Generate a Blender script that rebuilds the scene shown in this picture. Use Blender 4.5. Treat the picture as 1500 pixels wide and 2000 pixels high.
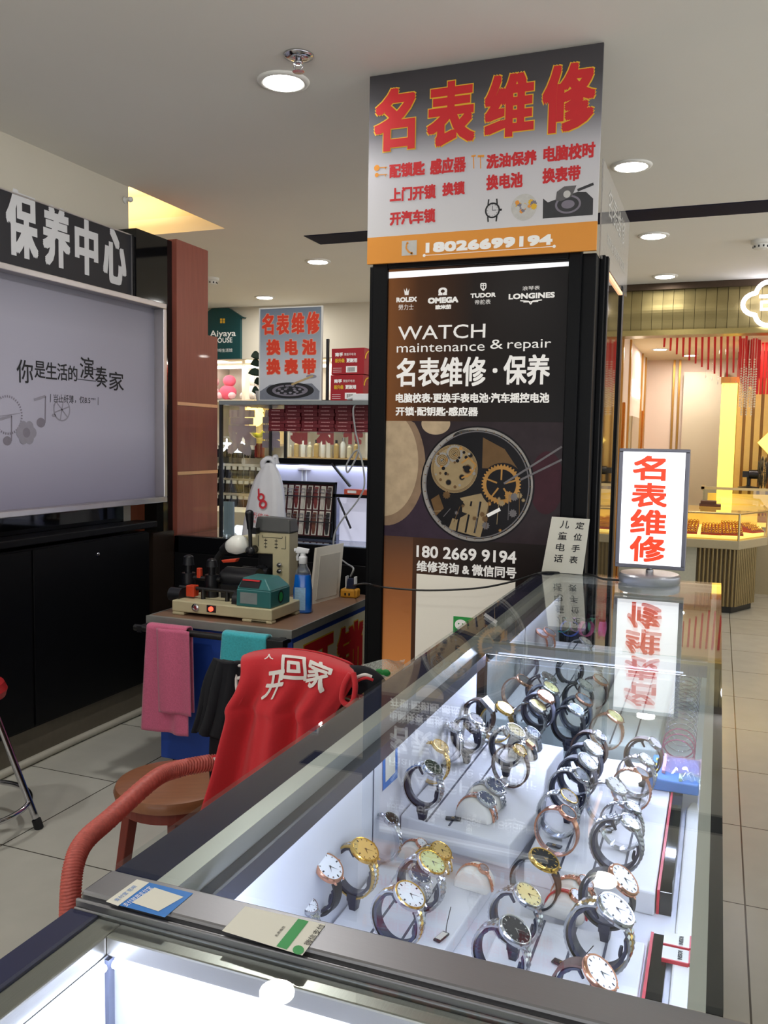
import bpy, bmesh, math, random
from mathutils import Vector, Matrix
random.seed(7)
PI = math.pi
S = bpy.context.scene
COL = S.collection
for o in list(bpy.data.objects):
    bpy.data.objects.remove(o)

# ------------------------------------------------------------------ camera
F, CX, CY, H = 1680.0, 750.0, 1000.0, 1.45
yaw, pit, rol = 0.3705, 0.08375, -0.01731
fwd = Vector((-math.sin(yaw)*math.cos(pit), math.cos(yaw)*math.cos(pit), -math.sin(pit)))
r0 = Vector((math.cos(yaw), math.sin(yaw), 0)); d0 = fwd.cross(r0)
RT = math.cos(rol)*r0 + math.sin(rol)*d0
DN = -math.sin(rol)*r0 + math.cos(rol)*d0
cd = bpy.data.cameras.new('camera'); cam = bpy.data.objects.new('camera', cd); COL.objects.link(cam)
cam.matrix_world = Matrix(((RT.x, -DN.x, -fwd.x, 0), (RT.y, -DN.y, -fwd.y, 0), (RT.z, -DN.z, -fwd.z, H), (0, 0, 0, 1)))
cd.sensor_fit = 'AUTO'; cd.sensor_width = 36; cd.lens = F/2000*36; cd.clip_start = .02
S.camera = cam

# ------------------------------------------------------------------ world, exposure
S.view_settings.view_transform = 'Standard'; S.view_settings.look = 'None'
S.view_settings.gamma = 1; S.view_settings.use_curve_mapping = False
S.view_settings.exposure = 0.0
w = bpy.data.worlds.new('hall'); S.world = w; w.use_nodes = True
wt = w.node_tree; wc = wt.nodes.new('ShaderNodeTexCoord'); ws = wt.nodes.new('ShaderNodeSeparateXYZ'); wr = wt.nodes.new('ShaderNodeValToRGB'); wm = wt.nodes.new('ShaderNodeMapRange')
wt.links.new(wc.outputs['Generated'], ws.inputs[0]); wm.inputs[1].default_value = -.12; wm.inputs[2].default_value = .12
wt.links.new(ws.outputs['Z'], wm.inputs[0]); wt.links.new(wm.outputs[0], wr.inputs[0]); wt.links.new(wr.outputs[0], wt.nodes['Background'].inputs[0])
wr.color_ramp.elements[0].color = (.94, .95, .95, 1); wr.color_ramp.elements[1].color = (.16, .16, .16, 1)   # glow from below, added to light the ceiling; dimmer above
w.node_tree.nodes['Background'].inputs[1].default_value = 2.8
S.cycles.max_bounces = 9; S.cycles.diffuse_bounces = 4; S.cycles.glossy_bounces = 4
S.cycles.transmission_bounces = 4; S.cycles.transparent_max_bounces = 14
S.cycles.caustics_reflective = False; S.cycles.caustics_refractive = False
S.cycles.sample_clamp_indirect = 4.0
S.cycles.use_denoising = True

CEIL = 2.75
def area(name, loc, size, power, col=(1, .96, .88), rot=(0, 0, 0), sy=None, shape='RECTANGLE', spread=None):
    l = bpy.data.lights.new(name, 'AREA'); l.energy = power; l.color = col; l.size = size
    l.shape = shape
    if sy is not None: l.size_y = sy
    elif shape == 'RECTANGLE': l.shape = 'SQUARE'
    if spread: l.spread = spread
    o = bpy.data.objects.new(name, l); COL.objects.link(o); o.location = loc; o.rotation_euler = rot
    return o
# downlights of the hall ceiling: those in view and the ones of the same grid behind the camera
DOWN = [(-1.55, 2.90), (-.45, 4.28), (-.45, 5.72), (-.46, 7.10), (-2.82, 5.83), (-4.0, 7.15)]
DOWN_OUT = [(.9, 2.9), (.9, 4.6), (.9, 6.3), (-.45, -.6), (.9, -.6), (-1.55, -.9), (2.3, 1.2), (2.3, 4.4), (-2.75, 1.0)]
for x, y in DOWN: area('downlight_lamp', (x, y, CEIL-.016), .13, 13 if x < -1 else 2.6, (1, .985, .95), shape='DISK')
for x, y in DOWN_OUT: area('downlight_lamp', (x, y, CEIL-.016), .13, 13 if x < -1 else 1, (1, .985, .95), shape='DISK')
# led strips under the top frames of the watch cases
LED = (.66, .73, 1.0)
area('led_strip_lamp', (-.4775, 1.30, .9495), .013, .26, LED, (0, math.radians(-12), 0), sy=1.05)
area('led_strip_lamp', (-.255, 1.858, .9735), .42, 3.0, LED, (math.radians(-30), 0, 0), sy=.014)
area('led_strip_lamp', (-.25, .712, .970), .42, 2.3, LED, (math.radians(25), 0, 0), sy=.014)
area('led_strip_lamp', (.0005, 1.30, .9705), .007, 1.6, LED, (0, math.radians(12), 0), sy=1.05)  # strip added under the front trim to brighten the trays
area('led_strip_lamp', (-.4775, 2.42, .9495), .013, .75, LED, (0, math.radians(-12), 0), sy=.98)
area('led_strip_lamp', (.05, .606, .962), 1.0, 4, LED, (math.radians(8), 0, 0), sy=.012)
area('led_strip_lamp', (-.503, .20, .962), .012, .9, LED, (0, math.radians(-20), 0), sy=.75)
# lamps of the jewellery shop and of the household shop
for x, y in ((-.62, 9.3), (-.35, 10.0), (.22, 8.9), (1.3, 8.6), (1.2, 9.6)): area('jewellery_shop_lamp', (x, y, 2.408), .11, 8, (1, .92, .82), shape='DISK')
area('jewellery_shop_lamp', (.25, 8.15, 1.12), .9, 3, (1, .72, .30), sy=.5)
area('household_shop_lamp', (-4.9, 8.4, 2.28), 2.6, 42, (1, .95, .86), sy=.5)
area('cove_lamp', (-3.9, 4.3, 2.80), 1.2, 16, (1, .72, .34), (PI, 0, 0), sy=.7)
area('back_counter_lamp', (-2.0, 4.32, 1.30), .9, 2.0, LED, sy=.08)

# ------------------------------------------------------------------ pixel rays to places in the hall
def ray(px, py): return RT*((px-CX)/F) + DN*((py-CY)/F) + fwd
def onx(px, py, X): v = ray(px, py); return Vector((0, 0, H)) + v*(X/v.x)
def ony(px, py, Y): v = ray(px, py); return Vector((0, 0, H)) + v*(Y/v.y)
def onz(px, py, Z): v = ray(px, py); return Vector((0, 0, H)) + v*((Z-H)/v.z)

# ------------------------------------------------------------------ materials
def s2l(c): return tuple((x/12.92 if x <= .04045 else ((x+.055)/1.055)**2.4) for x in c)
def rgb(r, g, b): return s2l((r/255, g/255, b/255))
class NT:
    def __init__(s, name):
        s.m = bpy.data.materials.new(name); s.m.use_nodes = True; s.t = s.m.node_tree
        s.b = s.t.nodes['Principled BSDF']; s.o = s.t.nodes['Material Output']
    def n(s, typ, **k):
        x = s.t.nodes.new(typ)
        for a, v in k.items():
            if a.startswith('i_'):
                x.inputs[int(a[2:])].default_value = v
            else: setattr(x, a, v)
        return x
    def l(s, a, b): s.t.links.new(a, b)
    def math(s, op, a, b=None, c=None):
        x = s.n('ShaderNodeMath', operation=op)
        for i, v in enumerate((a, b, c)):
            if v is None: continue
            if isinstance(v, (int, float)): x.inputs[i].default_value = v
            else: s.l(v, x.inputs[i])
        return x.outputs[0]
def mixcol(t, fac, a, b):
    x = t.n('ShaderNodeMix', data_type='RGBA')
    for i, v in ((0, fac), (6, a), (7, b)):
        if isinstance(v, (int, float)): x.inputs[i].default_value = v
        elif isinstance(v, tuple): x.inputs[i].default_value = (*v[:3], 1)
        else: t.l(v, x.inputs[i])
    return x.outputs[2]
MATS = {}
def P(name, col, rough=.5, metal=0, var=.10, scale=40, emit=None, es=0, coat=0, alpha=1, spec=.5, stretch=None, bump=0, sheen=0, trans=0):
    if name in MATS: return MATS[name]
    t = NT(name); b = t.b
    tc = t.n('ShaderNodeTexCoord'); src = tc.outputs['Object']
    if stretch:
        mp = t.n('ShaderNodeMapping'); mp.inputs['Scale'].default_value = stretch; t.l(src, mp.inputs[0]); src = mp.outputs[0]
    nz = t.n('ShaderNodeTexNoise'); nz.inputs['Scale'].default_value = scale; nz.inputs['Detail'].default_value = 3
    t.l(src, nz.inputs['Vector'])
    dk = tuple(c*(1-var) for c in col); lt = tuple(min(1, c*(1+var)) for c in col)
    t.l(mixcol(t, nz.outputs['Fac'], dk, lt), b.inputs['Base Color'])
    b.inputs['Roughness'].default_value = rough; b.inputs['Metallic'].default_value = metal
    b.inputs['Specular IOR Level'].default_value = spec
    if coat: b.inputs['Coat Weight'].default_value = coat; b.inputs['Coat Roughness'].default_value = .04
    if emit: b.inputs['Emission Color'].default_value = (*emit, 1); b.inputs['Emission Strength'].default_value = es
    if alpha < 1: b.inputs['Alpha'].default_value = alpha
    if sheen: b.inputs['Sheen Weight'].default_value = sheen
    if trans: b.inputs['Transmission Weight'].default_value = trans
    if bump:
        bp = t.n('ShaderNodeBump'); bp.inputs['Strength'].default_value = bump; bp.inputs['Distance'].default_value = .002
        t.l(nz.outputs['Fac'], bp.inputs['Height']); t.l(bp.outputs[0], b.inputs['Normal'])
    MATS[name] = t.m; return t.m
def GLASS(name, tint=(.93, .97, .96), base=.04, rough=.0, body=0.0, bodycol=(1, 1, 1)):
    """clear pane: Schlick mirror over what is seen straight through"""
    t = NT(name); t.t.nodes.remove(t.b)
    g = t.n('ShaderNodeNewGeometry')
    dt = t.n('ShaderNodeVectorMath', operation='DOT_PRODUCT'); t.l(g.outputs['Incoming'], dt.inputs[0]); t.l(g.outputs['Normal'], dt.inputs[1])
    c = t.math('ABSOLUTE', dt.outputs['Value'])
    k = t.math('POWER', t.math('SUBTRACT', 1.0, c), 5.0)
    fr = t.math('ADD', t.math('MULTIPLY', k, 1-base), base)
    tr = t.n('ShaderNodeBsdfTransparent'); tr.inputs[0].default_value = (*tint, 1)
    gl = t.n('ShaderNodeBsdfGlossy'); gl.inputs['Roughness'].default_value = rough; gl.inputs[0].default_value = (1, 1, 1, 1)
    src = tr.outputs[0]
    if body:
        nz = t.n('ShaderNodeTexNoise'); nz.inputs['Scale'].default_value = 30
        df = t.n('ShaderNodeBsdfDiffuse'); df.inputs[0].default_value = (*bodycol, 1)
        mb = t.n('ShaderNodeMixShader'); t.l(t.math('MULTIPLY', nz.outputs['Fac'], body*2), mb.inputs[0]); t.l(src, mb.inputs[1]); t.l(df.outputs[0], mb.inputs[2]); src = mb.outputs[0]
    mx = t.n('ShaderNodeMixShader'); t.l(fr, mx.inputs[0]); t.l(src, mx.inputs[1]); t.l(gl.outputs[0], mx.inputs[2])
    t.l(mx.outputs[0], t.o.inputs[0]); return t.m
def RAMP(name, axis, stops, rough=.4, emit=0, coat=0, lo=0, hi=1, spec=.5):
    """colour run along one object axis between lo and hi"""
    t = NT(name); tc = t.n('ShaderNodeTexCoord'); sp = t.n('ShaderNodeSeparateXYZ'); t.l(tc.outputs['Object'], sp.inputs[0])
    f = t.n('ShaderNodeMapRange'); f.inputs[1].default_value = lo; f.inputs[2].default_value = hi; t.l(sp.outputs['XYZ'.index(axis)], f.inputs[0])
    cr = t.n('ShaderNodeValToRGB'); e = cr.color_ramp.elements
    while len(e) < len(stops): e.new(.5)
    for i, (p, c) in enumerate(stops): e[i].position = p; e[i].color = (*c, 1)
    t.l(f.outputs[0], cr.inputs[0]); t.l(cr.outputs[0], t.b.inputs['Base Color'])
    t.b.inputs['Roughness'].default_value = rough; t.b.inputs['Specular IOR Level'].default_value = spec
    if emit: t.l(cr.outputs[0], t.b.inputs['Emission Color']); t.b.inputs['Emission Strength'].default_value = emit
    if coat: t.b.inputs['Coat Weight'].default_value = coat; t.b.inputs['Coat Roughness'].default_value = .03
    return t.m

M = {}
M['ceiling'] = P('ceiling_paint', rgb(230, 227, 220), .9, var=.02, scale=3)
M['wall'] = P('wall_paint', rgb(205, 198, 182), .85, var=.03, scale=4)
M['hallwall'] = P('hall_wall_paint', rgb(150, 140, 122), .85, var=.03, scale=4)
M['navy'] = P('navy_paint', rgb(12, 18, 44), .7, var=.08, scale=6, spec=.1)
M['black'] = P('black_lacquer', rgb(9, 9, 12), .28, var=.2, scale=9, spec=.35)
M['blackcab'] = P('black_cabinet_lacquer', rgb(8, 8, 11), .45, var=.2, scale=9, spec=.25)
M['blackgloss'] = P('black_glass', rgb(10, 10, 12), .05, var=.2, scale=5)
M['blackframe'] = P('black_aluminium', rgb(7, 8, 12), .4, var=.15, scale=14, spec=.14)
M['blackplastic'] = P('black_plastic', rgb(18, 19, 24), .38, var=.15, scale=60)
M['darkrod'] = P('dark_steel_rod', rgb(60, 60, 60), .4, .8, var=.2)
M['chrome'] = P('chrome', rgb(205, 205, 210), .12, 1, var=.05)
M['steel'] = P('brushed_steel', rgb(146, 146, 150), .40, 1, var=.07, scale=20, stretch=(2, 140, 140))
M['steely'] = P('brushed_steel_edge', rgb(178, 174, 166), .3, 1, var=.15, scale=30, stretch=(60, 2, 60))
M['pale'] = P('anodised_pale_trim', rgb(198, 198, 192), .35, .6, var=.04, scale=12)
M['silverframe'] = P('satin_silver_frame', rgb(205, 200, 200), .3, .9, var=.06, scale=20)
M['whitepanel'] = P('white_laminate', rgb(232, 232, 240), .5, var=.02, scale=8)
M['whitetray'] = P('white_velvet_tray', rgb(236, 235, 240), .6, var=.03, scale=70)
M['trayside'] = P('grey_tray_side', rgb(205, 206, 216), .5, var=.03, scale=40)
M['groove'] = P('tray_groove', rgb(84, 86, 100), .7, var=.05)
M['cream'] = P('cream_cushion', rgb(238, 232, 224), .75, var=.04, scale=90, sheen=.2)
M['white'] = P('white_plastic', rgb(235, 236, 238), .35, var=.03)
M['offwhite'] = P('white_paint', rgb(228, 226, 220), .6, var=.03)
M['creammetal'] = P('cream_enamel', rgb(196, 186, 150), .4, var=.08, scale=18)
M['greycap'] = P('dark_grey_enamel', rgb(70, 71, 70), .45, var=.12, scale=22)
M['teal'] = P('teal_enamel', rgb(48, 112, 112), .35, var=.10, scale=16)
M['tealsign'] = P('dark_teal_sign', rgb(14, 66, 70), .45, var=.05)
M['orange'] = P('orange_red_paint', rgb(205, 66, 36), .4, var=.1)
M['blue'] = P('blue_board', rgb(28, 68, 160), .5, var=.10, scale=14)
M['bluefluid'] = P('blue_cleaning_fluid', rgb(20, 105, 205), .12, var=.05, coat=.6)
M['clearplastic'] = GLASS('clear_bottle_plastic', (.9, .94, .97), .06, .05, .1, (.8, .85, .9))
M['yellowplastic'] = P('yellow_plastic', rgb(214, 150, 40), .4, var=.05)
M['pink'] = P('pink_towel_cloth', rgb(206, 100, 134), .95, var=.22, scale=180, bump=.6, sheen=.3)
M['tealcloth'] = P('turquoise_plush_cloth', rgb(62, 178, 190), .95, var=.25, scale=140, bump=.8, sheen=.4)
M['red'] = P('red_jersey_cloth', rgb(208, 42, 52), .85, var=.07, scale=260, sheen=.15)
M['jerseyprint'] = P('white_jersey_print', rgb(238, 232, 228), .7, var=.04)
M['navycloth'] = P('navy_jacket_cloth', rgb(8, 10, 20), .9, var=.2, scale=200)
M['stool'] = P('brown_stool_wood', rgb(138, 88, 58), .38, var=.25, scale=9, stretch=(1, 9, 1), coat=.3)
M['stoolleg'] = P('red_brown_leg_wood', rgb(120, 46, 36), .4, var=.2, scale=10, stretch=(6, 6, 1))
M['wicker'] = P('red_brown_wicker', rgb(196, 96, 86), .5, var=.35, scale=150)
M['redvinyl'] = P('red_vinyl', rgb(160, 28, 32), .35, var=.1)
M['wood'] = P('red_brown_wood_panel', rgb(150, 82, 68), .38, var=.22, scale=7, stretch=(14, 14, .9), coat=.15)
M['brass'] = P('brass_strip', rgb(240, 200, 168), .3, .8, var=.06)
M['cartonred'] = P('red_carton', rgb(168, 26, 38), .5, var=.08, scale=20)
M['cartondark'] = P('dark_red_carton', rgb(108, 18, 30), .55, var=.10, scale=30)
M['signred'] = P('red_letter_print', rgb(200, 30, 36), .5, var=.04)
M['signredorange'] = P('orange_red_letter_print', rgb(224, 62, 30), .5, var=.04)
M['signyellow'] = P('yellow_outline_print', rgb(226, 178, 44), .5, var=.04)
M['signorange'] = P('orange_band_print', rgb(228, 148, 48), .45, var=.03, scale=5)
M['print_white'] = P('white_print', rgb(238, 236, 232), .5, var=.02, emit=(1, 1, 1), es=.10)
M['paper'] = P('white_paper', rgb(232, 230, 218), .8, var=.03, scale=12)
M['ink'] = P('black_ink', rgb(26, 26, 30), .7, var=.1)
M['inkgrey'] = P('grey_ink', rgb(124, 118, 130), .7, var=.1)
M['inkpale'] = P('pale_grey_ink', rgb(142, 138, 150), .7, var=.1)
M['green'] = P('green_print', rgb(30, 150, 70), .5, var=.06)
M['alipay'] = P('blue_print', rgb(34, 122, 208), .45, var=.04)
M['bulbglass'] = P('frosted_white_bulb', rgb(236, 236, 226), .3, var=.02, emit=(1, 1, .93), es=.08)
M['lampred'] = P('lit_red_button', rgb(230, 40, 30), .3, emit=(1, .08, .04), es=2.5)
M['bag'] = P('white_carrier_bag_film', rgb(226, 226, 230), .4, var=.05, scale=20, coat=.2)
M['greenbag'] = P('green_patterned_film', rgb(150, 180, 140), .4, var=.25, scale=60)
M['glass'] = GLASS('clear_glass')
M['glasstop'] = GLASS('counter_glass_top', (.95, .98, .98), .028)
M['glassedge'] = P('green_glass_edge', rgb(60, 96, 90), .2, var=.1)
M['acrylic'] = GLASS('grey_acrylic_sheet', (.86, .85, .83), .05, .05, .5, (.62, .6, .58))
M['clearring'] = GLASS('clear_acetate', (.94, .95, .98), .08, .05, .07, (.8, .83, .95))
M['downlit'] = P('lit_downlight', (1, 1, 1), .5, emit=(1, .98, .94), es=30, var=0)
M['ledlit'] = P('lit_led_tube', (1, 1, 1), .5, emit=LED, es=9, var=0)
M['tanwood'] = P('light_wood_board', rgb(206, 172, 122), .5, var=.1, scale=8, stretch=(1, 9, 9))
M['edgegrey'] = P('grey_metal_edge', rgb(150, 150, 146), .4, .3, var=.08)
M['rubber'] = P('black_rubber', rgb(22, 22, 24), .7)
M['cablegrey'] = P('pale_grey_cable', rgb(168, 170, 170), .45)
M['cableblack'] = P('black_cable', rgb(14, 14, 16), .45)
# ------------------------------------------------------------------ shape helpers
def sgn(x): return 1 if x >= 0 else -1
class MB:
    def __init__(s): s.v = []; s.f = []; s.m = []; s.T = Matrix.Identity(4); s.mats = []
    def mi(s, m):
        if m is None: return 0
        if m not in s.mats: s.mats.append(m)
        return s.mats.index(m)
    def add(s, vs, fs, m=None):
        k = len(s.v); i = s.mi(m)
        s.v += [tuple(s.T @ Vector(p)) for p in vs]
        s.f += [tuple(k+j for j in f) for f in fs]; s.m += [i]*len(fs)
    def box(s, x0, x1, y0, y1, z0, z1, m=None):
        if x0 > x1: x0, x1 = x1, x0
        if y0 > y1: y0, y1 = y1, y0
        if z0 > z1: z0, z1 = z1, z0
        s.add([(x0, y0, z0), (x1, y0, z0), (x1, y1, z0), (x0, y1, z0), (x0, y0, z1), (x1, y0, z1), (x1, y1, z1), (x0, y1, z1)],
              [(0, 3, 2, 1), (4, 5, 6, 7), (0, 1, 5, 4), (1, 2, 6, 5), (2, 3, 7, 6), (3, 0, 4, 7)], m)
    def hexa(s, b, t, m=None):          # four base points, four top points, both counter-clockwise from above
        s.add(list(b)+list(t), [(0, 3, 2, 1), (4, 5, 6, 7), (0, 1, 5, 4), (1, 2, 6, 5), (2, 3, 7, 6), (3, 0, 4, 7)], m)
    def prism(s, poly, O, U, V, N, h, m=None):   # polygon in U,V extruded by h along N
        O, U, V, N = map(Vector, (O, U, V, N)); n = len(poly)
        a = [O+U*p[0]+V*p[1] for p in poly]; b = [p+N*h for p in a]
        if U.cross(V).dot(N)*h < 0:
            a, b = b, a
        s.add(a+b, [tuple(range(n-1, -1, -1)), tuple(range(n, 2*n))]+[(i, (i+1) % n, n+(i+1) % n, n+i) for i in range(n)], m)
    def poly(s, pts, m=None): s.add(pts, [tuple(range(len(pts)))], m)
    def lathe(s, prof, c=(0, 0, 0), n=24, ax='Z', m=None):   # prof: (radius, height) rows
        vs = []; fs = []
        for r, h in prof:
            for i in range(n):
                a = 2*PI*i/n; p = (r*math.cos(a), r*math.sin(a), h)
                p = p if ax == 'Z' else ((p[2], p[0], p[1]) if ax == 'X' else (p[1], p[2], p[0]))
                vs.append((c[0]+p[0], c[1]+p[1], c[2]+p[2]))
        k = len(prof)
        for j in range(k-1):
            for i in range(n): fs.append((j*n+i, j*n+(i+1) % n, (j+1)*n+(i+1) % n, (j+1)*n+i))
        if prof[0][0] > 1e-6: fs.append(tuple(range(n-1, -1, -1)))
        if prof[-1][0] > 1e-6: fs.append(tuple(range((k-1)*n, k*n)))
        s.add(vs, fs, m)
    def cyl(s, a, b, r, n=16, m=None, r2=None): s.tube([a, b], r, n, m, r2=r2)
    def tube(s, pts, r, n=10, m=None, closed=False, r2=None, rf=None):
        pts = [Vector(p) for p in pts]; k = len(pts); vs = []; fs = []; up = None
        for i, p in enumerate(pts):
            if closed: t = pts[(i+1) % k]-pts[i-1]
            else: t = pts[min(i+1, k-1)]-pts[max(i-1, 0)]
            t.normalize()
            if up is None:
                up = Vector((0, 0, 1)) if abs(t.z) < .9 else Vector((1, 0, 0))
            u = (up - t*up.dot(t)).normalized(); v = t.cross(u); up = u
            for j in range(n):
                a = 2*PI*j/n
                rr = rf(i/(k-1), a) if rf else (r + ((r2-r)*i/(k-1) if r2 is not None else 0))
                vs.append(p + (u*math.cos(a)+v*math.sin(a))*rr)
        q = k if closed else k-1
        for i in range(q):
            for j in range(n):
                i2 = (i+1) % k
                fs.append((i*n+j, i*n+(j+1) % n, i2*n+(j+1) % n, i2*n+j))
        if not closed: fs += [tuple(range(n-1, -1, -1)), tuple(range((k-1)*n, k*n))]
        s.add(vs, fs, m)
    def ball(s, c, rx, ry=None, rz=None, n=16, m=None):
        ry = rx if ry is None else ry; rz = rx if rz is None else rz
        vs = []; fs = []; k = n//2
        for j in range(1, k):
            th = PI*j/k
            for i in range(n):
                a = 2*PI*i/n; vs.append((c[0]+rx*math.sin(th)*math.cos(a), c[1]+ry*math.sin(th)*math.sin(a), c[2]-rz*math.cos(th)))
        b = len(vs); vs += [(c[0], c[1], c[2]-rz), (c[0], c[1], c[2]+rz)]
        for j in range(k-2):
            for i in range(n): fs.append((j*n+i, j*n+(i+1) % n, (j+1)*n+(i+1) % n, (j+1)*n+i))
        for i in range(n):
            fs.append((b, (i+1) % n, i)); fs.append((b+1, (k-2)*n+i, (k-2)*n+(i+1) % n))
        s.add(vs, fs, m)
    def grid(s, fn, nu, nv, m=None, wrap=False):   # fn(u,v) -> point, u,v in 0..1
        vs = [fn(i/nu, j/nv) for j in range(nv+1) for i in range(nu+1)]
        fs = [(j*(nu+1)+i, j*(nu+1)+i+1, (j+1)*(nu+1)+i+1, (j+1)*(nu+1)+i) for j in range(nv) for i in range(nu)]
        s.add(vs, fs, m)
    def text(s, body, O, U, V, x0, x1, y0, y1, m=None, bold=0, eps=.0008):
        """flat lettering fitted to the rectangle x0..x1, y0..y1 of the frame O,U,V"""
        vs, fs, bb = glyphs(body); O, U, V = Vector(O), Vector(U), Vector(V); N = U.cross(V).normalized()*eps
        sx = (x1-x0-2*bold)/max(bb[1]-bb[0], 1e-6); sy = (y1-y0-2*bold)/max(bb[3]-bb[2], 1e-6)
        offs = [(0, 0)] if not bold else [(bold*x, bold*y) for x, y in ((1, 0), (1, 1), (0, 1), (-1, 1), (-1, 0), (-1, -1), (0, -1), (1, -1))]
        for k, (dx, dy) in enumerate(offs):
            s.add([O + U*(x0+bold+dx+(p[0]-bb[0])*sx) + V*(y0+bold+dy+(p[1]-bb[2])*sy) + N*(1+.02*k) for p in vs], fs, m)
    def build(s, name, mat=None, parent=None, smooth=False, bevel=0, solid=0, sub=0, loc=None):
        me = bpy.data.meshes.new(name); me.from_pydata(s.v, [], s.f)
        ms = s.mats if s.mats else [mat]
        for m in ms: me.materials.append(m if m is not None else mat)
        if len(ms) > 1: me.polygons.foreach_set('material_index', s.m)
        if smooth: me.shade_smooth() if smooth is True else me.shade_smooth()
        me.update()
        o = bpy.data.objects.new(name, me); COL.objects.link(o)
        if parent is not None: o.parent = parent
        if loc is not None: o.location = loc
        if solid:
            q = o.modifiers.new('solid', 'SOLIDIFY'); q.thickness = solid; q.offset = 0
        if bevel:
            q = o.modifiers.new('bevel', 'BEVEL'); q.width = bevel; q.segments = 2; q.limit_method = 'ANGLE'; q.angle_limit = math.radians(40)
        if sub:
            q = o.modifiers.new('sub', 'SUBSURF'); q.levels = sub; q.render_levels = sub
        if smooth == 'auto':
            me.shade_smooth()
            q = o.modifiers.new('sharp', 'EDGE_SPLIT'); q.split_angle = math.radians(38)
        return o
_fc = bpy.data.curves.new('lettering_source', 'FONT'); _fo = bpy.data.objects.new('lettering_source', _fc); COL.objects.link(_fo)
_fc.resolution_u = 3
_gc = {}
def glyphs(body):
    if body not in _gc:
        _fc.body = body; _fo.update_tag(); bpy.context.view_layer.update()
        me = bpy.data.meshes.new_from_object(_fo.evaluated_get(bpy.context.evaluated_depsgraph_get()))
        vs = [tuple(v.co) for v in me.vertices]; fs = [tuple(p.vertices) for p in me.polygons]
        xs = [v[0] for v in vs]; ys = [v[1] for v in vs]
        _gc[body] = (vs, fs, (min(xs), max(xs), min(ys), max(ys))); bpy.data.meshes.remove(me)
    return _gc[body]
def fineglyphs(body, step=.05):
    vs, fs, bb = glyphs(body); bm = bmesh.new(); q = [bm.verts.new(v) for v in vs]
    for f in fs:
        try: bm.faces.new([q[i] for i in f])
        except ValueError: pass
    for ax, lo, hi in ((0, bb[0], bb[1]), (1, bb[2], bb[3])):
        n = int((hi-lo)/step)+1
        for k in range(1, n):
            c = lo+(hi-lo)*k/n; co = (c, 0, 0) if ax == 0 else (0, c, 0); no = (1, 0, 0) if ax == 0 else (0, 1, 0)
            bmesh.ops.bisect_plane(bm, geom=bm.verts[:]+bm.edges[:]+bm.faces[:], plane_co=co, plane_no=no)
    bm.verts.index_update(); out = ([tuple(v.co) for v in bm.verts], [tuple(v.index for v in f.verts) for f in bm.faces], bb); bm.free(); return out
def tag(o, label=None, cat=None, group=None, kind=None):
    if label: o['label'] = label
    if cat: o['category'] = cat
    if group: o['group'] = group
    if kind: o['kind'] = kind
    return o
def thing(name, label, cat, loc=(0, 0, 0), rz=0, group=None):
    o = bpy.data.objects.new(name, None); COL.objects.link(o); o.location = loc; o.rotation_euler = (0, 0, rz)
    o.empty_display_size = .05
    return tag(o, label, cat, group)
def struct(mb, name, mat, **k): return tag(mb.build(name, mat, **k), kind='structure')
def boxobj(name, mat, x0, x1, y0, y1, z0, z1, parent=None, **k):
    b = MB(); b.box(x0, x1, y0, y1, z0, z1); return b.build(name, mat, parent, **k)
def rect(c, hw, hh): return [(c[0]-hw, c[1]-hh), (c[0]+hw, c[1]-hh), (c[0]+hw, c[1]+hh), (c[0]-hw, c[1]+hh)]
def circ(cx, cy, r, n=28, r2=None): return [(cx+r*math.cos(2*PI*i/n), cy+(r2 or r)*math.sin(2*PI*i/n)) for i in range(n)]
def gear(cx, cy, r, teeth, d):
    out = []
    for i in range(teeth*4):
        a = 2*PI*i/(teeth*4); rr = r if i % 4 in (0, 1) else r-d
        out.append((cx+rr*math.cos(a), cy+rr*math.sin(a)))
    return out
def smoothpath(pts, k=8):
    pts = [Vector(p) for p in pts]; out = []
    for i in range(len(pts)-1):
        p0, p1, p2, p3 = pts[max(i-1, 0)], pts[i], pts[i+1], pts[min(i+2, len(pts)-1)]
        for j in range(k):
            t = j/k
            out.append(.5*((2*p1)+(p2-p0)*t+(2*p0-5*p1+4*p2-p3)*t*t+(3*p1-p0-3*p2+p3)*t**3))
    out.append(pts[-1]); return out
UX, UZ, UY = Vector((1, 0, 0)), Vector((0, 0, 1)), Vector((0, 1, 0))
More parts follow.
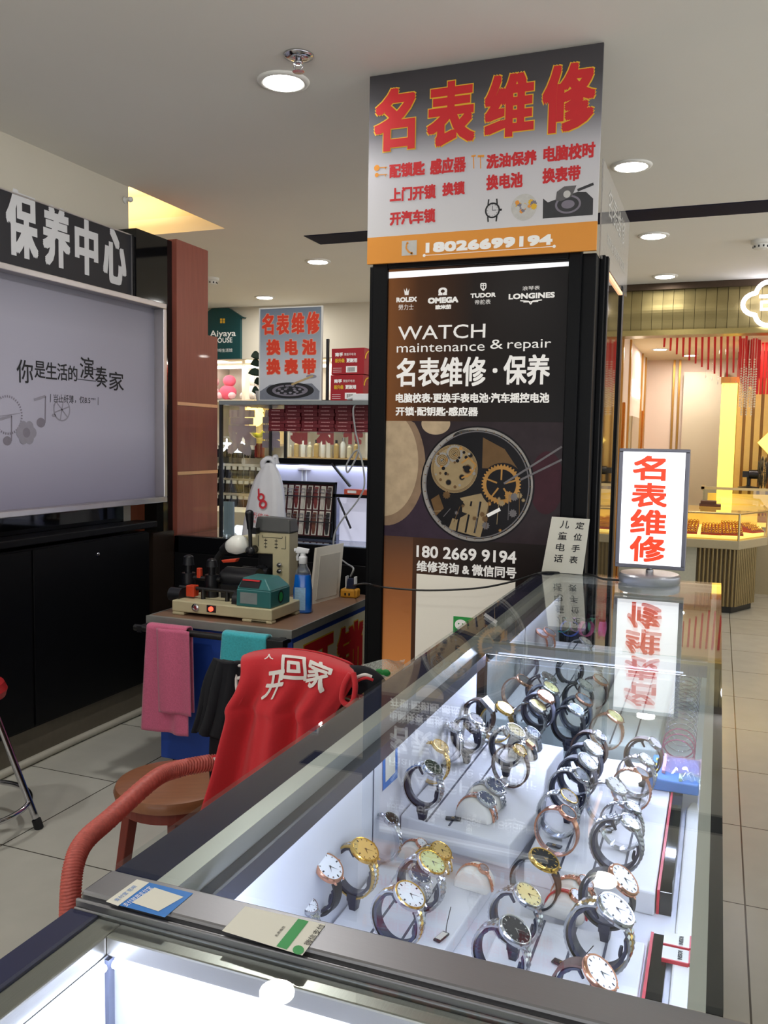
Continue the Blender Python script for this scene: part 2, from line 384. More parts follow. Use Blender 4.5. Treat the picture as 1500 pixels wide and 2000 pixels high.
class Face:
    """a flat face in the hall on which prints are placed: plane y=const facing the camera, or x=const facing +x"""
    def __init__(s, axis, c): s.a = axis; s.c = c
    def uv(s, px, py):
        p = ony(px, py, s.c) if s.a == 'y' else onx(px, py, s.c)
        return (p.x, p.z) if s.a == 'y' else (p.y, p.z)
    @property
    def fr(s): return ((0, s.c, 0), UX, UZ) if s.a == 'y' else ((s.c, 0, 0), UY, UZ)
    def text(s, mb, body, bl, tr, m, bold=0, eps=.0008):
        a = s.uv(*bl); b = s.uv(*tr); mb.text(body, *s.fr, a[0], b[0], a[1], b[1], m, bold, eps)
    def shape(s, mb, pts, m, eps=.0006, px=True):
        O, U, V = map(Vector, s.fr); N = U.cross(V)*eps
        q = [s.uv(*p) for p in pts] if px else pts
        ar = sum(q[i-1][0]*q[i][1]-q[i][0]*q[i-1][1] for i in range(len(q)))
        if ar < 0: q = q[::-1]
        mb.poly([O+U*a+V*b+N for a, b in q], m)
    def ringshape(s, mb, outer, inner, m, eps=.0006):    # closed band between two loops of equal length, in uv
        O, U, V = map(Vector, s.fr); N = U.cross(V)*eps; n = len(outer)
        mb.add([O+U*a+V*b+N for a, b in outer]+[O+U*a+V*b+N for a, b in inner], [(i, (i+1) % n, n+(i+1) % n, n+i) for i in range(n)], m)
    def line(s, mb, pts, wd, m, eps=.0007, px=True):
        q = [s.uv(*p) for p in pts] if px else pts
        for a, b in zip(q, q[1:]):
            dx, dy = b[0]-a[0], b[1]-a[1]; L = math.hypot(dx, dy) or 1; nx, ny = -dy/L*wd/2, dx/L*wd/2
            s.shape(mb, [(a[0]-nx, a[1]-ny), (b[0]-nx, b[1]-ny), (b[0]+nx, b[1]+ny), (a[0]+nx, a[1]+ny)], m, eps, px=False)
# ------------------------------------------------------------------ floor, ceiling, walls
def floor_mat():
    t = NT('glazed_floor_tiles'); tc = t.n('ShaderNodeTexCoord'); mp = t.n('ShaderNodeMapping')
    mp.inputs['Location'].default_value = (2.30, -2.25, 0); t.l(tc.outputs['Object'], mp.inputs[0])
    br = t.n('ShaderNodeTexBrick', offset=0.0, squash=1.0)
    for k, v in (('Scale', 1.0), ('Mortar Size', .0028), ('Mortar Smooth', .1), ('Brick Width', .61), ('Row Height', .61), ('Bias', 0.0)): br.inputs[k].default_value = v
    br.inputs['Color1'].default_value = (*rgb(188, 186, 176), 1); br.inputs['Color2'].default_value = (*rgb(194, 192, 182), 1); br.inputs['Mortar'].default_value = (*rgb(70, 66, 58), 1)
    t.l(mp.outputs[0], br.inputs['Vector'])
    nz = t.n('ShaderNodeTexNoise'); nz.inputs['Scale'].default_value = 9; nz.inputs['Detail'].default_value = 6; t.l(mp.outputs[0], nz.inputs['Vector'])
    h = t.n('ShaderNodeHueSaturation'); t.l(br.outputs['Color'], h.inputs['Color']); t.l(t.math('ADD', t.math('MULTIPLY', nz.outputs['Fac'], .16), .92), h.inputs['Value'])
    t.l(h.outputs[0], t.b.inputs['Base Color']); t.l(t.math('ADD', t.math('MULTIPLY', nz.outputs['Fac'], .10), .16), t.b.inputs['Roughness']); t.b.inputs['Specular IOR Level'].default_value = .32
    return t.m
b = MB(); b.box(-8, 5, -4, 13, -.1, 0); struct(b, 'floor', floor_mat())
b = MB()
b.box(-2.95, 6, -4, 7.45, CEIL, CEIL+.1); b.box(-8, -2.95, -4, 3.83, CEIL, CEIL+.1); b.box(-8, -2.95, 4.77, 7.7, CEIL, CEIL+.1)
b.box(-2.95, -1.0, 7.45, 7.7, CEIL, CEIL+.1)
struct(b, 'ceiling', M['ceiling'])
b = MB(); b.box(-2.955, -2.94, 3.83, 4.77, CEIL+.1, 3.0); b.box(-8, -2.94, 3.815, 3.83, CEIL+.1, 3.0); b.box(-8, -2.94, 4.77, 4.785, CEIL+.1, 3.0); b.box(-8, -2.94, 3.815, 4.785, 3.0, 3.03)
struct(b, 'ceiling_recess', P('warm_recess_paint', rgb(232, 222, 200), .9, var=.02))
b = MB(); b.box(-2.56, 4.9, 5.08, 5.33, CEIL-.004, CEIL+.0); struct(b, 'trim_1', M['navy'])
b = MB(); b.box(-8, -2.96, -4, 3.83, 0, CEIL); struct(b, 'wall_left', M['wall'])
b = MB(); b.box(-8, -1.0, 7.65, 7.72, 2.235, CEIL); b.box(-3.05, -1.0, 7.65, 7.72, 0, 2.235); struct(b, 'wall_far', M['wall'])
b = MB(); b.box(-8, -1.0, 9.0, 9.1, 0, CEIL); b.box(-8, -7.9, 3.83, 9.0, 0, CEIL); b.box(-8, -1.0, 7.72, 9.0, 2.5, 2.55); struct(b, 'wall_household_shop', P('shop_cream_paint', rgb(226, 216, 196), .8, var=.02))

# ------------------------------------------------------------------ ceiling fittings
def downlight(x, y, k):
    lab = ['lit round ceiling downlight nearest the sprinkler head', 'lit round ceiling downlight right of the large red-lettered sign', 'lit ceiling downlight just behind the dark stripe',
           'lit ceiling downlight nearest the brass shop fascia', 'lit ceiling downlight behind the small gap left of the large sign', 'lit ceiling downlight above the grey board on the glass shelf']
    t = thing('ceiling_downlight', lab[k], 'downlight', (x, y, CEIL), group='hall downlights')
    m = MB(); m.lathe([(.068, -.004), (.078, -.010), (.092, -.008), (.096, -.001), (.096, 0)], n=36); m.build('trim_ring', M['offwhite'], t, smooth=True)
    m = MB(); m.lathe([(.0, -.010), (.070, -.010), (.070, -.006)], n=32); m.build('lens', M['downlit'], t)
for k, (x, y) in enumerate(DOWN): downlight(x, y, k)
for x, y in DOWN_OUT:
    t = thing('ceiling_downlight', 'lit round ceiling downlight outside the picture', 'downlight', (x, y, CEIL), group='downlights beyond the picture')
    m = MB(); m.lathe([(.068, -.004), (.078, -.010), (.092, -.008), (.096, -.001), (.096, 0)], n=24); m.build('trim_ring', M['offwhite'], t, smooth=True)
    m = MB(); m.lathe([(.0, -.010), (.070, -.010), (.070, -.006)], n=24); m.build('lens', M['downlit'], t)
p = onz(583, 108, CEIL)
t = thing('fire_sprinkler', 'chrome fire sprinkler head hanging from the ceiling', 'sprinkler', (p.x, p.y, CEIL))
m = MB(); m.lathe([(.052, 0), (.050, -.006), (.030, -.011), (.012, -.012)], n=28); m.build('escutcheon', M['chrome'], t, smooth=True)
K = .62
m = MB(); m.T = Matrix.Diagonal((1, 1, K, 1)); m.lathe([(.011, -.01), (.011, -.035), (.016, -.037), (.016, -.045), (.008, -.047)], n=16)
m.tube(smoothpath([(-.008, 0, -.045), (-.016, 0, -.06), (-.010, 0, -.078), (0, 0, -.084)]), .0028, 8); m.tube(smoothpath([(.008, 0, -.045), (.016, 0, -.06), (.010, 0, -.078), (0, 0, -.084)]), .0028, 8)
m.build('sprinkler_body', M['chrome'], t, smooth=True)
m = MB(); m.T = Matrix.Diagonal((1, 1, K, 1)); m.lathe([(.004, -.084), (.021, -.087), (.020, -.089), (0, -.09)], n=16); m.build('deflector', M['chrome'], t)
for (px, py, lab) in ((1487, 470, 'white smoke detector on the ceiling at the right edge'), (413, 543, 'white smoke detector half hidden behind the wood panel')):
    p = onz(px, py, CEIL); t = thing('smoke_detector', lab, 'smoke detector', (p.x, p.y, CEIL))
    m = MB(); m.lathe([(.062, 0), (.062, -.018), (.05, -.026)], n=28); m.build('base_plate', M['offwhite'], t, smooth='auto')
    m = MB(); m.lathe([(.047, -.026), (.044, -.05), (.03, -.056), (0, -.057)], n=28); m.build('sensor_dome', M['offwhite'], t, smooth='auto')
    m = MB()
    for i in range(10):
        a = i*PI/5; m.box(.0455*math.cos(a)-.004, .0455*math.cos(a)+.004, .0455*math.sin(a)-.004, .0455*math.sin(a)+.004, -.046, -.034)
    m.build('vent_slots', M['blackplastic'], t)
t = thing('side_sprinkler', 'small white sprinkler knob at the end of the left bulkhead', 'sprinkler', (-2.96, 3.80, 2.675))
m = MB(); m.lathe([(.018, 0), (.018, .008), (.010, .01), (.010, .03), (.014, .032), (.012, .045), (0, .05)], ax='X', n=16); m.build('sprinkler_body', M['offwhite'], t, smooth=True)

# ------------------------------------------------------------------ left wall: advertising light box, banner, black cabinets, wood panel
XL = -2.80
fl = Face('x', XL)
b = MB(); b.box(-2.96, -2.905, .5, 3.70, .955, 2.155); struct(b, 'wall_cladding_left', M['blackgloss'])
t = thing('advertising_light_box', 'large grey poster in a silver frame with black handwriting style slogan', 'light box', (0, 0, 0))
y0, y1, z0, z1 = 1.55, 3.94, 1.092, 2.155
adm = RAMP('grey_lavender_poster', 'Z', [(0, rgb(150, 146, 168)), (.35, rgb(176, 173, 190)), (.8, rgb(160, 158, 172)), (1, rgb(128, 126, 138))], .55, lo=z0, hi=z1, spec=.3)  # fall of light over the poster, painted in as a colour run
m = MB(); m.box(XL-.085, XL-.06, y0, y1, z0, z1); m.build('poster', adm, t)
m = MB(); q = .028
m.box(XL-.085, XL, y0, y1, z0, z0+q); m.box(XL-.085, XL, y0, y1, z1-q, z1); m.box(XL-.085, XL, y1-q, y1, z0+q, z1-q); m.box(XL-.085, XL, y0, y0+q, z0+q, z1-q)
m.build('frame', M['silverframe'], t, bevel=.003)
fp = Face('x', XL-.0595)
def c5(x, y): return (x/2.818, 350+y/2.818)       # crop of the left wall
for ch, bl, tr in (('你', (92, 1118), (180, 1000)), ('是', (190, 1092), (248, 1005)), ('生', (252, 1098), (312, 1012)), ('活', (315, 1105), (370, 1018)), ('的', (376, 1108), (425, 1030)),
                   ('演', (440, 1095), (515, 985)), ('奏', (525, 1142), (590, 1035)), ('家', (600, 1160), (680, 1065))):
    m = MB(); fp.text(m, ch, c5(*bl), c5(*tr), None, .0008); m.build('slogan_character', M['ink'], t)
m = MB()
m = MB(); fp.text(m, '岂止纤薄', c5(296, 1228), c5(404, 1190), M['ink']); m.build('thinness_line', None, t)
m = MB(); fp.text(m, '，仅8.5', c5(412, 1232), c5(496, 1198), M['ink']); m.build('thickness_line', None, t)
m = MB(); fp.text(m, 'MM', c5(500, 1215), c5(524, 1206), M['ink']); m.build('unit_mark', None, t)
m = MB()
fp.line(m, [c5(278, 1182), c5(276, 1228)], .003, M['ink']); fp.line(m, [c5(540, 1200), c5(539, 1243)], .003, M['ink'])
fp.line(m, [c5(425, 1100), c5(528, 1112)], .0035, M['ink']); fp.line(m, [c5(512, 1045), c5(560, 1055)], .0035, M['ink'])
m.build('slogan_rules', None, t)
m = MB()
cy, cz = fp.uv(*c5(42, 1298)); 
for k in range(40):
    a0 = 2*PI*k/40; fp.line(m, [(cy+.075*math.cos(a0), cz+.075*math.sin(a0)), (cy+.085*math.cos(a0), cz+.085*math.sin(a0))], .006, M['inkgrey'], px=False)
fp.line(m, [(cy-.07, cz-.01), (cy+.07, cz+.01)], .003, M['inkpale'], px=False)
for (px, py, sx) in ((225, 1340, 1.0), (40, 1440, .9)):
    a, c = fp.uv(*c5(px, py)); fp.shape(m, [(a+x*.9, c+y) for x, y in circ(0, 0, .03*sx, 16, .022*sx)], M['inkgrey'], px=False)
    fp.line(m, [(a+.026*sx, c), (a+.03*sx, c+.12*sx)], .006, M['inkgrey'], px=False)
    fp.line(m, [(a+.03*sx, c+.12*sx), (a+.03*sx-.07, c+.10*sx)], .012, M['inkpale'], px=False)
a, c = fp.uv(*c5(145, 1395))
for k in range(6): fp.shape(m, [(a+.035*math.cos(k*PI/3)+x, c+.030*math.sin(k*PI/3)+y) for x, y in circ(0, 0, .026, 12)], M['inkpale'], .0006+.00006*k, px=False)
fp.shape(m, [(a+x, c+y) for x, y in circ(0, 0, .022, 16)], M['inkgrey'], .0012, px=False)
a, c = fp.uv(*c5(340, 1268)); fp.ringshape(m, [(a+x, c+y) for x, y in circ(0, 0, .055, 28)], [(a+x, c+y) for x, y in circ(0, 0, .048, 28)], M['inkpale'])
for k in range(3): fp.line(m, [(a+.05*math.cos(k*PI/3+.3), c+.05*math.sin(k*PI/3+.3)), (a-.05*math.cos(k*PI/3+.3), c-.05*math.sin(k*PI/3+.3))], .006, M['inkpale'], px=False)
a, c = fp.uv(*c5(296, 1300)); fp.shape(m, [(a+x, c+y) for x, y in circ(0, 0, .014, 10, .008)], M['inkpale'], px=False); fp.line(m, [(a, c+.03), (a, c+.05)], .005, M['inkpale'], px=False)
m.build('grey_ornaments', None, t)
# banner over it
t = thing('repair_centre_banner', 'black banner with fat white characters above the grey poster', 'banner', (0, 0, 0))
m = MB(); m.box(XL-.10, XL-.055, 1.55, 3.715, 2.165, 2.468); m.build('board', M['navycloth'] if 0 else P('black_banner_film', rgb(24, 24, 32), .5, var=.06), t)
m = MB(); m.box(XL-.10, XL-.05, 1.55, 3.72, 2.466, 2.472); m.box(XL-.10, XL-.05, 3.713, 3.719, 2.16, 2.472); m.build('edge_trim', M['silverframe'], t)
fb = Face('x', XL-.0545); m = MB()
lw = P('white_cut_letters', rgb(206, 206, 208), .5, var=.02)
def z1c(x, y): return (x/2, y/2)
for ch, bl, tr in (('保', (25, 990), (146, 768)), ('养', (168, 1030), (272, 825)), ('中', (293, 1062), (382, 875)), ('心', (403, 1098), (492, 908))):
    fb.text(m, ch, z1c(*bl), z1c(*tr), lw, .0085)
a = fb.uv(-8, 440); b2 = fb.uv(3, 400); m.text('与', *fb.fr, b2[0]-.20, b2[0]-.03, a[1]-.06, b2[1]+.05, lw, .0085)
m.build('banner_lettering', None, t)
# black glossy end panel and wood panel
b = MB(); b.box(-2.955, XL-.03, 3.945, 4.03, .0, 2.505); b.box(-2.955, XL-.03, 3.722, 3.945, 2.16, 2.505); o = b.build('black_pilaster', M['blackgloss']); tag(o, 'glossy black pilaster between the banner and the wood panel', 'pilaster')
t = thing('wood_wall_panel', 'tall red-brown wood panel with two brass strips, stepped at the top', 'panel')
m = MB(); m.box(-3.3, XL, 4.03, 4.338, .0, 2.516); m.box(-3.3, XL, 4.338, 4.44, 0, 2.037); m.build('board', M['wood'], t)
for nm, pa, pb in (('brass_strip', (345, 787), (428, 795)), ('brass_strip', (345, 924), (428, 918))):
    zc = onx(400, (pa[1]+pb[1])/2+1, XL).z; m = MB(); m.box(XL-.002, XL+.004, 4.032, 4.44, zc-.009, zc+.009); m.build(nm, M['brass'], t)
# low black cabinets
t = thing('low_black_cabinet', 'long low black cabinet under the grey poster', 'cabinet')
m = MB(); m.box(-2.955, -2.80, .4, 3.76, .14, .948); m.build('carcass', M['blackcab'], t, bevel=.003)
m = MB(); m.box(-2.90, -2.765, .4, 3.80, .968, 1.0); m.build('worktop', M['blackcab'], t, bevel=.004)
for k in range(4):
    ya = .42+k*.84; m = MB(); m.box(-2.80, -2.792, ya, ya+.825, .15, .94); d = m.build('door', M['blackcab'], t, bevel=.002)
    m = MB(); m.lathe([(.011, 0), (.011, .003), (.007, .005), (.007, .010), (0, .011)], (-2.792, ya+.42, .87), 16, 'X'); m.build('lock', M['chrome'], d, smooth='auto')
b = MB(); b.box(-2.96, -2.83, .4, 3.76, 0, .14); tag(b.build('baseboard_left', P('grey_plinth', rgb(112, 104, 90), .5, var=.12)), kind='structure')
b = MB(); b.tube(smoothpath([(-2.752, .6, .018), (-2.755, 1.6, .018), (-2.748, 2.4, .019), (-2.76, 3.1, .018), (-2.752, 3.72, .018)], 12), .017, 12)
tag(b.build('conduit_pipe', P('off_white_pvc', rgb(186, 182, 168), .5, var=.1, scale=14), smooth=True), 'off-white conduit pipe lying along the foot of the black cabinet', 'pipe')
b = MB(); b.box(-2.829, -2.80, 3.81, 3.998, 0, .93); tag(b.build('end_cabinet', P('dark_brown_gloss', rgb(46, 36, 30), .25, var=.3, scale=5)), 'narrow dark brown glossy cabinet end beside the black cabinet', 'cabinet')
# ------------------------------------------------------------------ household shop across the hall (far left)
YS = 7.64
t = thing('house_shaped_sign', 'dark green house-shaped shop sign with white lettering on the far wall', 'sign')
fs = Face('y', YS-.03)
def c6(x, y): return (400+x/4.544, 600+y/4.544)
pts = [(-40, 466), (313, 458), (313, 92), (345, 97), (354, 88), (330, 84), (262, 40), (212, 8), (60, 12), (0, 60), (-30, 90), (-40, 92)]
q = [fs.uv(*c6(*p)) for p in pts]
m = MB(); m.prism(q, (0, YS-.03, 0), UX, UZ, UY, .04); m.build('board', M['tealsign'], t)
m = MB()
for (x, y) in ((136, 100), (160, 100), (136, 123), (160, 123)): fs.shape(m, [c6(x, y), c6(x+19, y), c6(x+19, y+19), c6(x, y+19)], M['signyellow'])
fs.text(m, 'Aiyaya', c6(46, 280), c6(275, 200), M['print_white'], .0012); fs.text(m, 'HOUSE', c6(75, 318), c6(245, 268), M['print_white'], .0012); fs.text(m, '呀呀生活馆', c6(90, 400), c6(245, 365), M['print_white'], 0)
m.build('lettering', None, t)
YB = 8.1
whiteshelf = P('white_shelf_board', rgb(236, 230, 220), .5, var=.02)
lit = P('lit_shelf_back', rgb(250, 244, 232), .6, var=.02)
t = thing('household_shelf_unit', 'tall white lit shelf unit of the household shop at the far left', 'shelf unit')
xa, xb = onY_x = (ony(405, 900, YB).x - .35, ony(720, 900, YB).x + .35)
m = MB(); m.box(xa, xb, YB+.42, YB+.44, 0, 2.3); m.build('back_panel', lit, t)
zs = [ony(450, y, YB).z for y in (783, 985, 1000, 1045)]
shelf_z = [ony(450, y, YB).z for y in (712, 783, 868, 908, 935, 965, 990)]
for k, z in enumerate(shelf_z):
    m = MB(); m.box(xa, xb if k in (0, 1, 6) else ony(520, 900, YB).x, YB, YB+.42, z-.014, z+.014); m.build('shelf_board', M['tanwood'] if k == 6 else whiteshelf, t)
for px in (405, 474, 560, 640, 716):
    x = ony(px, 900, YB).x; m = MB(); m.box(x-.02, x+.02, YB+.01, YB+.42, 0, 2.3); m.build('upright', whiteshelf, t)
m = MB(); m.box(xa, xb, YB, YB+.42, 0, .5); m.build('plinth', M['tanwood'], t)
m = MB(); m.box(xa+.02, xb-.02, YB+.02, YB+.05, shelf_z[0]-.04, shelf_z[0]-.015); m.build('lamp_strip', P('lit_shelf_tube', (1, .97, .9), emit=(1, .95, .86), es=5, var=0), t)
area('shelf_lamp', ((xa+xb)/2, YB-.12, 2.2), 2.6, 9, (1, .95, .85), (math.radians(20), 0, 0), sy=.05)
# soft toys (plain ones)
pinkp = P('pink_plush', rgb(226, 90, 120), .95, var=.12, scale=120, sheen=.4); whitep = P('white_plush', rgb(240, 232, 230), .95, var=.06, scale=120, sheen=.4); palep = P('pale_pink_plush', rgb(238, 190, 200), .95, var=.08, scale=120, sheen=.4)
def plush(px, py, r, mat, lab):
    p = ony(px, py, YB+.16); t = thing('plush_cushion', lab, 'plush toy', (p.x, p.y, shelf_z[1]+.016), group=None)
    h = r*1.0
    m = MB(); m.ball((0, 0, h*.8), h, h*.7, h*.8, 18); m.build('body', mat, t, smooth=True)
    m = MB(); m.ball((.02, 0, h*2.0), h*.72, h*.6, h*.62, 18); m.build('upper_cushion', mat, t, smooth=True)
    for s in (-1, 1):
        m = MB(); m.ball((s*h*.75, -h*.4, h*.45), h*.38, h*.5, h*.36, 12); m.build('foot', palep if mat is pinkp else mat, t, smooth=True)
plush(445, 760, .105, pinkp, 'bright pink round plush cushion on the lit top shelf')
plush(413, 765, .10, palep, 'pale pink plush cushion half hidden behind the wood panel')
plush(492, 765, .105, whitep, 'white plush cushion on the lit top shelf beside the grey board')
# hanging packs on four rows
ordn = ['first', 'second', 'third', 'fourth', 'fifth', 'sixth', 'seventh', 'eighth', 'ninth', 'tenth', 'eleventh', 'twelfth', 'thirteenth', 'fourteenth']
def pack(kind):
    t = bpy.data.objects.new('hanging_pack', None); COL.objects.link(t)
    m = MB(); m.box(-.024, .024, -.006, .006, -.035, 0); m.build('card', M['offwhite'], t)
    m = MB(); m.box(-.027, .027, -.014, .014, -.125, -.035); m.build('goods', kind, t, bevel=.005)
    return t
def copytree(o, **k):
    c = o.copy(); COL.objects.link(c)
    for ch in o.children:
        d = ch.copy(); d.parent = c; COL.objects.link(d)
        for g in ch.children:
            e = g.copy(); e.parent = d; COL.objects.link(e)
    return c
kinds = [P('black_pack_goods', rgb(14, 13, 16), .4, var=.3, scale=30), P('dark_blue_pack_goods', rgb(18, 22, 40), .4, var=.3, scale=30), P('grey_brown_pack_goods', rgb(62, 52, 48), .5, var=.3, scale=30)]
rowsrc = {}
for r in range(4):
    z = shelf_z[2+r]-.016 if r < 4 else 0
    for i in range(9):
        kd = kinds[0] if (r*5+i*3) % 4 < 2 else kinds[(r+i) % 3]
        o = copytree(rowsrc[kd.name]) if kd.name in rowsrc else rowsrc.setdefault(kd.name, pack(kd))
        x = ony(412+i*12.0, 880, YB).x; o.location = (x, YB-.02, z)
        tag(o, f'{kd.name.replace("_goods","").replace("_"," ")}, {ordn[i]} from left on the {ordn[r]} row of the far rack', 'hanging pack', 'hanging packs in the far shop')
# red tassel pack
t = thing('red_key_ring_pack', 'dark red hanging bunch below the yellow lantern in the far shop', 'hanging pack', (ony(507, 860, YB-.06).x, YB-.06, ony(507, 866, YB-.06).z))
m = MB(); m.box(-.06, .06, -.01, .01, 0, .06); m.build('card', P('yellow_card', rgb(224, 200, 110), .6, var=.2, scale=40), t)
for k in range(5):
    m = MB(); m.box(-.055+k*.023, -.036+k*.023, -.012, .012, -.15, 0); m.build('strand', P('dark_red_goods', rgb(120, 16, 24), .4, var=.3), t, bevel=.004)
# lantern
p = ony(497, 815, YB-.1); t = thing('star_lantern', 'glowing yellow cat-eared lantern hanging in the far shop', 'lantern', tuple(p))
lant = P('lit_yellow_lantern', (1, .62, .08), .5, emit=(1, .62, .12), es=6, var=.05)
m = MB(); m.ball((0, 0, 0), .105, .09, .10, 18); m.build('globe', lant, t, smooth=True)
for s in (-1, 1):
    m = MB(); m.lathe([(.04, 0), (0, .08)], (s*.07, 0, .06), 12); m.build('ear', lant, t, smooth=True)
m = MB(); m.cyl((0, 0, .1), (0, 0, .45), .004, 6); m.build('cord', M['cablegrey'], t)
p = ony(505, 838, YB-.13); m = MB(); m.tube([(p.x+.07*math.cos(a*.3), p.y, p.z+.07*math.sin(a*.3)) for a in range(10, 21)], .025, 8); tag(m.build('yellow_ring_toy', P('yellow_green_plastic', rgb(196, 190, 40), .4), smooth=True), 'yellow-green half ring hanging under the lantern', 'toy')
# reflection of a lit sign, built as glowing white characters
p = ony(470, 880, YB-.08); m = MB()
f8 = Face('y', YB-.085)
t = thing('lit_character_sign', 'small lit white two-character sign low in the far shop', 'sign')
m = MB(); f8.text(m, '大', (434, 882), (452, 857), None, .006); f8.text(m, '金', (456, 884), (480, 858), None, .006); m.build('lit_lettering', P('lit_white_letters', (.9, .93, 1), emit=(.85, .9, 1), es=3, var=0), t)
m = MB(); a = f8.uv(432, 853); c = f8.uv(482, 851); m.box(a[0], c[0], YB-.082, YB-.07, a[1]-.01, a[1]+.004); m.build('mounting_bar', M['offwhite'], t)
# white bottles and cartons on the shelf to the right
for i in range(11):
    x = ony(566+i*13, 870, YB+.05).x; z = ony(600, 893, YB+.05).z; h = .16+.05*((i*7) % 3)/2
    t = thing('cosmetic_bottle', f'pale cosmetic bottle, {ordn[i]} from the left on the far shelf', 'bottle', (x, YB+.05, z), group='bottles on the far shelf')
    col = [P('cream_bottle', rgb(232, 224, 196), .35), P('white_bottle', rgb(238, 236, 232), .35), P('tan_bottle', rgb(206, 176, 110), .35)][(i*5) % 3]
    m = MB(); m.lathe([(.024, 0), (.027, .01), (.027, h*.7), (.012, h*.8), (.012, h*.84)], n=14); m.build('body', col, t, smooth='auto')
    m = MB(); m.lathe([(.013, h*.82), (.013, h), (0, h)], n=12); m.build('cap', [M['offwhite'], M['blackplastic'], M['chrome']][i % 3], t, smooth='auto')
zz = ony(600, 893, YB+.05).z
b = MB(); b.box(ony(560, 890, YB).x, xb, YB-.004, YB+.41, zz-.03, zz); b.build('shelf_board', M['tanwood'], bpy.data.objects['household_shelf_unit'])
# low white counter of that shop
p0 = ony(405, 1045, 7.2); b = MB(); b.box(-4.9, -2.2, 7.0, 7.5, 0, ony(470, 1000, 7.0).z); tag(b.build('white_bench_counter', P('pale_counter_laminate', rgb(216, 206, 186), .5, var=.05), bevel=.006), 'low pale counter of the far shop seen under the shelves', 'counter')

# ------------------------------------------------------------------ jewellery shop (far right)
YG = 7.45
brass = P('brushed_brass_panel', rgb(140, 126, 84), .5, .75, var=.06, scale=20, stretch=(30, 30, 1))
t = thing('brass_fascia', 'wide brass strip fascia over the jewellery shop entrance', 'fascia')
x = -.98; k = 0
while x < 2.6:
    wd = .082; tilt = .006*math.sin(k*1.7); zz0, zz1 = 2.375, 2.70
    m = MB()
    def strip(u, v, x=x, wd=wd, tilt=tilt): return (x+u*(wd-.003), YG-.03*math.sin(PI*v)*1.0-.004*math.cos(4*PI*v)+tilt*.5*(u-.5)*2-.002*math.sin(k), zz0+v*(zz1-zz0))
    m.grid(strip, 1, 16); m.build('brass_strip', brass, t, solid=.004); x += wd; k += 1
m = MB(); m.box(-1.0, 2.6, YG-.03, YG+.16, 2.335, 2.378); m.build('lower_rail', P('brass_rail', rgb(160, 142, 92), .28, 1, var=.08), t)
m = MB(); m.box(-1.0, 2.6, YG-.05, YG+.16, 2.70, 2.749); m.build('upper_rail', P('dark_bronze_rail', rgb(76, 62, 50), .4, .8), t)
m = MB(); m.box(-1.0, 2.6, YG+.08, YG+.12, 2.37, 2.71); m.build('backing', P('dark_bronze_rail', rgb(76, 62, 50)), t)
# cloud logo
fc = Face('y', YG-.105); t = thing('cloud_logo_sign', 'glowing white cloud-shaped logo on the brass fascia', 'sign')
cx0, cz0 = fc.uv(1502, 592)
cl = []
for i in range(72):
    a = 2*PI*i/72; r = .150+.026*abs(math.sin(2*a+PI/4))*1.0 if False else .118+.048*abs(math.cos(2*a)); cl.append((cx0+r*1.12*math.cos(a), cz0+r*math.sin(a)))
neon = P('lit_white_logo', (.93, .92, 1), emit=(.92, .90, 1), es=6, var=0)
m = MB(); m.tube([(a, YG-.085, c) for a, c in cl], .017, 8, closed=True); m.build('cloud_outline', neon, t, smooth=True)
m = MB(); m.box(cx0-.07, cx0+.08, YG-.095, YG-.07, cz0+.045, cz0+.068); m.box(cx0+.045, cx0+.067, YG-.095, YG-.07, cz0-.075, cz0+.06)
m.box(cx0-.06, cx0+.02, YG-.095, YG-.07, cz0+.005, cz0+.022); m.box(cx0-.06, cx0-.044, YG-.095, YG-.07, cz0-.045, cz0+.01); m.box(cx0+.004, cx0+.02, YG-.095, YG-.07, cz0-.045, cz0+.01); m.box(cx0-.06, cx0+.02, YG-.095, YG-.07, cz0-.05, cz0-.034); m.box(cx0+.02, cx0+.05, YG-.095, YG-.07, cz0-.078, cz0-.06)
m.build('character', neon, t)
# interior shell
pinkwall = P('pale_pink_wall', rgb(220, 198, 182), .7, var=.03, scale=5)
beigewall = P('pale_beige_wall', rgb(206, 194, 172), .7, var=.03, scale=5)
b = MB(); b.box(-1.0, -.83, 7.62, 10.6, 0, 2.7); struct(b, 'wall_jewellery_left', pinkwall)
b = MB(); b.box(-1.0, 5, 10.5, 10.6, 0, 2.7); struct(b, 'wall_jewellery_back', pinkwall)
b = MB(); b.box(-1.0, 5, 7.56, 10.6, 2.42, 2.5); struct(b, 'ceiling_jewellery', P('warm_white_ceiling', rgb(232, 214, 186), .85, var=.02))
bx = lambda px, Y: ony(px, 800, Y).x
gold = P('gold_trim', rgb(196, 150, 84), .28, 1, var=.08)
b = MB(); b.box(bx(1333, 10.4), bx(1412, 10.4), 10.4, 10.5, 0, 2.27); struct(b, 'wall_panel_jewellery', beigewall)
for j, (px, Y) in enumerate(((1313, 10.42), (1324, 10.42))):
    b = MB(); b.box(bx(px, Y)-.012, bx(px, Y)+.012, Y+.06, Y+.08, 0, 2.42); struct(b, f'trim_{2+j}', gold)
for j, yy in enumerate((7.74, 8.40, 9.70, 10.15)):
    b = MB(); b.box(-.83, -.812, yy, yy+.03, 0, 2.42); struct(b, f'trim_{4+j}', gold)
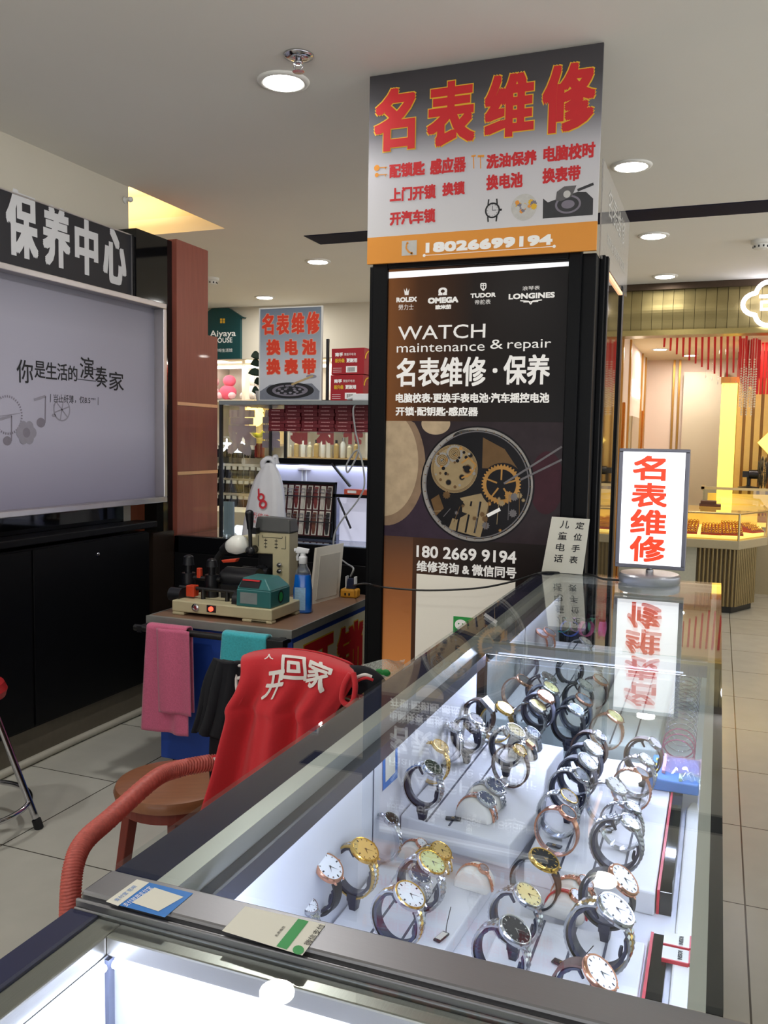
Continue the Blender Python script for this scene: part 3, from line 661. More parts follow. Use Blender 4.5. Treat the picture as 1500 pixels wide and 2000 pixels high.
# leaf-shaped brass panels on the left side wall
for j, yy in enumerate((7.80, 9.76)):
    b = MB(); b.prism([(0, 0), (.22, 0), (.22, .75), (.12, 1.62), (.02, .75)], (-.83, yy, .2), UY, UZ, UX, .03); tag(b.build('bronze_wall_fin', P('bronze_gloss', rgb(190, 120, 50), .25, .9, var=.1), bevel=.004), ['tapered bronze fin just behind the light box column', 'tapered bronze fin further back on the jewellery shop side wall'][j], 'wall ornament')
b = MB(); b.box(-.83, -.80, 8.62, 9.35, 0.1, 1.72); tag(b.build('mirror_panel', P('pale_mirror', rgb(214, 214, 190), .12, .7)), 'pale glass door panel on the jewellery shop side wall', 'panel')
b = MB()
for k in range(4): b.box(-.83, -.805, 8.75+k*.17, 8.87+k*.17, 1.92, 2.08-.02*k)
tag(b.build('lit_wall_sign', P('lit_white_wall_letters', (1, .97, .94), emit=(1, .97, .94), es=4, var=0)), 'small lit white sign on the jewellery shop side wall', 'sign')
# yellow lit column and slats
t = thing('yellow_lit_column', 'tall glowing yellow column in the jewellery shop', 'column', (bx(1423, 9.4), 9.4, 0))
m = MB(); m.box(-.075, .075, 0, .15, 0, 2.08); m.build('lit_shaft', P('lit_yellow_onyx', (1, .76, .16), .4, emit=(1, .70, .12), es=1.25, var=.12, scale=3), t)
m = MB(); m.box(-.085, .085, -.01, .16, 2.08, 2.14); m.build('cap', gold, t)
t = thing('slatted_gold_wall', 'gold slatted wall at the back right of the jewellery shop', 'panel')
m = MB(); m.box(bx(1436, 9.8), 2.4, 9.8, 9.84, 0, 2.15); m.build('backing', P('dark_gold_back', rgb(150, 112, 58), .5, .3), t)
x = bx(1436, 9.8)+.02
while x < 1.3:
    m = MB(); m.box(x, x+.055, 9.765, 9.8, 0, 2.15); m.build('slat', P('gold_slat', rgb(198, 164, 96), .35, .5, var=.06), t); x += .085
m = MB(); m.box(bx(1436, 9.8), 2.4, 9.7, 9.84, 2.15, 2.42); m.build('header', P('dark_red_header', rgb(150, 60, 44), .5), t)
# red ribbons
redr = P('red_ribbon', rgb(214, 40, 36), .5, var=.06)
t = thing('red_ribbon_ceiling_display', 'red ribbons hanging in a slanting row from the jewellery shop ceiling', 'decoration')
for k in range(14):
    px = 1298.5+k*12.3; yb = [678, 685, 692, 697, 704, 710, 717, 722, 730, 736, 736, 728, 720, 715][k]
    Y = 8.3; a = ony(px, 655, Y); c = ony(px-1.5, yb, Y); m = MB()
    m.hexa([(c.x-.008, Y-.002, c.z), (c.x+.008, Y-.002, c.z), (c.x+.008, Y+.002, c.z), (c.x-.008, Y+.002, c.z)], [(a.x-.010, Y-.002, 2.42), (a.x+.010, Y-.002, 2.42), (a.x+.010, Y+.002, 2.42), (a.x-.010, Y+.002, 2.42)]); m.build('ribbon', redr, t)
    if k > 5:
        m = MB(); m.lathe([(0, -.03), (.008, -.016), (.003, 0), (0, .004)], (c.x+.03, Y+.3, c.z-.05), 10); m.cyl((c.x+.03, Y+.3, c.z-.05), (c.x+.03, Y+.3, 2.42), .0012, 5); m.build('glass_drop', M['clearring'], t, smooth=True)
t = thing('red_drape_chandelier', 'red cloth and bead cluster hanging at the right of the jewellery shop', 'chandelier')
random.seed(3)
for k in range(16):
    px = 1448+k*2.2+random.random()*2; yb = 725+random.random()*40; Y = 8.5+random.random()*.3; a = ony(px, 655, Y); c = ony(px, yb, Y)
    m = MB(); m.hexa([(c.x-.012, Y, c.z), (c.x+.012, Y, c.z), (c.x+.012, Y+.01, c.z), (c.x-.012, Y+.01, c.z)], [(a.x-.022, Y, 2.42), (a.x+.022, Y, 2.42), (a.x+.022, Y+.01, 2.42), (a.x-.022, Y+.01, 2.42)]); m.build('drape', redr, t)
beadm = P('pale_bead', rgb(238, 226, 206), .3)
for k in range(10):
    px = 1448+k*3.2; Y = 8.42; c = ony(px, 720+20*math.sin(k*2.1), Y); m = MB()
    for j in range(16): m.ball((c.x, Y, c.z-.022*j), .009, n=6)
    m.cyl((c.x, Y, c.z-.35), (c.x, Y, 2.42), .0012, 5); m.build('bead_strand', beadm, t)
for k in range(5):
    px = 1478+k*7; Y = 8.9; a = ony(px, 700, Y); c = ony(px, 770, Y); m = MB(); m.box(c.x-.012, c.x+.012, Y, Y+.004, c.z, 2.42); m.build('ribbon', redr, t)
for (px, py) in ((1322, 699), (1352, 720), (1408, 720)):
    pass
for j, (x, y) in enumerate(((-.62, 9.3), (-.35, 10.0), (.22, 8.9))):
    t = thing('shop_downlight', ['lit downlight in the jewellery shop ceiling nearest its side wall', 'lit downlight in the jewellery shop ceiling above the beige panel', 'lit downlight in the jewellery shop ceiling among the ribbons'][j], 'downlight', (x, y, 2.42))
    m = MB(); m.lathe([(.06, -.004), (.085, -.008), (.09, 0)], n=24); m.build('trim_ring', M['offwhite'], t, smooth=True)
    m = MB(); m.lathe([(0, -.007), (.062, -.007), (.062, 0)], n=24); m.build('lens', M['downlit'], t)
# wall ornament: gold diamond
p = ony(1505, 865, 9.6); m = MB(); m.prism([(-.12, 0), (0, -.13), (.12, 0), (0, .13)], (p.x, 9.7, p.z), UX, UZ, UY, .05); tag(m.build('gold_diamond_plaque', P('lit_gold_plaque', (1, .8, .25), emit=(1, .75, .2), es=.7), bevel=.006), 'glowing gold diamond plaque on the slatted wall', 'plaque')
# showcase
t = thing('gold_showcase', 'angular glass showcase full of gold on a fluted brass base', 'showcase', (0, 0, 0))
fl_ = P('fluted_brass', rgb(150, 132, 92), .35, .7, var=.08)
stone = P('grey_beige_stone_top', rgb(176, 164, 134), .4, var=.05)
A = [(-.9, 7.80), (.185, 7.80), (.43, 8.30), (.43, 9.05), (-.9, 9.05)]
Bf = [(-.9, 7.95), (.0, 7.95), (.17, 7.95), (.34, 8.30), (.34, 8.95), (-.9, 8.95)]
m = MB(); m.prism(Bf, (0, 0, .06), UX, UY, UZ, .52); m.build('plinth', P('brass_plinth_core', rgb(92, 78, 56), .5, .4), t)
m = MB(); m.prism([(p[0]-.02*sgn(p[0]), p[1]+.02) for p in Bf], (0, 0, 0), UX, UY, UZ, .06); m.build('kick_base', M['darkrod'], t)
segs = [((-.14, 7.95), (.17, 7.95)), ((.17, 7.95), (.34, 8.30))]
for a, c in segs:
    L = math.hypot(c[0]-a[0], c[1]-a[1]); n = int(L/.034)
    for i in range(n):
        f = (i+.5)/n; m = MB(); m.cyl((a[0]+(c[0]-a[0])*f, a[1]+(c[1]-a[1])*f, .06), (a[0]+(c[0]-a[0])*f, a[1]+(c[1]-a[1])*f, .575), .012, 8); m.build('flute', fl_, t, smooth='auto')
m = MB(); m.box(-.9, -.15, 7.93, 7.96, .06, .58); m.build('side_panel', P('pale_grey_panel', rgb(196, 196, 180), .5), t)
m = MB(); m.prism(A, (0, 0, .575), UX, UY, UZ, .075); m.build('deck', stone, t, bevel=.006)
def inset(poly, d):
    cx_ = sum(p[0] for p in poly)/len(poly); cy_ = sum(p[1] for p in poly)/len(poly); return [(p[0]+(cx_-p[0])*d, p[1]+(cy_-p[1])*d) for p in poly]
gy = P('lit_gold_display_bed', (1, .74, .22), .6, emit=(1, .66, .14), es=1.0, var=.1, scale=12)
m = MB(); m.prism(inset(A, .06), (0, 0, .66), UX, UY, UZ, .02); m.build('display_bed', gy, t)
m = MB(); m.box(-.86, .36, 8.93, 8.95, .68, .862); m.build('lit_back_board', P('lit_amber_board', (.8, .52, .12), .6, emit=(1, .62, .12), es=.35, var=.25, scale=9), t)
A2 = inset(A, .02)
m = MB()
for i in range(1, 3):
    a, c = A2[i-1], A2[i]; m.add([(a[0], a[1], .65), (c[0], c[1], .65), (c[0], c[1], .875), (a[0], a[1], .875)], [(0, 1, 2, 3)])
m.add([(p[0], p[1], .875) for p in A2], [(0, 1, 2, 3, 4)])
m.build('glass_cover', M['glass'], t)
fr = P('champagne_metal', rgb(206, 186, 140), .3, .9)
m = MB()
for i in range(1, 3): m.cyl((*A2[i-1], .878), (*A2[i], .878), .009, 8)
for p_ in A2[1:3]: m.cyl((*p_, .65), (*p_, .878), .010, 8)
m.cyl((*A2[2], .878), (A2[2][0], 9.0, .878), .009, 8)
m.build('metal_frame', fr, t)
# gold pieces in rows inside, each a small tray
golditem = P('polished_gold', rgb(236, 180, 70), .22, 1, var=.1); redtray = P('red_display_tray', rgb(150, 40, 24), .6)
random.seed(5); n = 0
names = ['front left', 'front middle', 'front right', 'right corner', 'second row left', 'second row middle', 'second row right', 'rear right corner', 'third row left', 'third row middle', 'third row right', 'fourth row left', 'fourth row right']
for i, (x, y, rz) in enumerate(((-.24, 7.96, 0), (-.04, 7.96, 0), (.13, 7.99, .1), (.31, 8.36, .95), (-.24, 8.16, 0), (-.04, 8.16, 0), (.13, 8.18, 0), (.27, 8.6, .95), (-.24, 8.40, 0), (-.04, 8.40, 0), (.13, 8.42, 0), (-.24, 8.68, 0), (.12, 8.70, 0))):
    t2 = thing('gold_jewellery_tray', f'small red tray of gold pieces at the {names[i]} of the lit showcase', 'jewellery tray', (x, y, .680), rz, 'trays in the gold showcase')
    m = MB(); m.hexa([(-.085, -.05, 0), (.085, -.05, 0), (.085, .05, 0), (-.085, .05, 0)], [(-.085, -.05, .012), (.085, -.05, .012), (.085, .05, .05), (-.085, .05, .05)]); m.build('tray', redtray, t2)
    m = MB()
    for a in range(6):
        for c in range(3):
            u = -.07+a*.028; v = -.034+c*.032; z = .012+(v+.05)*.38+.004
            m.tube([(u+.009*math.cos(q*PI/4), v, z+.008+.009*math.sin(q*PI/4)) for q in range(8)], .0035, 5, closed=True)
    m.build('gold_pieces', golditem, t2, smooth=True)
b = MB(); b.box(-.16, .03, 8.6, 8.75, .878, .90); b.box(-.15, -.01, 8.61, 8.74, .90, .93); tag(b.build('dark_display_tray', P('dark_brown_leather', rgb(70, 36, 30), .5)), 'dark brown tray lying on the showcase glass', 'tray')
# upper glass tier
t = thing('rear_showcase', 'taller glass showcase with champagne rail behind the fluted one', 'showcase', (0, 0, 0))
m = MB(); m.box(-.14, 1.9, 9.15, 9.55, 0, .66); m.build('base_cabinet', stone, t)
m = MB(); m.box(-.14, 1.9, 9.15, 9.17, .66, 1.02); m.box(-.14, -.12, 9.15, 9.55, .66, 1.02); m.box(-.14, 1.9, 9.15, 9.55, 1.02, 1.03); m.build('glass_cover', M['glass'], t)
m = MB(); m.box(-.16, 1.92, 9.13, 9.16, 1.015, 1.04); m.box(-.16, -.13, 9.13, 9.57, 1.015, 1.04); m.build('top_rail', fr, t)
m = MB(); m.box(-.1, 1.85, 9.18, 9.50, .66, .70); m.build('display_bed', gy, t); m = MB(); m.box(-.1, 1.85, 9.51, 9.53, .66, .96); m.build('lit_back_board', P('lit_amber_board', (0, 0, 0)), t)
for i in range(4):
    t2 = thing('gold_necklace_tray', f'red tray of gold necklaces, {ordn[i]} from the left in the rear showcase', 'jewellery tray', (.42+i*.3, 9.28, .70), 0, 'trays in the rear showcase')
    m = MB(); m.hexa([(-.11, -.06, 0), (.11, -.06, 0), (.11, .06, 0), (-.11, .06, 0)], [(-.11, -.06, .02), (.11, -.06, .02), (.11, .06, .12), (-.11, .06, .12)]); m.build('tray', redtray, t2)
    m = MB()
    for a in range(7): m.tube([(-.09+a*.03+.012*math.cos(q*PI/4), -.01, .07+.03*math.sin(q*PI/4)) for q in range(8)], .004, 5, closed=True)
    m.build('gold_pieces', golditem, t2, smooth=True)
# fan
p = ony(1475, 950, 9.3); t = thing('desk_fan', 'black desk fan seen from the side on the rear showcase', 'fan', (ony(1462, 940, 9.35).x, 9.35, 1.03))
m = MB(); m.lathe([(.10, 0), (.10, .012), (.03, .022), (.018, .03), (.018, .10)], n=24); m.build('base', M['blackplastic'], t, smooth='auto')
m = MB(); m.cyl((0, 0, .14), (.09, 0, .14), .045, 16); m.box(-.06, .0, -.03, .03, .11, .17); m.cyl((0, 0, .09), (0, 0, .13), .02, 10); m.build('motor_housing', M['blackplastic'], t, smooth='auto')
m = MB()
for rr, xx in ((.15, .10), (.16, .12), (.15, .15), (.11, .165), (.06, .17), (.11, .085)): m.tube([(xx, rr*math.cos(q*PI/16), .16+rr*math.sin(q*PI/16)) for q in range(32)], .004, 6, closed=True)
for q in range(24): 
    a = q*PI/12; m.tube([(.08, .03*math.cos(a), .16+.03*math.sin(a)), (.12, .16*math.cos(a), .16+.16*math.sin(a)), (.17, .04*math.cos(a), .16+.04*math.sin(a))], .0022, 5)
m.build('cage', M['blackplastic'], t)
for q in range(3):
    m = MB(); a0 = q*2*PI/3
    m.grid(lambda u, v, a0=a0: (.11+.03*(v-.5), (.03+.11*u)*math.cos(a0+(v-.5)*.9), .16+(.03+.11*u)*math.sin(a0+(v-.5)*.9)), 4, 5); m.build('blade', M['blackplastic'], t, smooth=True, solid=.002)
# ------------------------------------------------------------------ light box column with the two shop signs
YT = 3.0
XA, XB = -1.243, -.418
t = thing('light_box_column', 'tall black light box column with the brown watch maintenance poster', 'light box', (0, 0, 0))
m = MB(); m.box(XA, XB, YT+.012, 3.78, 0, 2.09); m.build('carcass', M['blackframe'], t, bevel=.004)
px0, px1, pz0, pz1 = -1.163, -.507, .30, 2.072
m = MB()
m.box(XA+.02, px0, YT-.012, YT+.02, .18, 2.10); m.box(px1, XB-.045, YT-.012, YT+.02, .18, 2.10); m.box(px0, px1, YT-.012, YT+.02, pz1, 2.10); m.box(px0, px1, YT-.012, YT+.02, .18, pz0)
m.build('frame', M['blackframe'], t, bevel=.004)
m = MB(); m.box(XB-.001, XB+.018, YT+.10, YT+.125, 0, 2.10); m.box(XB-.001, XB+.026, YT+.125, YT+.16, 0, 2.10); m.box(XB-.001, XB+.018, YT+.16, YT+.19, 0, 2.10)
m.box(XB-.001, XB+.012, 3.72, 3.78, 0, 2.10); m.build('side_frame', M['blackframe'], t, bevel=.003)
m = MB(); m.box(XB-.001, XB+.004, YT+.19, 3.72, .1, 2.06); m.build('side_panel', P('dark_mirror_panel', rgb(120, 112, 100), .03, .9, var=.03), t)
m = MB(); m.box(XB+.002, XB+.012, YT+.2, 3.72, 2.062, 2.072); m.build('lit_edge', P('lit_orange_edge', (1, .6, .35), emit=(1, .55, .3), es=1.2), t)
pg = RAMP('brown_poster_print', 'X', [(0, rgb(124, 78, 44)), (.18, rgb(72, 46, 30)), (.5, rgb(32, 26, 24)), (1, rgb(24, 22, 23))], .25, spec=.12, emit=.26, lo=px0, hi=px1)
m = MB(); m.box(px0, px1, YT+.002, YT+.012, pz0, pz1); po = m.build('poster', pg, t)
fp = Face('y', YT+.002)
PW = P('lit_white_poster_print', rgb(225, 222, 218), .3, emit=rgb(225, 222, 218), es=.36, var=.02)
m = MB()
def c7(x, y): return (700+x/2.7778, 480+y/2.7778)
fp.shape(m, [c7(163, 143), c7(1147, 86), c7(1145, 110), c7(270, 172), c7(163, 178)], P('lit_white_tube_strip', (1, 1, 1), emit=(.93, .96, 1), es=.55, var=0))
for s, bl, tr, bo in (('ROLEX', (206, 308), (318, 276), .0012), ('勞力士', (218, 350), (300, 316), 0), ('Ω', (434, 270), (482, 226), .002), ('OMEGA', (377, 315), (543, 275), .0018), ('欧米茄', (418, 346), (504, 318), .001),
                      ('TUDOR', (608, 284), (746, 253), .0010), ('帝舵表', (632, 320), (718, 290), 0), ('浪琴表', (890, 243), (985, 216), 0), ('LONGINES', (815, 292), (1066, 250), .0012),
                      ('WATCH', (215, 512), (690, 422), .0003), ('maintenance', (208, 580), (686, 520), 0), ('&', (715, 560), (785, 508), 0), ('repair', (808, 574), (1047, 505), 0),
                      ('名表维修', (205, 765), (695, 600), .0022), ('·', (728, 690), (755, 664), .002), ('保养', (785, 755), (1042, 588), .0022),
                      ('电脑校表·更换手表电池·汽车摇控电池', (202, 852), (1037, 797), .0012), ('开锁·配钥匙·感应器', (202, 922), (650, 874), .0012)):
    fp.text(m, s, c7(*bl), c7(*tr), PW, bo)
# crown, shield and winged marks over the brand words
fp.shape(m, [c7(252, 268), c7(247, 232), c7(256, 250), c7(262, 228), c7(268, 250), c7(277, 232), c7(272, 268)], PW)
for s in (((665, 205), (665, 228), (678, 243), (692, 228), (692, 205)),): fp.line(m, [c7(*p) for p in s+(s[0],)], .004, PW)
fp.line(m, [c7(668, 215), c7(690, 215)], .003, PW); fp.line(m, [c7(678, 206), c7(678, 240)], .003, PW)
fp.line(m, [c7(878, 298), c7(925, 302), c7(935, 318), c7(945, 300), c7(996, 294)], .004, PW); fp.line(m, [c7(895, 306), c7(976, 302)], .003, PW)
def c8(x, y): return (700+x/2.7778, 900+y/2.7778)
fp.text(m, '180 2669 9194', c8(315, 518), c8(858, 500), PW, .003) if False else fp.text(m, '180 2669 9194', c8(315, 522), c8(858, 492), PW, .0014)
fp.text(m, '维修咨询 & 微信同号', c8(316, 600), c8(858, 578), PW, .0012)
m.build('white_lettering', None, po)
# printed photograph of a movement
m = MB(); e = .0005
D = lambda n, c, em=.20: P(n, rgb(*[x*.86 for x in c]), .25, spec=.12, emit=rgb(*c), es=em, var=.45, scale=22)
bg = D('poster_photo_ground', (52, 42, 46)); glow = D('poster_photo_glow', (196, 172, 140)); glow2 = D('poster_photo_glow_rim', (150, 124, 100)); purple = D('poster_photo_purple', (62, 48, 62)); gold_ = D('poster_photo_gold', (190, 140, 74)); plate = D('poster_photo_plate', (168, 146, 108)); dark = D('poster_photo_dark', (22, 20, 24)); rim = D('poster_photo_rim', (160, 156, 150)); brown = D('poster_photo_brown', (112, 84, 52)); darkred = D('poster_photo_red', (64, 28, 38)); steelp = D('poster_photo_steel', (120, 116, 118))
u0, v0 = fp.uv(*c7(153, 950)); u1, v1 = fp.uv(*c8(1100, 440)); vb = fp.uv(*c8(148, 405))[1]
fp.shape(m, [(px0, vb), (px1, vb), (px1, v0), (px0, v0)], bg, .0004, px=False)
fp.shape(m, [(px0, vb), (px0+.3, vb), (px0+.42, vb+.12), (px0+.12, vb+.28), (px0, vb+.25)], purple, .0005, px=False)
def clipc(cx, cz, r, r2=None, n=56):
    pts = []
    for x, z in circ(cx, cz, r, n, r2): pts.append((min(max(x, px0), px1), min(max(z, vb), v0)))
    return pts
fp.shape(m, clipc(*fp.uv(*c8(150, 25)), .155, .225), glow2, .0006, px=False); fp.shape(m, clipc(*fp.uv(*c8(140, 10)), .135, .200), glow, .0007, px=False)
fp.shape(m, clipc(*fp.uv(*c7(420, 965)), .055, .04), glow, .0006, px=False)
fp.shape(m, clipc(*fp.uv(*c8(1020, 120)), .06, .11), darkred, .0006, px=False)
cx, cz = fp.uv(*c8(640, 130)); R = .205
fp.shape(m, circ(cx, cz, R, 64), rim, .0008, px=False); fp.shape(m, circ(cx+.003, cz, R-.010, 64), dark, .0009, px=False)
fp.shape(m, [(cx-.10, cz-.165), (cx+.02, cz-.19), (cx+.06, cz-.02), (cx-.06, cz-.05)], plate, .0010, px=False)
for k in range(4): fp.line(m, [(cx-.07+k*.034, cz-.175), (cx-.05+k*.034, cz-.06)], .007, dark, .0011, px=False)
fp.shape(m, [(cx-.15, cz-.10), (cx-.07, cz-.13), (cx-.02, cz-.10), (cx-.06, cz-.05), (cx-.13, cz-.04)], dark, .0012, px=False)
fp.shape(m, [(cx-.17, cz-.06), (cx-.15, cz-.12), (cx-.12, cz-.09), (cx-.14, cz-.04)], brown, .0013, px=False)
fp.shape(m, [(cx-.05, cz-.10), (cx+.01, cz-.12), (cx-.0, cz-.08), (cx-.05, cz-.075)], plate, .0014, px=False)
fp.shape(m, [(cx+.02, cz+.17), (cx+.10, cz+.13), (cx+.15, cz+.06), (cx+.02, cz+.06)], brown, .0010, px=False)
bxc, bzc = fp.uv(*c7(520, 1210)); fp.shape(m, circ(bxc, bzc, .088, 40), plate, .0015, px=False)
for (dx, dz, r, mt) in ((-.045, .03, .030, rim), (.0, .055, .032, rim), (.03, -.03, .012, dark), (-.02, -.05, .012, dark), (.05, -.0, .018, brown), (.06, .05, .01, dark)):
    fp.shape(m, gear(bxc+dx, bzc+dz, r, 20, .003), mt, .0018, px=False); fp.shape(m, circ(bxc+dx, bzc+dz, r*.72, 20), plate if mt is rim else dark, .0021, px=False)
gx, gz = fp.uv(*c7(775, 1295)); fp.shape(m, circ(gx+.005, gz-.005, .082, 32), dark, .0017, px=False)
fp.ringshape(m, gear(gx, gz, .072, 36, .006), [(gx+.054*math.cos(2*PI*i/144), gz+.054*math.sin(2*PI*i/144)) for i in range(144)], gold_, .0022)
for k in range(5): a = k*2*PI/5+.3; fp.line(m, [(gx, gz), (gx+.056*math.cos(a), gz+.056*math.sin(a))], .006, gold_, .0021, px=False)
fp.shape(m, circ(gx, gz, .016, 20), dark, .0024, px=False)
fp.line(m, [c7(790, 1290), c7(1105, 1090)], .007, steelp, .0026); fp.line(m, [c7(880, 1270), c7(1105, 1160)], .007, steelp, .0026)
fp.ringshape(m, circ(*fp.uv(*c7(600, 1040)), .06, 24, .028), circ(*fp.uv(*c7(600, 1040)), .05, 24, .018), dark, .0008)
random.seed(21)
for k in range(40):
    q = 2*PI*k/40; fp.line(m, [(cx+.192*math.cos(q), cz+.192*math.sin(q)), (cx+.199*math.cos(q), cz+.199*math.sin(q))], .0025, brown, .00125, px=False)
for k in range(26):
    q = random.random()*2*PI; r = .02+.060*math.sqrt(random.random()); x, z = bxc+r*math.cos(q), bzc+r*math.sin(q); fp.shape(m, circ(x, z, .003+.004*random.random(), 12), [dark, gold_, rim, brown][k % 4], .0023+.00002*k, px=False)
for k in range(7):
    fp.ringshape(m, circ(bxc, bzc, .086-.002*k*.5, 40), circ(bxc, bzc, .0845-.002*k*.5, 40), [brown, plate][k % 2], .0016+.00003*k)
for (dx, dz) in ((-.045, .03), (.0, .055)):
    for r_ in (.020, .014, .008): fp.ringshape(m, circ(bxc+dx, bzc+dz, r_, 24), circ(bxc+dx, bzc+dz, r_-.002, 24), brown, .0026)
    fp.line(m, [(bxc+dx-.006, bzc+dz-.004), (bxc+dx+.006, bzc+dz+.004)], .002, dark, .0028, px=False)
for k in range(22):
    q = PI*1.05+PI*.9*random.random(); r = .08+.11*random.random(); x, z = cx+r*math.cos(q), cz+r*math.sin(q)
    fp.shape(m, gear(x, z, .006+.010*random.random(), 10, .003), [brown, plate, dark, gold_, steelp][k % 5], .0029+.00002*k, px=False)
for k in range(9): fp.line(m, [(cx-.16+.04*k, cz-.175+.02*abs(k-4)*.9), (cx-.13+.036*k, cz-.10+.01*k)], .0022, [plate, steelp, brown][k % 3], .0034, px=False)
fp.ringshape(m, circ(cx, cz, R-.012, 64), circ(cx, cz, R-.016, 64), steelp, .0012); fp.ringshape(m, circ(cx, cz, R+.006, 64), circ(cx, cz, R+.001, 64), dark, .0009)
fp.line(m, [c7(560, 1180), c7(600, 1150), c7(640, 1190), c7(610, 1240), c7(560, 1260)], .006, gold_, .0030)
fp.line(m, [c8(700, 298), c8(770, 262)], .012, P('lit_white_poster_print', (1, 1, 1)), .0036)
m.build('printed_movement_photograph', None, po)
m = MB(); fp.shape(m, [(px0, pz0), (px1, pz0), (px1, vb), (px0, vb)], None, .0004, px=False); m.build('lower_print', RAMP('dark_poster_print', 'X', [(0, rgb(84, 54, 36)), (.30, rgb(56, 38, 30)), (.5, rgb(36, 29, 26)), (1, rgb(26, 23, 23))], .25, spec=.12, emit=.3, lo=px0, hi=px1), po); m = MB(); fp.shape(m, [(px0, pz0), (px0+.115, pz0), (px0+.115, vb), (px0, vb)], None, .0006, px=False); m.build('copper_print', RAMP('copper_poster_print', 'Z', [(0, rgb(226, 176, 130)), (.35, rgb(190, 122, 66)), (.7, rgb(140, 84, 46)), (1, rgb(72, 46, 32))], .2, spec=.3, emit=.42, lo=pz0, hi=vb), po)  # copper strip paints the light box glow into the poster's lower left
# white square under the phone number and the green chat mark
m = MB(); a = fp.uv(*c8(316, 612)); a2 = fp.uv(*c8(852, 655)); c = a[1]-(a2[0]-a[0])*1.02
fp.shape(m, [(a[0], c), (a2[0], c), (a2[0], a[1]), (a[0], a[1])], P('lit_cream_square', rgb(226, 220, 206), .3, emit=rgb(226, 220, 206), es=.3, var=.02), px=False)
gq = fp.uv(*c8(516, 842)); gr = P('lit_green_mark', rgb(32, 140, 62), .3, emit=rgb(32, 140, 62), es=.3); s_ = .075
fp.shape(m, [(gq[0], gq[1]-s_), (gq[0]+s_, gq[1]-s_), (gq[0]+s_, gq[1]), (gq[0], gq[1])], gr, .0012, px=False)
fp.shape(m, circ(gq[0]+.029, gq[1]-.030, .023, 24, .020), PW, .0015, px=False); fp.shape(m, circ(gq[0]+.048, gq[1]-.048, .018, 24, .016), PW, .0018, px=False)
for dx, dz in ((.021, -.026), (.036, -.026)): fp.shape(m, circ(gq[0]+dx, gq[1]+dz, .003, 10), gr, .0020, px=False)
m.build('pale_square', None, po)

# big sign on top
YF = 2.955
t = thing('watch_repair_sign', 'large grey and orange sign with big red yellow-edged characters under the ceiling', 'sign', (0, 0, 0))
fs = Face('y', YF)
def c2(x, y): return (680+x/2.6786, 50+y/2.6786)
zA, zB, zC = fs.uv(*c2(113, 1248))[1], fs.uv(*c2(113, 1110))[1], 2.745
xa, xb = fs.uv(*c2(107, 700))[0], fs.uv(*c2(1317, 640))[0]
m = MB(); m.box(xa, xb, YF, YF+.012, zB, zC); m.build('board', RAMP('grey_fade_print', 'Z', [(0, rgb(214, 212, 214)), (.42, rgb(196, 194, 200)), (.62, rgb(110, 108, 114)), (.85, rgb(62, 60, 64)), (1, rgb(54, 52, 56))], .45, lo=zB, hi=zC), t)
m = MB(); m.box(xa, xb, YF, YF+.012, zA, zB); m.build('orange_band', M['signorange'], t)
m = MB(); my = MB()
for ch, bl, tr in (('名', (130, 672), (360, 306)), ('表', (405, 648), (675, 266)), ('维', (705, 603), (985, 226)), ('修', (1005, 577), (1307, 170))):
    A_, B_ = fs.uv(*c2(*bl)), fs.uv(*c2(*tr)); g = .010
    my.text(ch, *fs.fr, A_[0], B_[0], A_[1], B_[1], None, .0100, .0006)
    m.text(ch, *fs.fr, A_[0]+.0035, B_[0]-.0035, A_[1]+.0035, B_[1]-.0035, None, .0068, .0013)
my.build('character_outline', M['signyellow'], t); m.build('large_red_characters', M['signred'], t)
m = MB()
for s, bl, tr in (('配锁匙', (215, 800), (403, 706)), ('感应器', (428, 783), (617, 680)), ('洗油保养', (722, 752), (988, 648)), ('电脑校时', (1020, 717), (1295, 605)),
                  ('上门开锁', (218, 925), (460, 828)), ('换锁', (492, 893), (612, 812)), ('换电池', (722, 863), (915, 764)), ('换表带', (1015, 828), (1218, 728)), ('开汽车锁', (218, 1048), (458, 955))):
    m = MB(); fs.text(m, s, c2(*bl), c2(*tr), None, .0020); m.build('red_service_line', M['signred'], t)
m = MB(); oi = M['signorange']
for cy_, hd in ((745, 14), (782, 9)):
    a = fs.uv(*c2(150, cy_)); fs.shape(m, circ(*a, hd/2400*1.5+.002, 14), oi, px=False); fs.line(m, [c2(152, cy_), c2(205, cy_-4)], .003, oi); fs.line(m, [c2(195, cy_-4), c2(195, cy_+8)], .003, oi)
m.build('orange_key_icons', None, t); m = MB()
for xx in (656, 692): fs.line(m, [c2(xx, 685), c2(xx+2, 748)], .0032, oi)
fs.line(m, [c2(645, 684), c2(668, 680)], .006, oi); fs.line(m, [c2(678, 684), c2(712, 682)], .008, oi)
m.build('orange_hammer_icons', None, t)
m = MB(); wh = M['print_white']
fs.text(m, '18026699194', c2(405, 1190), c2(1070, 1090), wh, .0030)
fs.line(m, [c2(398, 1203), c2(1078, 1155)], .002, wh)
for p_ in ((398, 1203), (1078, 1155)): fs.shape(m, circ(*fs.uv(*c2(*p_)), .0055, 14), wh, px=False)
gsq = P('pale_grey_print', rgb(196, 194, 190), .5); a = fs.uv(*c2(280, 1205)); c = fs.uv(*c2(360, 1122)); fs.shape(m, [a, (c[0], a[1]), c, (a[0], c[1])], gsq, px=False)
fs.line(m, [c2(308, 1140), c2(303, 1165), c2(318, 1185), c2(335, 1192)], .006, oi, .0012); fs.line(m, [c2(306, 1138), c2(316, 1136)], .008, oi, .0012); fs.line(m, [c2(330, 1196), c2(338, 1188)], .008, oi, .0012)
m.build('phone_number', None, t)
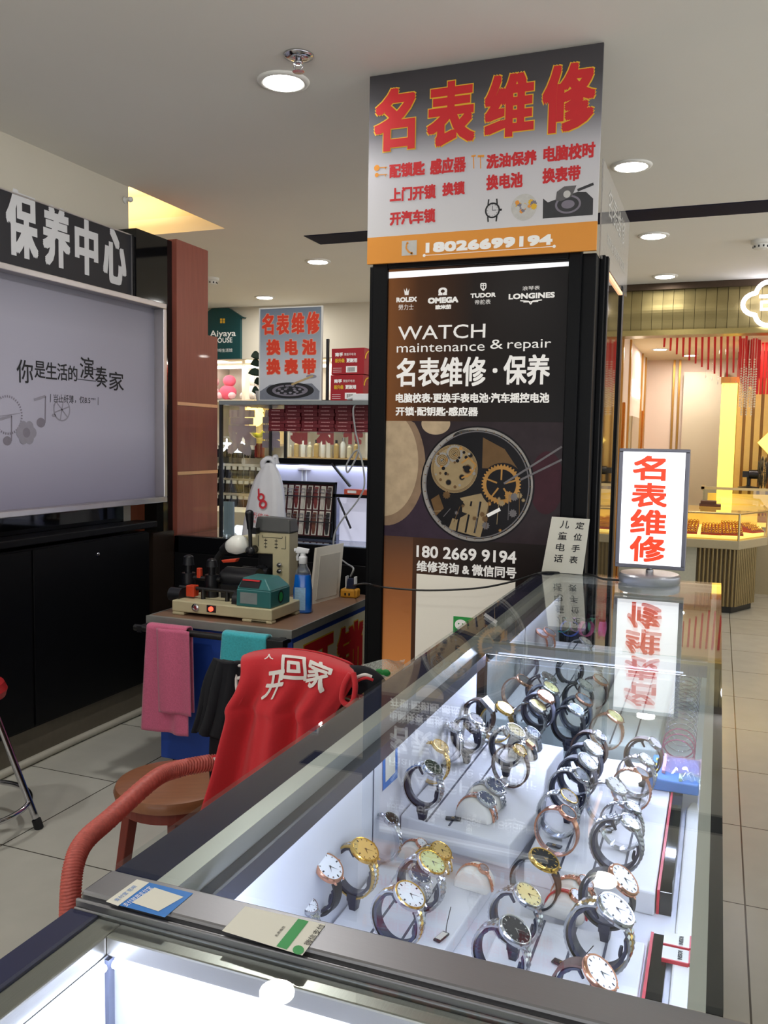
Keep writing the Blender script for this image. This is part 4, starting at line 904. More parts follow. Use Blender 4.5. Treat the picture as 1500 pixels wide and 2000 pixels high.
# printed wristwatch, movement and case opener pictures
m = MB(); ik = M['ink']
a = fs.uv(*c2(755, 967)); fs.ringshape(m, circ(*a, .0265, 30), circ(*a, .021, 30), ik); 
for k in range(12): q = k*PI/6; fs.line(m, [(a[0]+.017*math.cos(q), a[1]+.017*math.sin(q)), (a[0]+.020*math.cos(q), a[1]+.020*math.sin(q))], .0015, ik, px=False)
fs.line(m, [(a[0], a[1]), (a[0]+.014, a[1])], .002, ik, px=False); fs.line(m, [(a[0], a[1]), (a[0], a[1]+.015)], .002, ik, px=False); fs.shape(m, circ(a[0]+.0295, a[1], .004, 10), ik, px=False)
for sx in (-1, 1):
    for sz in (-1, 1): fs.line(m, [(a[0]+sx*.016, a[1]+sz*.020), (a[0]+sx*.014, a[1]+sz*.038)], .005, ik, px=False)
a = fs.uv(*c2(920, 950)); fs.shape(m, circ(*a, .044, 36), P('print_silver', rgb(196, 194, 190), .4, var=.2, scale=60), px=False)
random.seed(11)
for k in range(16): q = random.random()*2*PI; r = random.random()*.034; fs.shape(m, gear(a[0]+r*math.cos(q), a[1]+r*math.sin(q), .006+random.random()*.006, 8, .002), [M['signyellow'], M['inkgrey'], gsq, M['signorange']][k % 4], .0008+k*.00004, px=False)
c1 = [c2(*p_) for p_ in ((1020, 905), (1045, 925), (1100, 905), (1200, 870), (1245, 870), (1282, 905), (1280, 990), (1018, 1010))]
fs.shape(m, c1, P('print_dark_grey', rgb(44, 44, 48), .4, var=.3, scale=50))
a = fs.uv(*c2(1150, 935)); fs.ringshape(m, circ(*a, .043, 30, .030), circ(*a, .036, 30, .024), M['inkgrey'], .0009); fs.shape(m, circ(*a, .022, 24, .014), M['inkgrey'], .0009, px=False)
fs.shape(m, [c2(*p_) for p_ in ((1085, 915), (1092, 870), (1130, 842), (1195, 836), (1170, 895), (1110, 920))], P('print_grey', rgb(92, 90, 92), .4, var=.3, scale=50), .0010); fs.shape(m, circ(*fs.uv(*c2(1145, 882)), .012, 20), gsq, .0013, px=False)
fs.line(m, [c2(1200, 862), c2(1284, 828)], .009, P('print_dark_grey', (0, 0, 0)), .0010)
m.build('printed_pictures', None, t)
# acrylic header on the right
t = thing('acrylic_side_header', 'translucent grey acrylic panel with faint lettering on the right of the column top', 'panel')
m = MB(); m.box(XB-.001+.004, XB+.008, 3.04, 3.92, 2.085, 2.405); m.build('sheet', M['acrylic'], t)
fa = Face('x', XB+.008); m = MB(); m.text('名表维修', *fa.fr, 3.2, 3.75, 2.26, 2.36, P('faint_grey_print', rgb(196, 194, 188), .5), 0); m.text('换电池 换表带 配锁匙', *fa.fr, 3.2, 3.8, 2.16, 2.20, P('faint_grey_print', (0, 0, 0)), 0); m.build('lettering', None, t)

# ------------------------------------------------------------------ blue work bench with the key machine
BZ = .69
t = thing('blue_work_bench', 'blue work bench with a brown top and metal edge carrying the key machine', 'work bench', (0, 0, 0))
bx0, bx1, by0, by1 = -2.225, -1.545, 2.99, 3.86
m = MB(); m.box(bx0, bx1, by0, by1, BZ-.024, BZ); m.build('bench_top', P('brown_bench_board', rgb(126, 96, 76), .45, var=.2, scale=12, stretch=(1, 8, 1)), t)
m = MB(); m.box(bx0-.005, bx1+.005, by0-.008, by0, BZ-.030, BZ+.002); m.box(bx0-.005, bx1+.005, by0, by0+.012, BZ, BZ+.002); m.box(bx1, bx1+.005, by0, by1, BZ-.030, BZ+.002); m.box(bx0-.005, bx0, by0, by1, BZ-.030, BZ+.002); m.build('edge_trim', M['edgegrey'], t)
m = MB(); m.box(bx0+.04, bx1-.012, by0+.03, by1-.01, .07, BZ-.024); m.build('body', M['blue'], t, bevel=.003)
for x in (bx0+.09, bx1-.07):
    for y in (by0+.09, by1-.09):
        m = MB(); m.cyl((x-.012, y, .028), (x+.012, y, .028), .028, 18); m.box(x-.018, x-.013, y-.02, y+.02, .028, .07); m.box(x+.013, x+.018, y-.02, y+.02, .028, .07); m.box(x-.018, x+.018, y-.02, y+.02, .064, .07); m.build('caster', M['blackplastic'], t)
m = MB(); m.cyl((bx0-.01, by0-.075, .655), (bx1+.0, by0-.075, .655), .014, 12); rl = m.build('towel_rail', M['darkrod'], t, smooth='auto')
for x in (bx0+.02, bx1-.03):
    m = MB(); m.box(x-.012, x+.012, by0-.088, by0+.032, .638, .664); m.build('rail_bracket', M['blackplastic'], t)
m = MB(); m.box(bx1-.095, bx1+.012, by0-.095, by0-.05, .632, .672); m.build('clamp', M['blackplastic'], t, bevel=.004)
fx = Face('x', bx1-.0115); m = MB(); fx.shape(m, [(by0+.04, .10), (by1-.03, .10), (by1-.03, .632), (by0+.04, .632)], P('cream_sign_film', rgb(226, 218, 190), .45, var=.03), px=False); m.build('lettered_film', None, t)
m = MB(); my = MB()
for k, ch in enumerate('开锁'):
    a0 = by0+.12+k*.345; my.text(ch, *fx.fr, a0-.006, a0+.315, .294, .606, None, .017, .0012); m.text(ch, *fx.fr, a0, a0+.31, .30, .60, None, .012, .0024)
my.build('yellow_outline', M['signyellow'], t); m.build('red_characters', M['signred'], t)
# towels
def towel(name, lab, mat, x0, x1, zf, zb, yc, waves, th):
    t = thing(name, lab, 'towel')
    def fn(u, v):
        # v: front hem -> over the bar -> back hem
        Lf, Lb = .672-zf, .672-zb; tot = Lf+Lb+.06; s = v*tot
        wv = waves*math.sin(u*9+v*2)+waves*.5*math.sin(u*17+1)
        if s < Lf: y, z = yc-.021-wv*(Lf-s)/Lf, zf+s
        elif s < Lf+.06: a = (s-Lf)/.06*PI; y, z = yc-.021*math.cos(a), .672+.008*math.sin(a)
        else: y, z = yc+.021+.002*math.sin(u*8), .672-(s-Lf-.06)
        flare = 1+.18*max(0, (.672-z))/.4
        xm = (x0+x1)/2; return (xm+(u-.5)*(x1-x0)*flare-.02*max(0, .672-z), y, z)
    m = MB(); m.grid(fn, 26, 60); m.build('cloth', mat, t, smooth=True, solid=th); return t
yr = by0-.075
towel('pink_towel', 'dusky pink towel folded over the rail of the blue bench', M['pink'], -2.16, -1.97, .235, .32, yr, .008, .006)
m = MB(); m.grid(lambda u, v: (-2.10+u*.155+.012*v, yr-.036-.006*math.sin(u*7)-.004*v, .672-v*.345), 12, 24)
o = m.build('folded_layer', M['pink'], bpy.data.objects['pink_towel'], smooth=True, solid=.006)
towel('turquoise_cloth', 'fluffy turquoise cloth over the rail beside the pink towel', M['tealcloth'], -1.80, -1.605, .565, .58, yr, .004, .012)
# key cutting machine
t = thing('key_cutting_machine', 'cream key cutting machine with a teal motor cover and black lever on the blue bench', 'key machine', (0, 0, BZ))
fx0, fx1, fy0, fy1 = -2.155, -1.672, 3.06, 3.36
cm = M['creammetal']
m = MB(); m.box(fx0, fx1, fy0, fy1, .014, .062); m.box(fx0, fx0+.06, fy0, fy1, 0, .014); m.box(fx1-.10, fx1-.02, fy0, fy0+.05, 0, .014); m.box(fx1-.05, fx1, fy0+.22, fy1, 0, .014); m.box(fx1-.14, fx1, fy0, fy0+.04, 0, .014); m.build('base', cm, t, bevel=.005)
# teal cover
m = MB(); tx0, tx1, ty0, ty1 = -1.845, -1.682, 3.07, 3.24
m.hexa([(tx0, ty0, .062), (tx1, ty0, .062), (tx1, ty1, .062), (tx0, ty1, .062)], [(tx0+.002, ty0, .135), (tx1, ty0, .135), (tx1, ty1, .135), (tx0+.002, ty1, .135)])
m.hexa([(tx0+.002, ty0, .135), (tx1, ty0, .135), (tx1, ty1, .135), (tx0+.002, ty1, .135)], [(tx0+.012, ty0+.035, .178), (tx1-.045, ty0+.035, .178), (tx1-.045, ty1-.02, .178), (tx0+.012, ty1-.02, .178)])
tc_ = m.build('motor_cover', M['teal'], t, bevel=.005)
fk = Face('y', ty0-.0005); m = MB()
m.poly([(tx0+.012, ty0-.001+.0035, .142), (tx0+.105, ty0-.001+.0035, .142), (tx0+.105, ty0+.0275, .173), (tx0+.014, ty0+.0275, .173)], M['blackplastic'])
m.build('maker_plate', None, tc_); m = MB()
m.poly([(tx0+.018, ty0-.0015+.021, .167), (tx0+.099, ty0-.0015+.021, .167), (tx0+.099, ty0+.0265-.001, .172), (tx0+.018, ty0+.0265-.001, .172)], M['signred'])
m.build('red_plate_band', None, tc_); m = MB()
m.poly([(tx0+.02, ty0-.001, .075), (tx0+.10, ty0-.001, .075), (tx0+.10, ty0-.001, .122), (tx0+.02, ty0-.001, .122)], P('silver_plate', rgb(150, 160, 160), .4, .4))
m.build('rating_plate', None, tc_); m = MB()
m.add([(tx1+.001, ty0+.085+.024*math.cos(q*PI/10), .10+.028*math.sin(q*PI/10)) for q in range(20)], [tuple(range(20))], M['blackplastic'])
m.add([(tx1+.0016, ty0+.085+.016*math.cos(q*PI/10), .10+.020*math.sin(q*PI/10)) for q in range(20)], [tuple(range(20))], M['green'])
m.build('round_sticker', None, tc_)
# tower
ax0, ax1, ay0, ay1 = -1.922, -1.750, 3.36, 3.445
m = MB(); m.prism([(-1.834, .062), (ax1, .062), (ax1, .34), (ax0, .34), (ax0, .318), (-2.0, .318), (-2.0, .240), (-1.834, .245)], (0, ay0, 0), UX, UZ, UY, ay1-ay0); tw = m.build('tower', cm, t, bevel=.004)
m = MB(); m.hexa([(ax0-.004, ay0-.005, .3405), (ax1+.004, ay0-.005, .3405), (ax1+.004, ay1+.003, .3405), (ax0-.004, ay1+.003, .3405)], [(ax0, ay0+.012, .408), (ax1-.006, ay0+.012, .403), (ax1-.006, ay1, .403), (ax0, ay1, .408)]); m.build('top_cap', M['greycap'], t, bevel=.008)
m = MB(); fk2 = ay0-.001
def ln(x0_, z0_, x1_, z1_, w_=.0012): 
    dx, dz = x1_-x0_, z1_-z0_; L = math.hypot(dx, dz); nx, nz_ = -dz/L*w_, dx/L*w_; m.poly([(x0_-nx, fk2, z0_-nz_), (x1_-nx, fk2, z1_-nz_), (x1_+nx, fk2, z1_+nz_), (x0_+nx, fk2, z0_+nz_)], M['ink'])
for a in ((-1.885, .318, -1.785, .318), (-1.885, .318, -1.885, .328), (-1.785, .318, -1.785, .326), (-1.905, .275, -1.905, .325), (-1.768, .272, -1.768, .328), (-1.768, .272, -1.79, .272)): ln(*a)
for x in (-1.868, -1.815):
    for z in (.275, .290, .305): ln(x-.008, z, x+.008, z, .0016); ln(x, z-.006, x, z+.008)
m.build('printed_diagram', None, tw)
for z in (.200, .172):
    m = MB(); m.lathe([(.010, 0), (.010, -.012), (.006, -.012), (.006, -.022), (0, -.022)], (ax1-.045, ay0, z), 14, 'Y'); m.build('bolt', M['chrome'], t, smooth='auto')
m = MB(); m.box(ax0+.0, -1.836, ay0+.03, ay1, .062, .238); m.cyl((ax0+.03, ay0+.03, .17), (ax0+.03, ay0-.02, .17), .02, 14); m.cyl((ax0-.06, ay0+.0, .16), (ax0+.07, ay0+.0, .16), .022, 16); m.build('cutter_head', M['blackplastic'], t)
# lever
lx, ly = -1.922, ay0-.032
m = MB(); m.cyl((lx, ly+.03, .262), (lx, ly-.01, .262), .018, 16); m.ball((lx, ly-.008, .258), .024, .02, .022, 16); m.cyl((lx, ly-.008, .262), (lx-.002, ly-.010, .37), .009, 12); m.tube(smoothpath([(lx-.002, ly-.010, .355), (lx-.002, ly-.011, .39), (lx-.004, ly-.012, .425)]), .016, 14, rf=lambda s_, a: .012+.008*s_); m.ball((lx-.004, ly-.012, .426), .020, .020, .016, 16); m.box(lx+.006, lx+.03, ly-.012, ly+.02, .335, .362); m.build('lever', M['blackplastic'], t, smooth='auto')
# black motor, clamps, rods
m = MB(); m.cyl((-2.01, 3.27, .135), (-1.85, 3.27, .135), .055, 24); m.box(-2.0, -1.86, 3.20, 3.34, .062, .12); m.cyl((-2.03, 3.27, .135), (-2.01, 3.27, .135), .04, 20); m.build('motor', M['blackplastic'], t, smooth='auto')
for i, (x, y, h) in enumerate(((-2.165, 3.20, .228), (-2.045, 3.20, .220))):
    m = MB(); m.cyl((x, y, .06), (x, y, .16), .030, 18); m.cyl((x, y, .16), (x, y, .20), .016, 12); m.cyl((x, y, .195), (x, y, h), .026, 16, r2=.022); m.ball((x, y, h), .022, .022, .012, 14); m.build('clamp_knob', M['blackplastic'], t, smooth='auto')
m = MB(); m.cyl((-2.17, 3.14, .105), (-1.85, 3.14, .105), .008, 12); m.cyl((-2.19, 3.20, .14), (-2.0, 3.20, .14), .010, 12); m.cyl((-1.93, 3.14, .062), (-1.93, 3.14, .105), .010, 10); m.cyl((-2.05, 3.14, .062), (-2.05, 3.14, .105), .010, 10); m.build('carriage_rods', M['darkrod'], t, smooth='auto')
m = MB(); m.cyl((-2.20, 3.12, .075), (-2.14, 3.12, .075), .030, 18); m.cyl((-1.88, 3.14, .07), (-1.855, 3.14, .07), .05, 18); m.build('carriage_knobs', M['blackplastic'], t, smooth='auto')
m = MB(); m.box(-2.125, -2.085, 3.12, 3.16, .070, .118); m.build('orange_clamp', M['orange'], t, bevel=.003)
m = MB(); m.box(-2.118, -2.098, 3.19, 3.21, .14, .185); m.build('orange_clamp', M['orange'], t, bevel=.003)
m = MB(); m.hexa([(-1.99, 3.2, .215), (-1.93, 3.2, .222), (-1.93, 3.23, .222), (-1.99, 3.23, .215)], [(-2.0, 3.2, .226), (-1.92, 3.2, .238), (-1.92, 3.23, .238), (-2.0, 3.23, .226)]); m.build('orange_lever', M['orange'], t, bevel=.003)
m = MB(); m.lathe([(.017, 0), (.017, -.006), (.010, -.008), (.010, -.004)], (-2.035, fy0, .040), 18, 'Y'); m.build('socket_ring', M['chrome'], t, smooth='auto')
m = MB(); m.box(-1.98, -1.935, fy0-.003, fy0, .026, .056); m.build('switch_plate', M['blackplastic'], t, bevel=.002); m = MB(); m.lathe([(.0105, 0), (.010, -.007), (0, -.009)], (-1.957, fy0-.003, .041), 16, 'Y'); m.build('lit_switch', M['lampred'], t, smooth='auto')
# work lamp of the machine
m = MB(); m.tube(smoothpath([(-2.13, 3.36, .0), (-2.13, 3.37, .12), (-2.12, 3.36, .20), (-2.08, 3.35, .245), (-2.06, 3.34, .258)]), .015, 12); m.tube([(-2.08, 3.345, .248), (-2.035, 3.33, .270)], .020, 14, r2=.030); m.build('lamp_arm', M['rubber'], t, smooth='auto')
m = MB(); d_ = Vector((.06, -.012, .016)).normalized(); p_ = Vector((-2.035, 3.33, .270))
m.tube([p_, p_+d_*.018, p_+d_*.035, p_+d_*.068, p_+d_*.086, p_+d_*.092], .04, 20, rf=lambda s_, a: [.030, .036, .042, .042, .032, .016][round(s_*5)]); m.build('lamp_bulb', M['bulbglass'], t, smooth=True)
# spray bottle
p = onz(591, 1196, BZ); t = thing('spray_bottle', 'spray bottle of blue glass cleaner with a white trigger on the bench', 'bottle', (p.x, p.y, BZ), .25)
m = MB()
def ell(prof, m_):
    n = 24; vs = []; fs_ = []
    for (rx, ry, z) in prof:
        for i in range(n): a = 2*PI*i/n; vs.append((rx*math.copysign(abs(math.cos(a))**.7, math.cos(a)), ry*math.copysign(abs(math.sin(a))**.7, math.sin(a)), z))
    k = len(prof)
    for j in range(k-1):
        for i in range(n): fs_.append((j*n+i, j*n+(i+1) % n, (j+1)*n+(i+1) % n, (j+1)*n+i))
    fs_ += [tuple(range(n-1, -1, -1)), tuple(range((k-1)*n, k*n))]; m_.add(vs, fs_)
ell([(.036, .024, 0), (.042, .029, .006), (.042, .029, .10), (.036, .026, .15), (.034, .024, .168)], m); bd = m.build('fluid_body', M['bluefluid'], t, smooth='auto')
m = MB(); ell([(.034, .024, .168), (.030, .022, .185), (.018, .016, .205), (.016, .016, .222)], m); m.build('clear_neck', M['clearplastic'], t, smooth=True)
m = MB(); m.grid(lambda u, v: (-.030+u*.048, -.0298-.0006*math.sin(PI*u), .015+v*.10+.0*u), 6, 8); m.build('label', P('blue_white_label', rgb(150, 190, 228), .4, var=.35, scale=70, stretch=(1, 1, 3)), bd)
m = MB(); m.lathe([(.019, .215), (.019, .245), (.013, .25), (.013, .262)], n=18); m.hexa([(-.032, -.012, .262), (.024, -.012, .262), (.024, .012, .262), (-.032, .012, .262)], [(-.026, -.010, .288), (.028, -.010, .280), (.028, .010, .280), (-.026, .010, .288)]); m.box(-.040, -.030, -.007, .007, .268, .282); m.tube([(-.02, 0, .262), (-.027, 0, .245), (-.024, 0, .228)], .006, 8); m.build('trigger_head', M['white'], t, smooth='auto', bevel=.002)
# leaning white panel
a0, a1, a2, a3 = onz(608, 1181, BZ), onz(662, 1166, BZ), None, None
t = thing('leaning_white_panel', 'white framed panel leaning on the back of the blue bench', 'panel', (0, 0, 0))
pa = Vector((a0.x, a0.y, BZ)); dirb = Vector((a1.x-a0.x, a1.y-a0.y, 0)); 
ta = ony(619, 1070, a0.y+.09); tb = ta+dirb
def lean(u, v): return pa.lerp(pa+dirb, u).lerp(ta.lerp(tb, u), v)
nrm = (lean(1, 0)-lean(0, 0)).cross(lean(0, 1)-lean(0, 0)).normalized()
def slab(u0, u1, v0, v1, d0, d1, mat, nm, par):
    m = MB(); q = [lean(u, v) for u, v in ((u0, v0), (u1, v0), (u1, v1), (u0, v1))]; m.add([x+nrm*d0 for x in q]+[x+nrm*d1 for x in q], [(3, 2, 1, 0), (4, 5, 6, 7), (0, 1, 5, 4), (1, 2, 6, 5), (2, 3, 7, 6), (3, 0, 4, 7)]); return m.build(nm, mat, par)
slab(0, 1, 0, 1, -.012, 0, P('cream_panel_frame', rgb(216, 210, 196), .5, var=.04), 'frame', t); slab(.14, .88, .06, .84, 0, .003, P('pale_grey_panel_face', rgb(186, 180, 168), .5, var=.05, scale=50), 'face', t)
# socket block, plug and cables
p = onz(684, 1166, BZ); t = thing('yellow_socket_block', 'yellow power socket block at the back corner of the bench', 'socket', (p.x, p.y, BZ), .1)
m = MB(); m.box(-.042, .042, -.03, .03, 0, .042); m.build('body', M['yellowplastic'], t, bevel=.008); m = MB(); m.box(-.02, -.012, -.031, -.0295, .012, .024); m.box(.0, .008, -.031, -.0295, .012, .024); m.build('socket_holes', M['blackplastic'], t)
t2 = thing('power_plug', 'dark blue and white power plug standing in the yellow socket block', 'plug', (p.x+.005, p.y, BZ+.042)); m = MB(); m.hexa([(-.022, -.016, 0), (.022, -.016, 0), (.022, .016, 0), (-.022, .016, 0)], [(-.014, -.012, .05), (.014, -.012, .05), (.014, .012, .05), (-.014, .012, .05)]); m.build('body', P('dark_blue_plastic', rgb(20, 28, 60), .4), t2, bevel=.003); m = MB(); m.box(-.026, -.020, -.014, .014, 0, .06); m.box(.018, .026, -.012, .012, .02, .06); m.build('shell', M['white'], t2, bevel=.002)
plug = p + Vector((0, 0, .10))
b = MB(); q2 = [plug, ony(690, 1110, p.y), ony(676, 1100, p.y+.15), ony(655, 1080, 3.95), ony(652, 1050, 3.97), ony(665, 1020, 3.98), ony(700, 975, 4.0), ony(712, 940, 4.0), ony(700, 880, 4.02), ony(678, 905, 4.02), ony(680, 922, 4.02), ony(700, 880, 4.02), ony(694, 840, 4.03), ony(690, 800, 4.03), ony(700, 783, 4.05)]
b.tube(smoothpath(q2, 10), .0045, 8); tag(b.build('grey_power_cable', M['cablegrey'], smooth=True), 'pale grey cable looping up from the bench plug to the top shelf', 'cable')
ce = onz(1225, 1134, 1.006)
b = MB(); q3 = [plug+Vector((.02, -.01, -.04)), ony(714, 1140, 2.94), ony(750, 1147, 2.93), ony(830, 1153, 2.93), ony(930, 1149, 2.92), ony(1000, 1136, 2.94), onz(1056, 1119, 1.0065), onz(1100, 1119, 1.0065), onz(1150, 1122, 1.0065), onz(1180, 1131, 1.0065), ce]
b.tube(smoothpath(q3, 10), .0035, 8); tag(b.build('black_lamp_cable', M['cableblack'], smooth=True), 'black cable sagging across the poster to the lit sign on the counter', 'cable')

# ------------------------------------------------------------------ back counter with glass shelf, boxes and strap rack
YK = 4.0; KZ = .90
t = thing('back_counter', 'black counter with a lit glass top behind the blue bench', 'counter', (0, 0, 0))
m = MB(); m.box(-2.80, -.9, YK, 4.62, 0, KZ-.09); m.build('base', M['blackcab'], t, bevel=.004)
m = MB(); m.box(-2.80, -.9, YK, YK+.03, KZ-.09, KZ); m.box(-2.80, -.9, 4.59, 4.62, KZ-.09, KZ); m.box(-2.80, -2.77, YK, 4.62, KZ-.09, KZ); m.build('top_frame', M['blackframe'], t, bevel=.003)
m = MB(); m.box(-2.77, -.9, YK+.03, 4.59, KZ-.085, KZ-.07); m.build('display_bed', P('lit_white_bed', rgb(236, 238, 246), .5, emit=LED, es=.25, var=.03), t)
m = MB(); m.box(-2.79, -.9, YK+.004, 4.61, KZ, KZ+.008); m.build('glass_top', M['glasstop'], t)
t = thing('glass_shelf_unit', 'glass shelf unit with grey top slab standing on the back counter', 'shelf unit', (0, 0, 0))
sx0 = ony(432, 900, YK+.03).x; sx1 = -1.0; sz = 1.645
m = MB(); m.box(sx0-.01, sx1, YK+.02, 4.60, sz-.022, sz); m.build('top_slab', P('grey_glass_slab', rgb(140, 146, 146), .2, .3), t, bevel=.002)
for x, y in ((sx0, YK+.03), (sx0, 4.58), (ony(558, 850, 4.58).x, 4.58)):
    m = MB(); m.box(x-.008, x+.008, y-.008, y+.008, KZ+.008, sz-.022); m.build('post', M['darkrod'], t)
m = MB(); m.box(sx0, sx1, 4.585, 4.591, KZ+.01, sz-.024); m.build('back_pane', M['glass'], t)
m = MB(); m.box(sx0-.003, sx0+.003, YK+.04, 4.57, KZ+.01, sz-.024); m.build('side_pane', M['glass'], t)
zsh = ony(620, 843, YK+.1).z; m = MB(); m.box(ony(524, 843, YK+.08).x-.02, sx1, YK+.08, 4.56, zsh-.008, zsh); m.build('inner_shelf', M['glass'], t)
# back-to-front lettering on the back pane (stuck on for the other side)
fb = Face('y', 4.584); m = MB(); gl_ = P('grey_vinyl_letter', rgb(196, 182, 186), .6); rl_ = P('red_vinyl_letter', rgb(220, 110, 98), .6)
def back(ch, pl, pr, mat, bo):    # read from behind: mirrored seen from here
    a, c = fb.uv(*pl), fb.uv(*pr); m.text(ch, (0, 4.584, 0), -UX, UZ, -c[0], -a[0], a[1], c[1], mat, bo, -.0008)
back('表', (444, 890), (502, 792), gl_, .012); back('维', (512, 880), (548, 800), gl_, .012)
for k, ch in enumerate('修保养'): back(ch, (566+k*52, 868), (606+k*52, 815), rl_, .007)
m.build('window_lettering', None, t)
# stack of battery cartons on the inner shelf
src = None; x00 = ony(527, 842, YK+.12).x; cw = .098
for c in range(8):
    for r in range(7):
        if c == 0 and r > 5: continue
        if src is None:
            src = thing('battery_carton', '', 'carton'); m = MB(); m.box(-cw/2+.002, cw/2-.002, 0, .09, 0, .0195); m.build('box', M['cartondark'], src, bevel=.0015)
            m = MB()
            for k in range(6): m.box(-.028+k*.0085, -.022+k*.0085, -.0006, 0, .007, .012)
            m.build('printed_text', P('pale_pink_print', rgb(206, 150, 150), .6), src); o = src
        else: o = copytree(src)
        o.location = (x00+(c+.5)*cw+(.003*math.sin(c*5+r*3)), YK+.10+.004*math.sin(c*3+r*7), zsh+r*.0197)
        tag(o, f'dark red battery carton, {ordn[c]} stack from the left, {ordn[r]} from the bottom', 'carton', 'battery cartons on the glass shelf')
# two big red cartons on the slab
for k, (z0_, lab) in enumerate(((sz, 'lower of two big red cartons on the grey slab'), (sz+.135, 'upper of two big red cartons on the grey slab'))):
    xa_ = ony(647, 740, YK+.08).x; t = thing('red_carton', lab, 'carton', (xa_+.004*k-.004, YK+.08, z0_), -.08)
    m = MB(); m.box(0, .19, 0, .26, 0, .133); bb_ = m.build('box', M['cartonred'], t, bevel=.002)
    m = MB(); ff = ((0, -.0006, 0), UX, UZ)
    m.text('南孚', *ff, .022, .068, .092, .112, M['print_white'], .001); m.text('聚能环电池', *ff, .075, .142, .095, .109, M['print_white']); m.text('新升级', *ff, .022, .078, .060, .082, M['signyellow'], .001); m.text('更耐用', *ff, .088, .150, .060, .082, M['print_white'], .001)
    m.box(.086, .150, -.0008, 0, .010, .042, M['print_white'])
    for j in range(7): m.box(.097+j*.006, .100+j*.006, -.0014, 0, .014, .036, M['ink'])
    for j in range(3): m.box(.01, .06, -.0008, 0, .012+j*.010, .014+j*.010, M['print_white'])
    m.build('carton_print', None, bb_)
    m = MB(); m.tube([(.1905, .06+.05*math.cos(a*.22), .075+.045*math.sin(a*.22)) for a in range(0, 15)], .004, 6, m=M['signyellow']); m.build('side_print', None, bb_)
# poster board standing on the slab
t = thing('counter_poster_board', 'grey poster board with red characters standing on the glass shelf', 'poster', (0, 0, 0))
YP = YK+.06; fq = Face('y', YP)
xa_, xb_ = fq.uv(508, 700)[0], fq.uv(627, 700)[0]; zt = fq.uv(560, 602)[1]
m = MB(); m.box(xa_, xb_, YP, YP+.008, sz, zt); m.build('board', RAMP('grey_blue_poster_print', 'Z', [(0, rgb(196, 198, 206)), (.3, rgb(206, 208, 214)), (.7, rgb(150, 160, 172)), (1, rgb(112, 124, 140))], .3, lo=sz, hi=zt), t)
m = MB(); m.box(xa_-.006, xa_, YP-.003, YP+.01, sz, zt+.006); m.box(xb_, xb_+.006, YP-.003, YP+.01, sz, zt+.006); m.box(xa_, xb_, YP-.003, YP+.01, zt, zt+.006); m.box(xa_, xb_, YP-.003, YP+.01, sz, sz+.006); m.build('clear_frame', M['offwhite'], t)
def c9(x, y): return (380+x/3.9474, 560+y/3.9474)
m = MB(); my = MB()
for s, bl, tr, bo in (('名', (520, 372), (612, 206), .0032), ('表', (632, 372), (732, 206), .0032), ('维', (748, 366), (848, 198), .0032), ('修', (862, 366), (966, 190), .0032), ('换', (555, 528), (664, 404), .004), ('电', (697, 528), (798, 402), .004), ('池', (828, 526), (940, 402), .004), ('换', (555, 678), (664, 554), .004), ('表', (692, 678), (800, 552), .004), ('带', (828, 676), (938, 552), .004)):
    A_, B_ = fq.uv(*c9(*bl)), fq.uv(*c9(*tr)); my.text(s, *fq.fr, A_[0]-.002, B_[0]+.002, A_[1]-.002, B_[1]+.002, None, bo+.0025, .0007); m.text(s, *fq.fr, A_[0], B_[0], A_[1], B_[1], None, bo, .0016)
my.build('character_outline', P('pale_orange_outline', rgb(232, 176, 150), .5), t); m.build('red_characters', M['signredorange'], t)
m = MB(); a = fq.uv(*c9(735, 800)); fq.shape(m, [(xa_, sz+.006), (xb_-.01, sz+.006), (xb_-.006, sz+.05), (xb_-.05, sz+.09), (xa_+.06, sz+.085), (xa_, sz+.05)], P('print_grey_blue', rgb(120, 124, 136), .4, var=.2), .0005, px=False)
fq.shape(m, circ(*a, .140, 40, .042), ik, .0008, px=False); fq.ringshape(m, circ(*a, .105, 36, .030), circ(*a, .085, 36, .022), M['inkgrey'], .0011)
for k in range(14): q = k*2.4; r = .03+.004*k; fq.shape(m, circ(a[0]+r*math.cos(q), a[1]+r*.3*math.sin(q), .010, 10, .005), [M['inkpale'], M['inkgrey']][k % 2], .0013+k*.00003, px=False)
fq.ringshape(m, circ(a[0], a[1]+.025, .036, 24, .012), circ(a[0], a[1]+.025, .028, 24, .008), ik, .0018); fq.line(m, [(a[0]+.01, a[1]+.03), (a[0]+.135, a[1]+.075)], .010, P('print_straw', rgb(186, 160, 110), .4), .0020, px=False); fq.shape(m, circ(a[0]+.125, a[1]+.072, .030, 16, .010), M['inkpale'], .0018, px=False)
m.build('printed_picture', None, t)
b = MB(); xq = fq.uv(634, 700)[0]; b.box(xq-.006, xq+.006, YP+.03, YP+.045, sz, sz+.32); b.box(xq-.05, xq+.05, YP+.02, YP+.10, sz, sz+.006); tag(b.build('black_display_stand', M['blackplastic']), 'thin black stand just right of the grey poster board', 'stand')
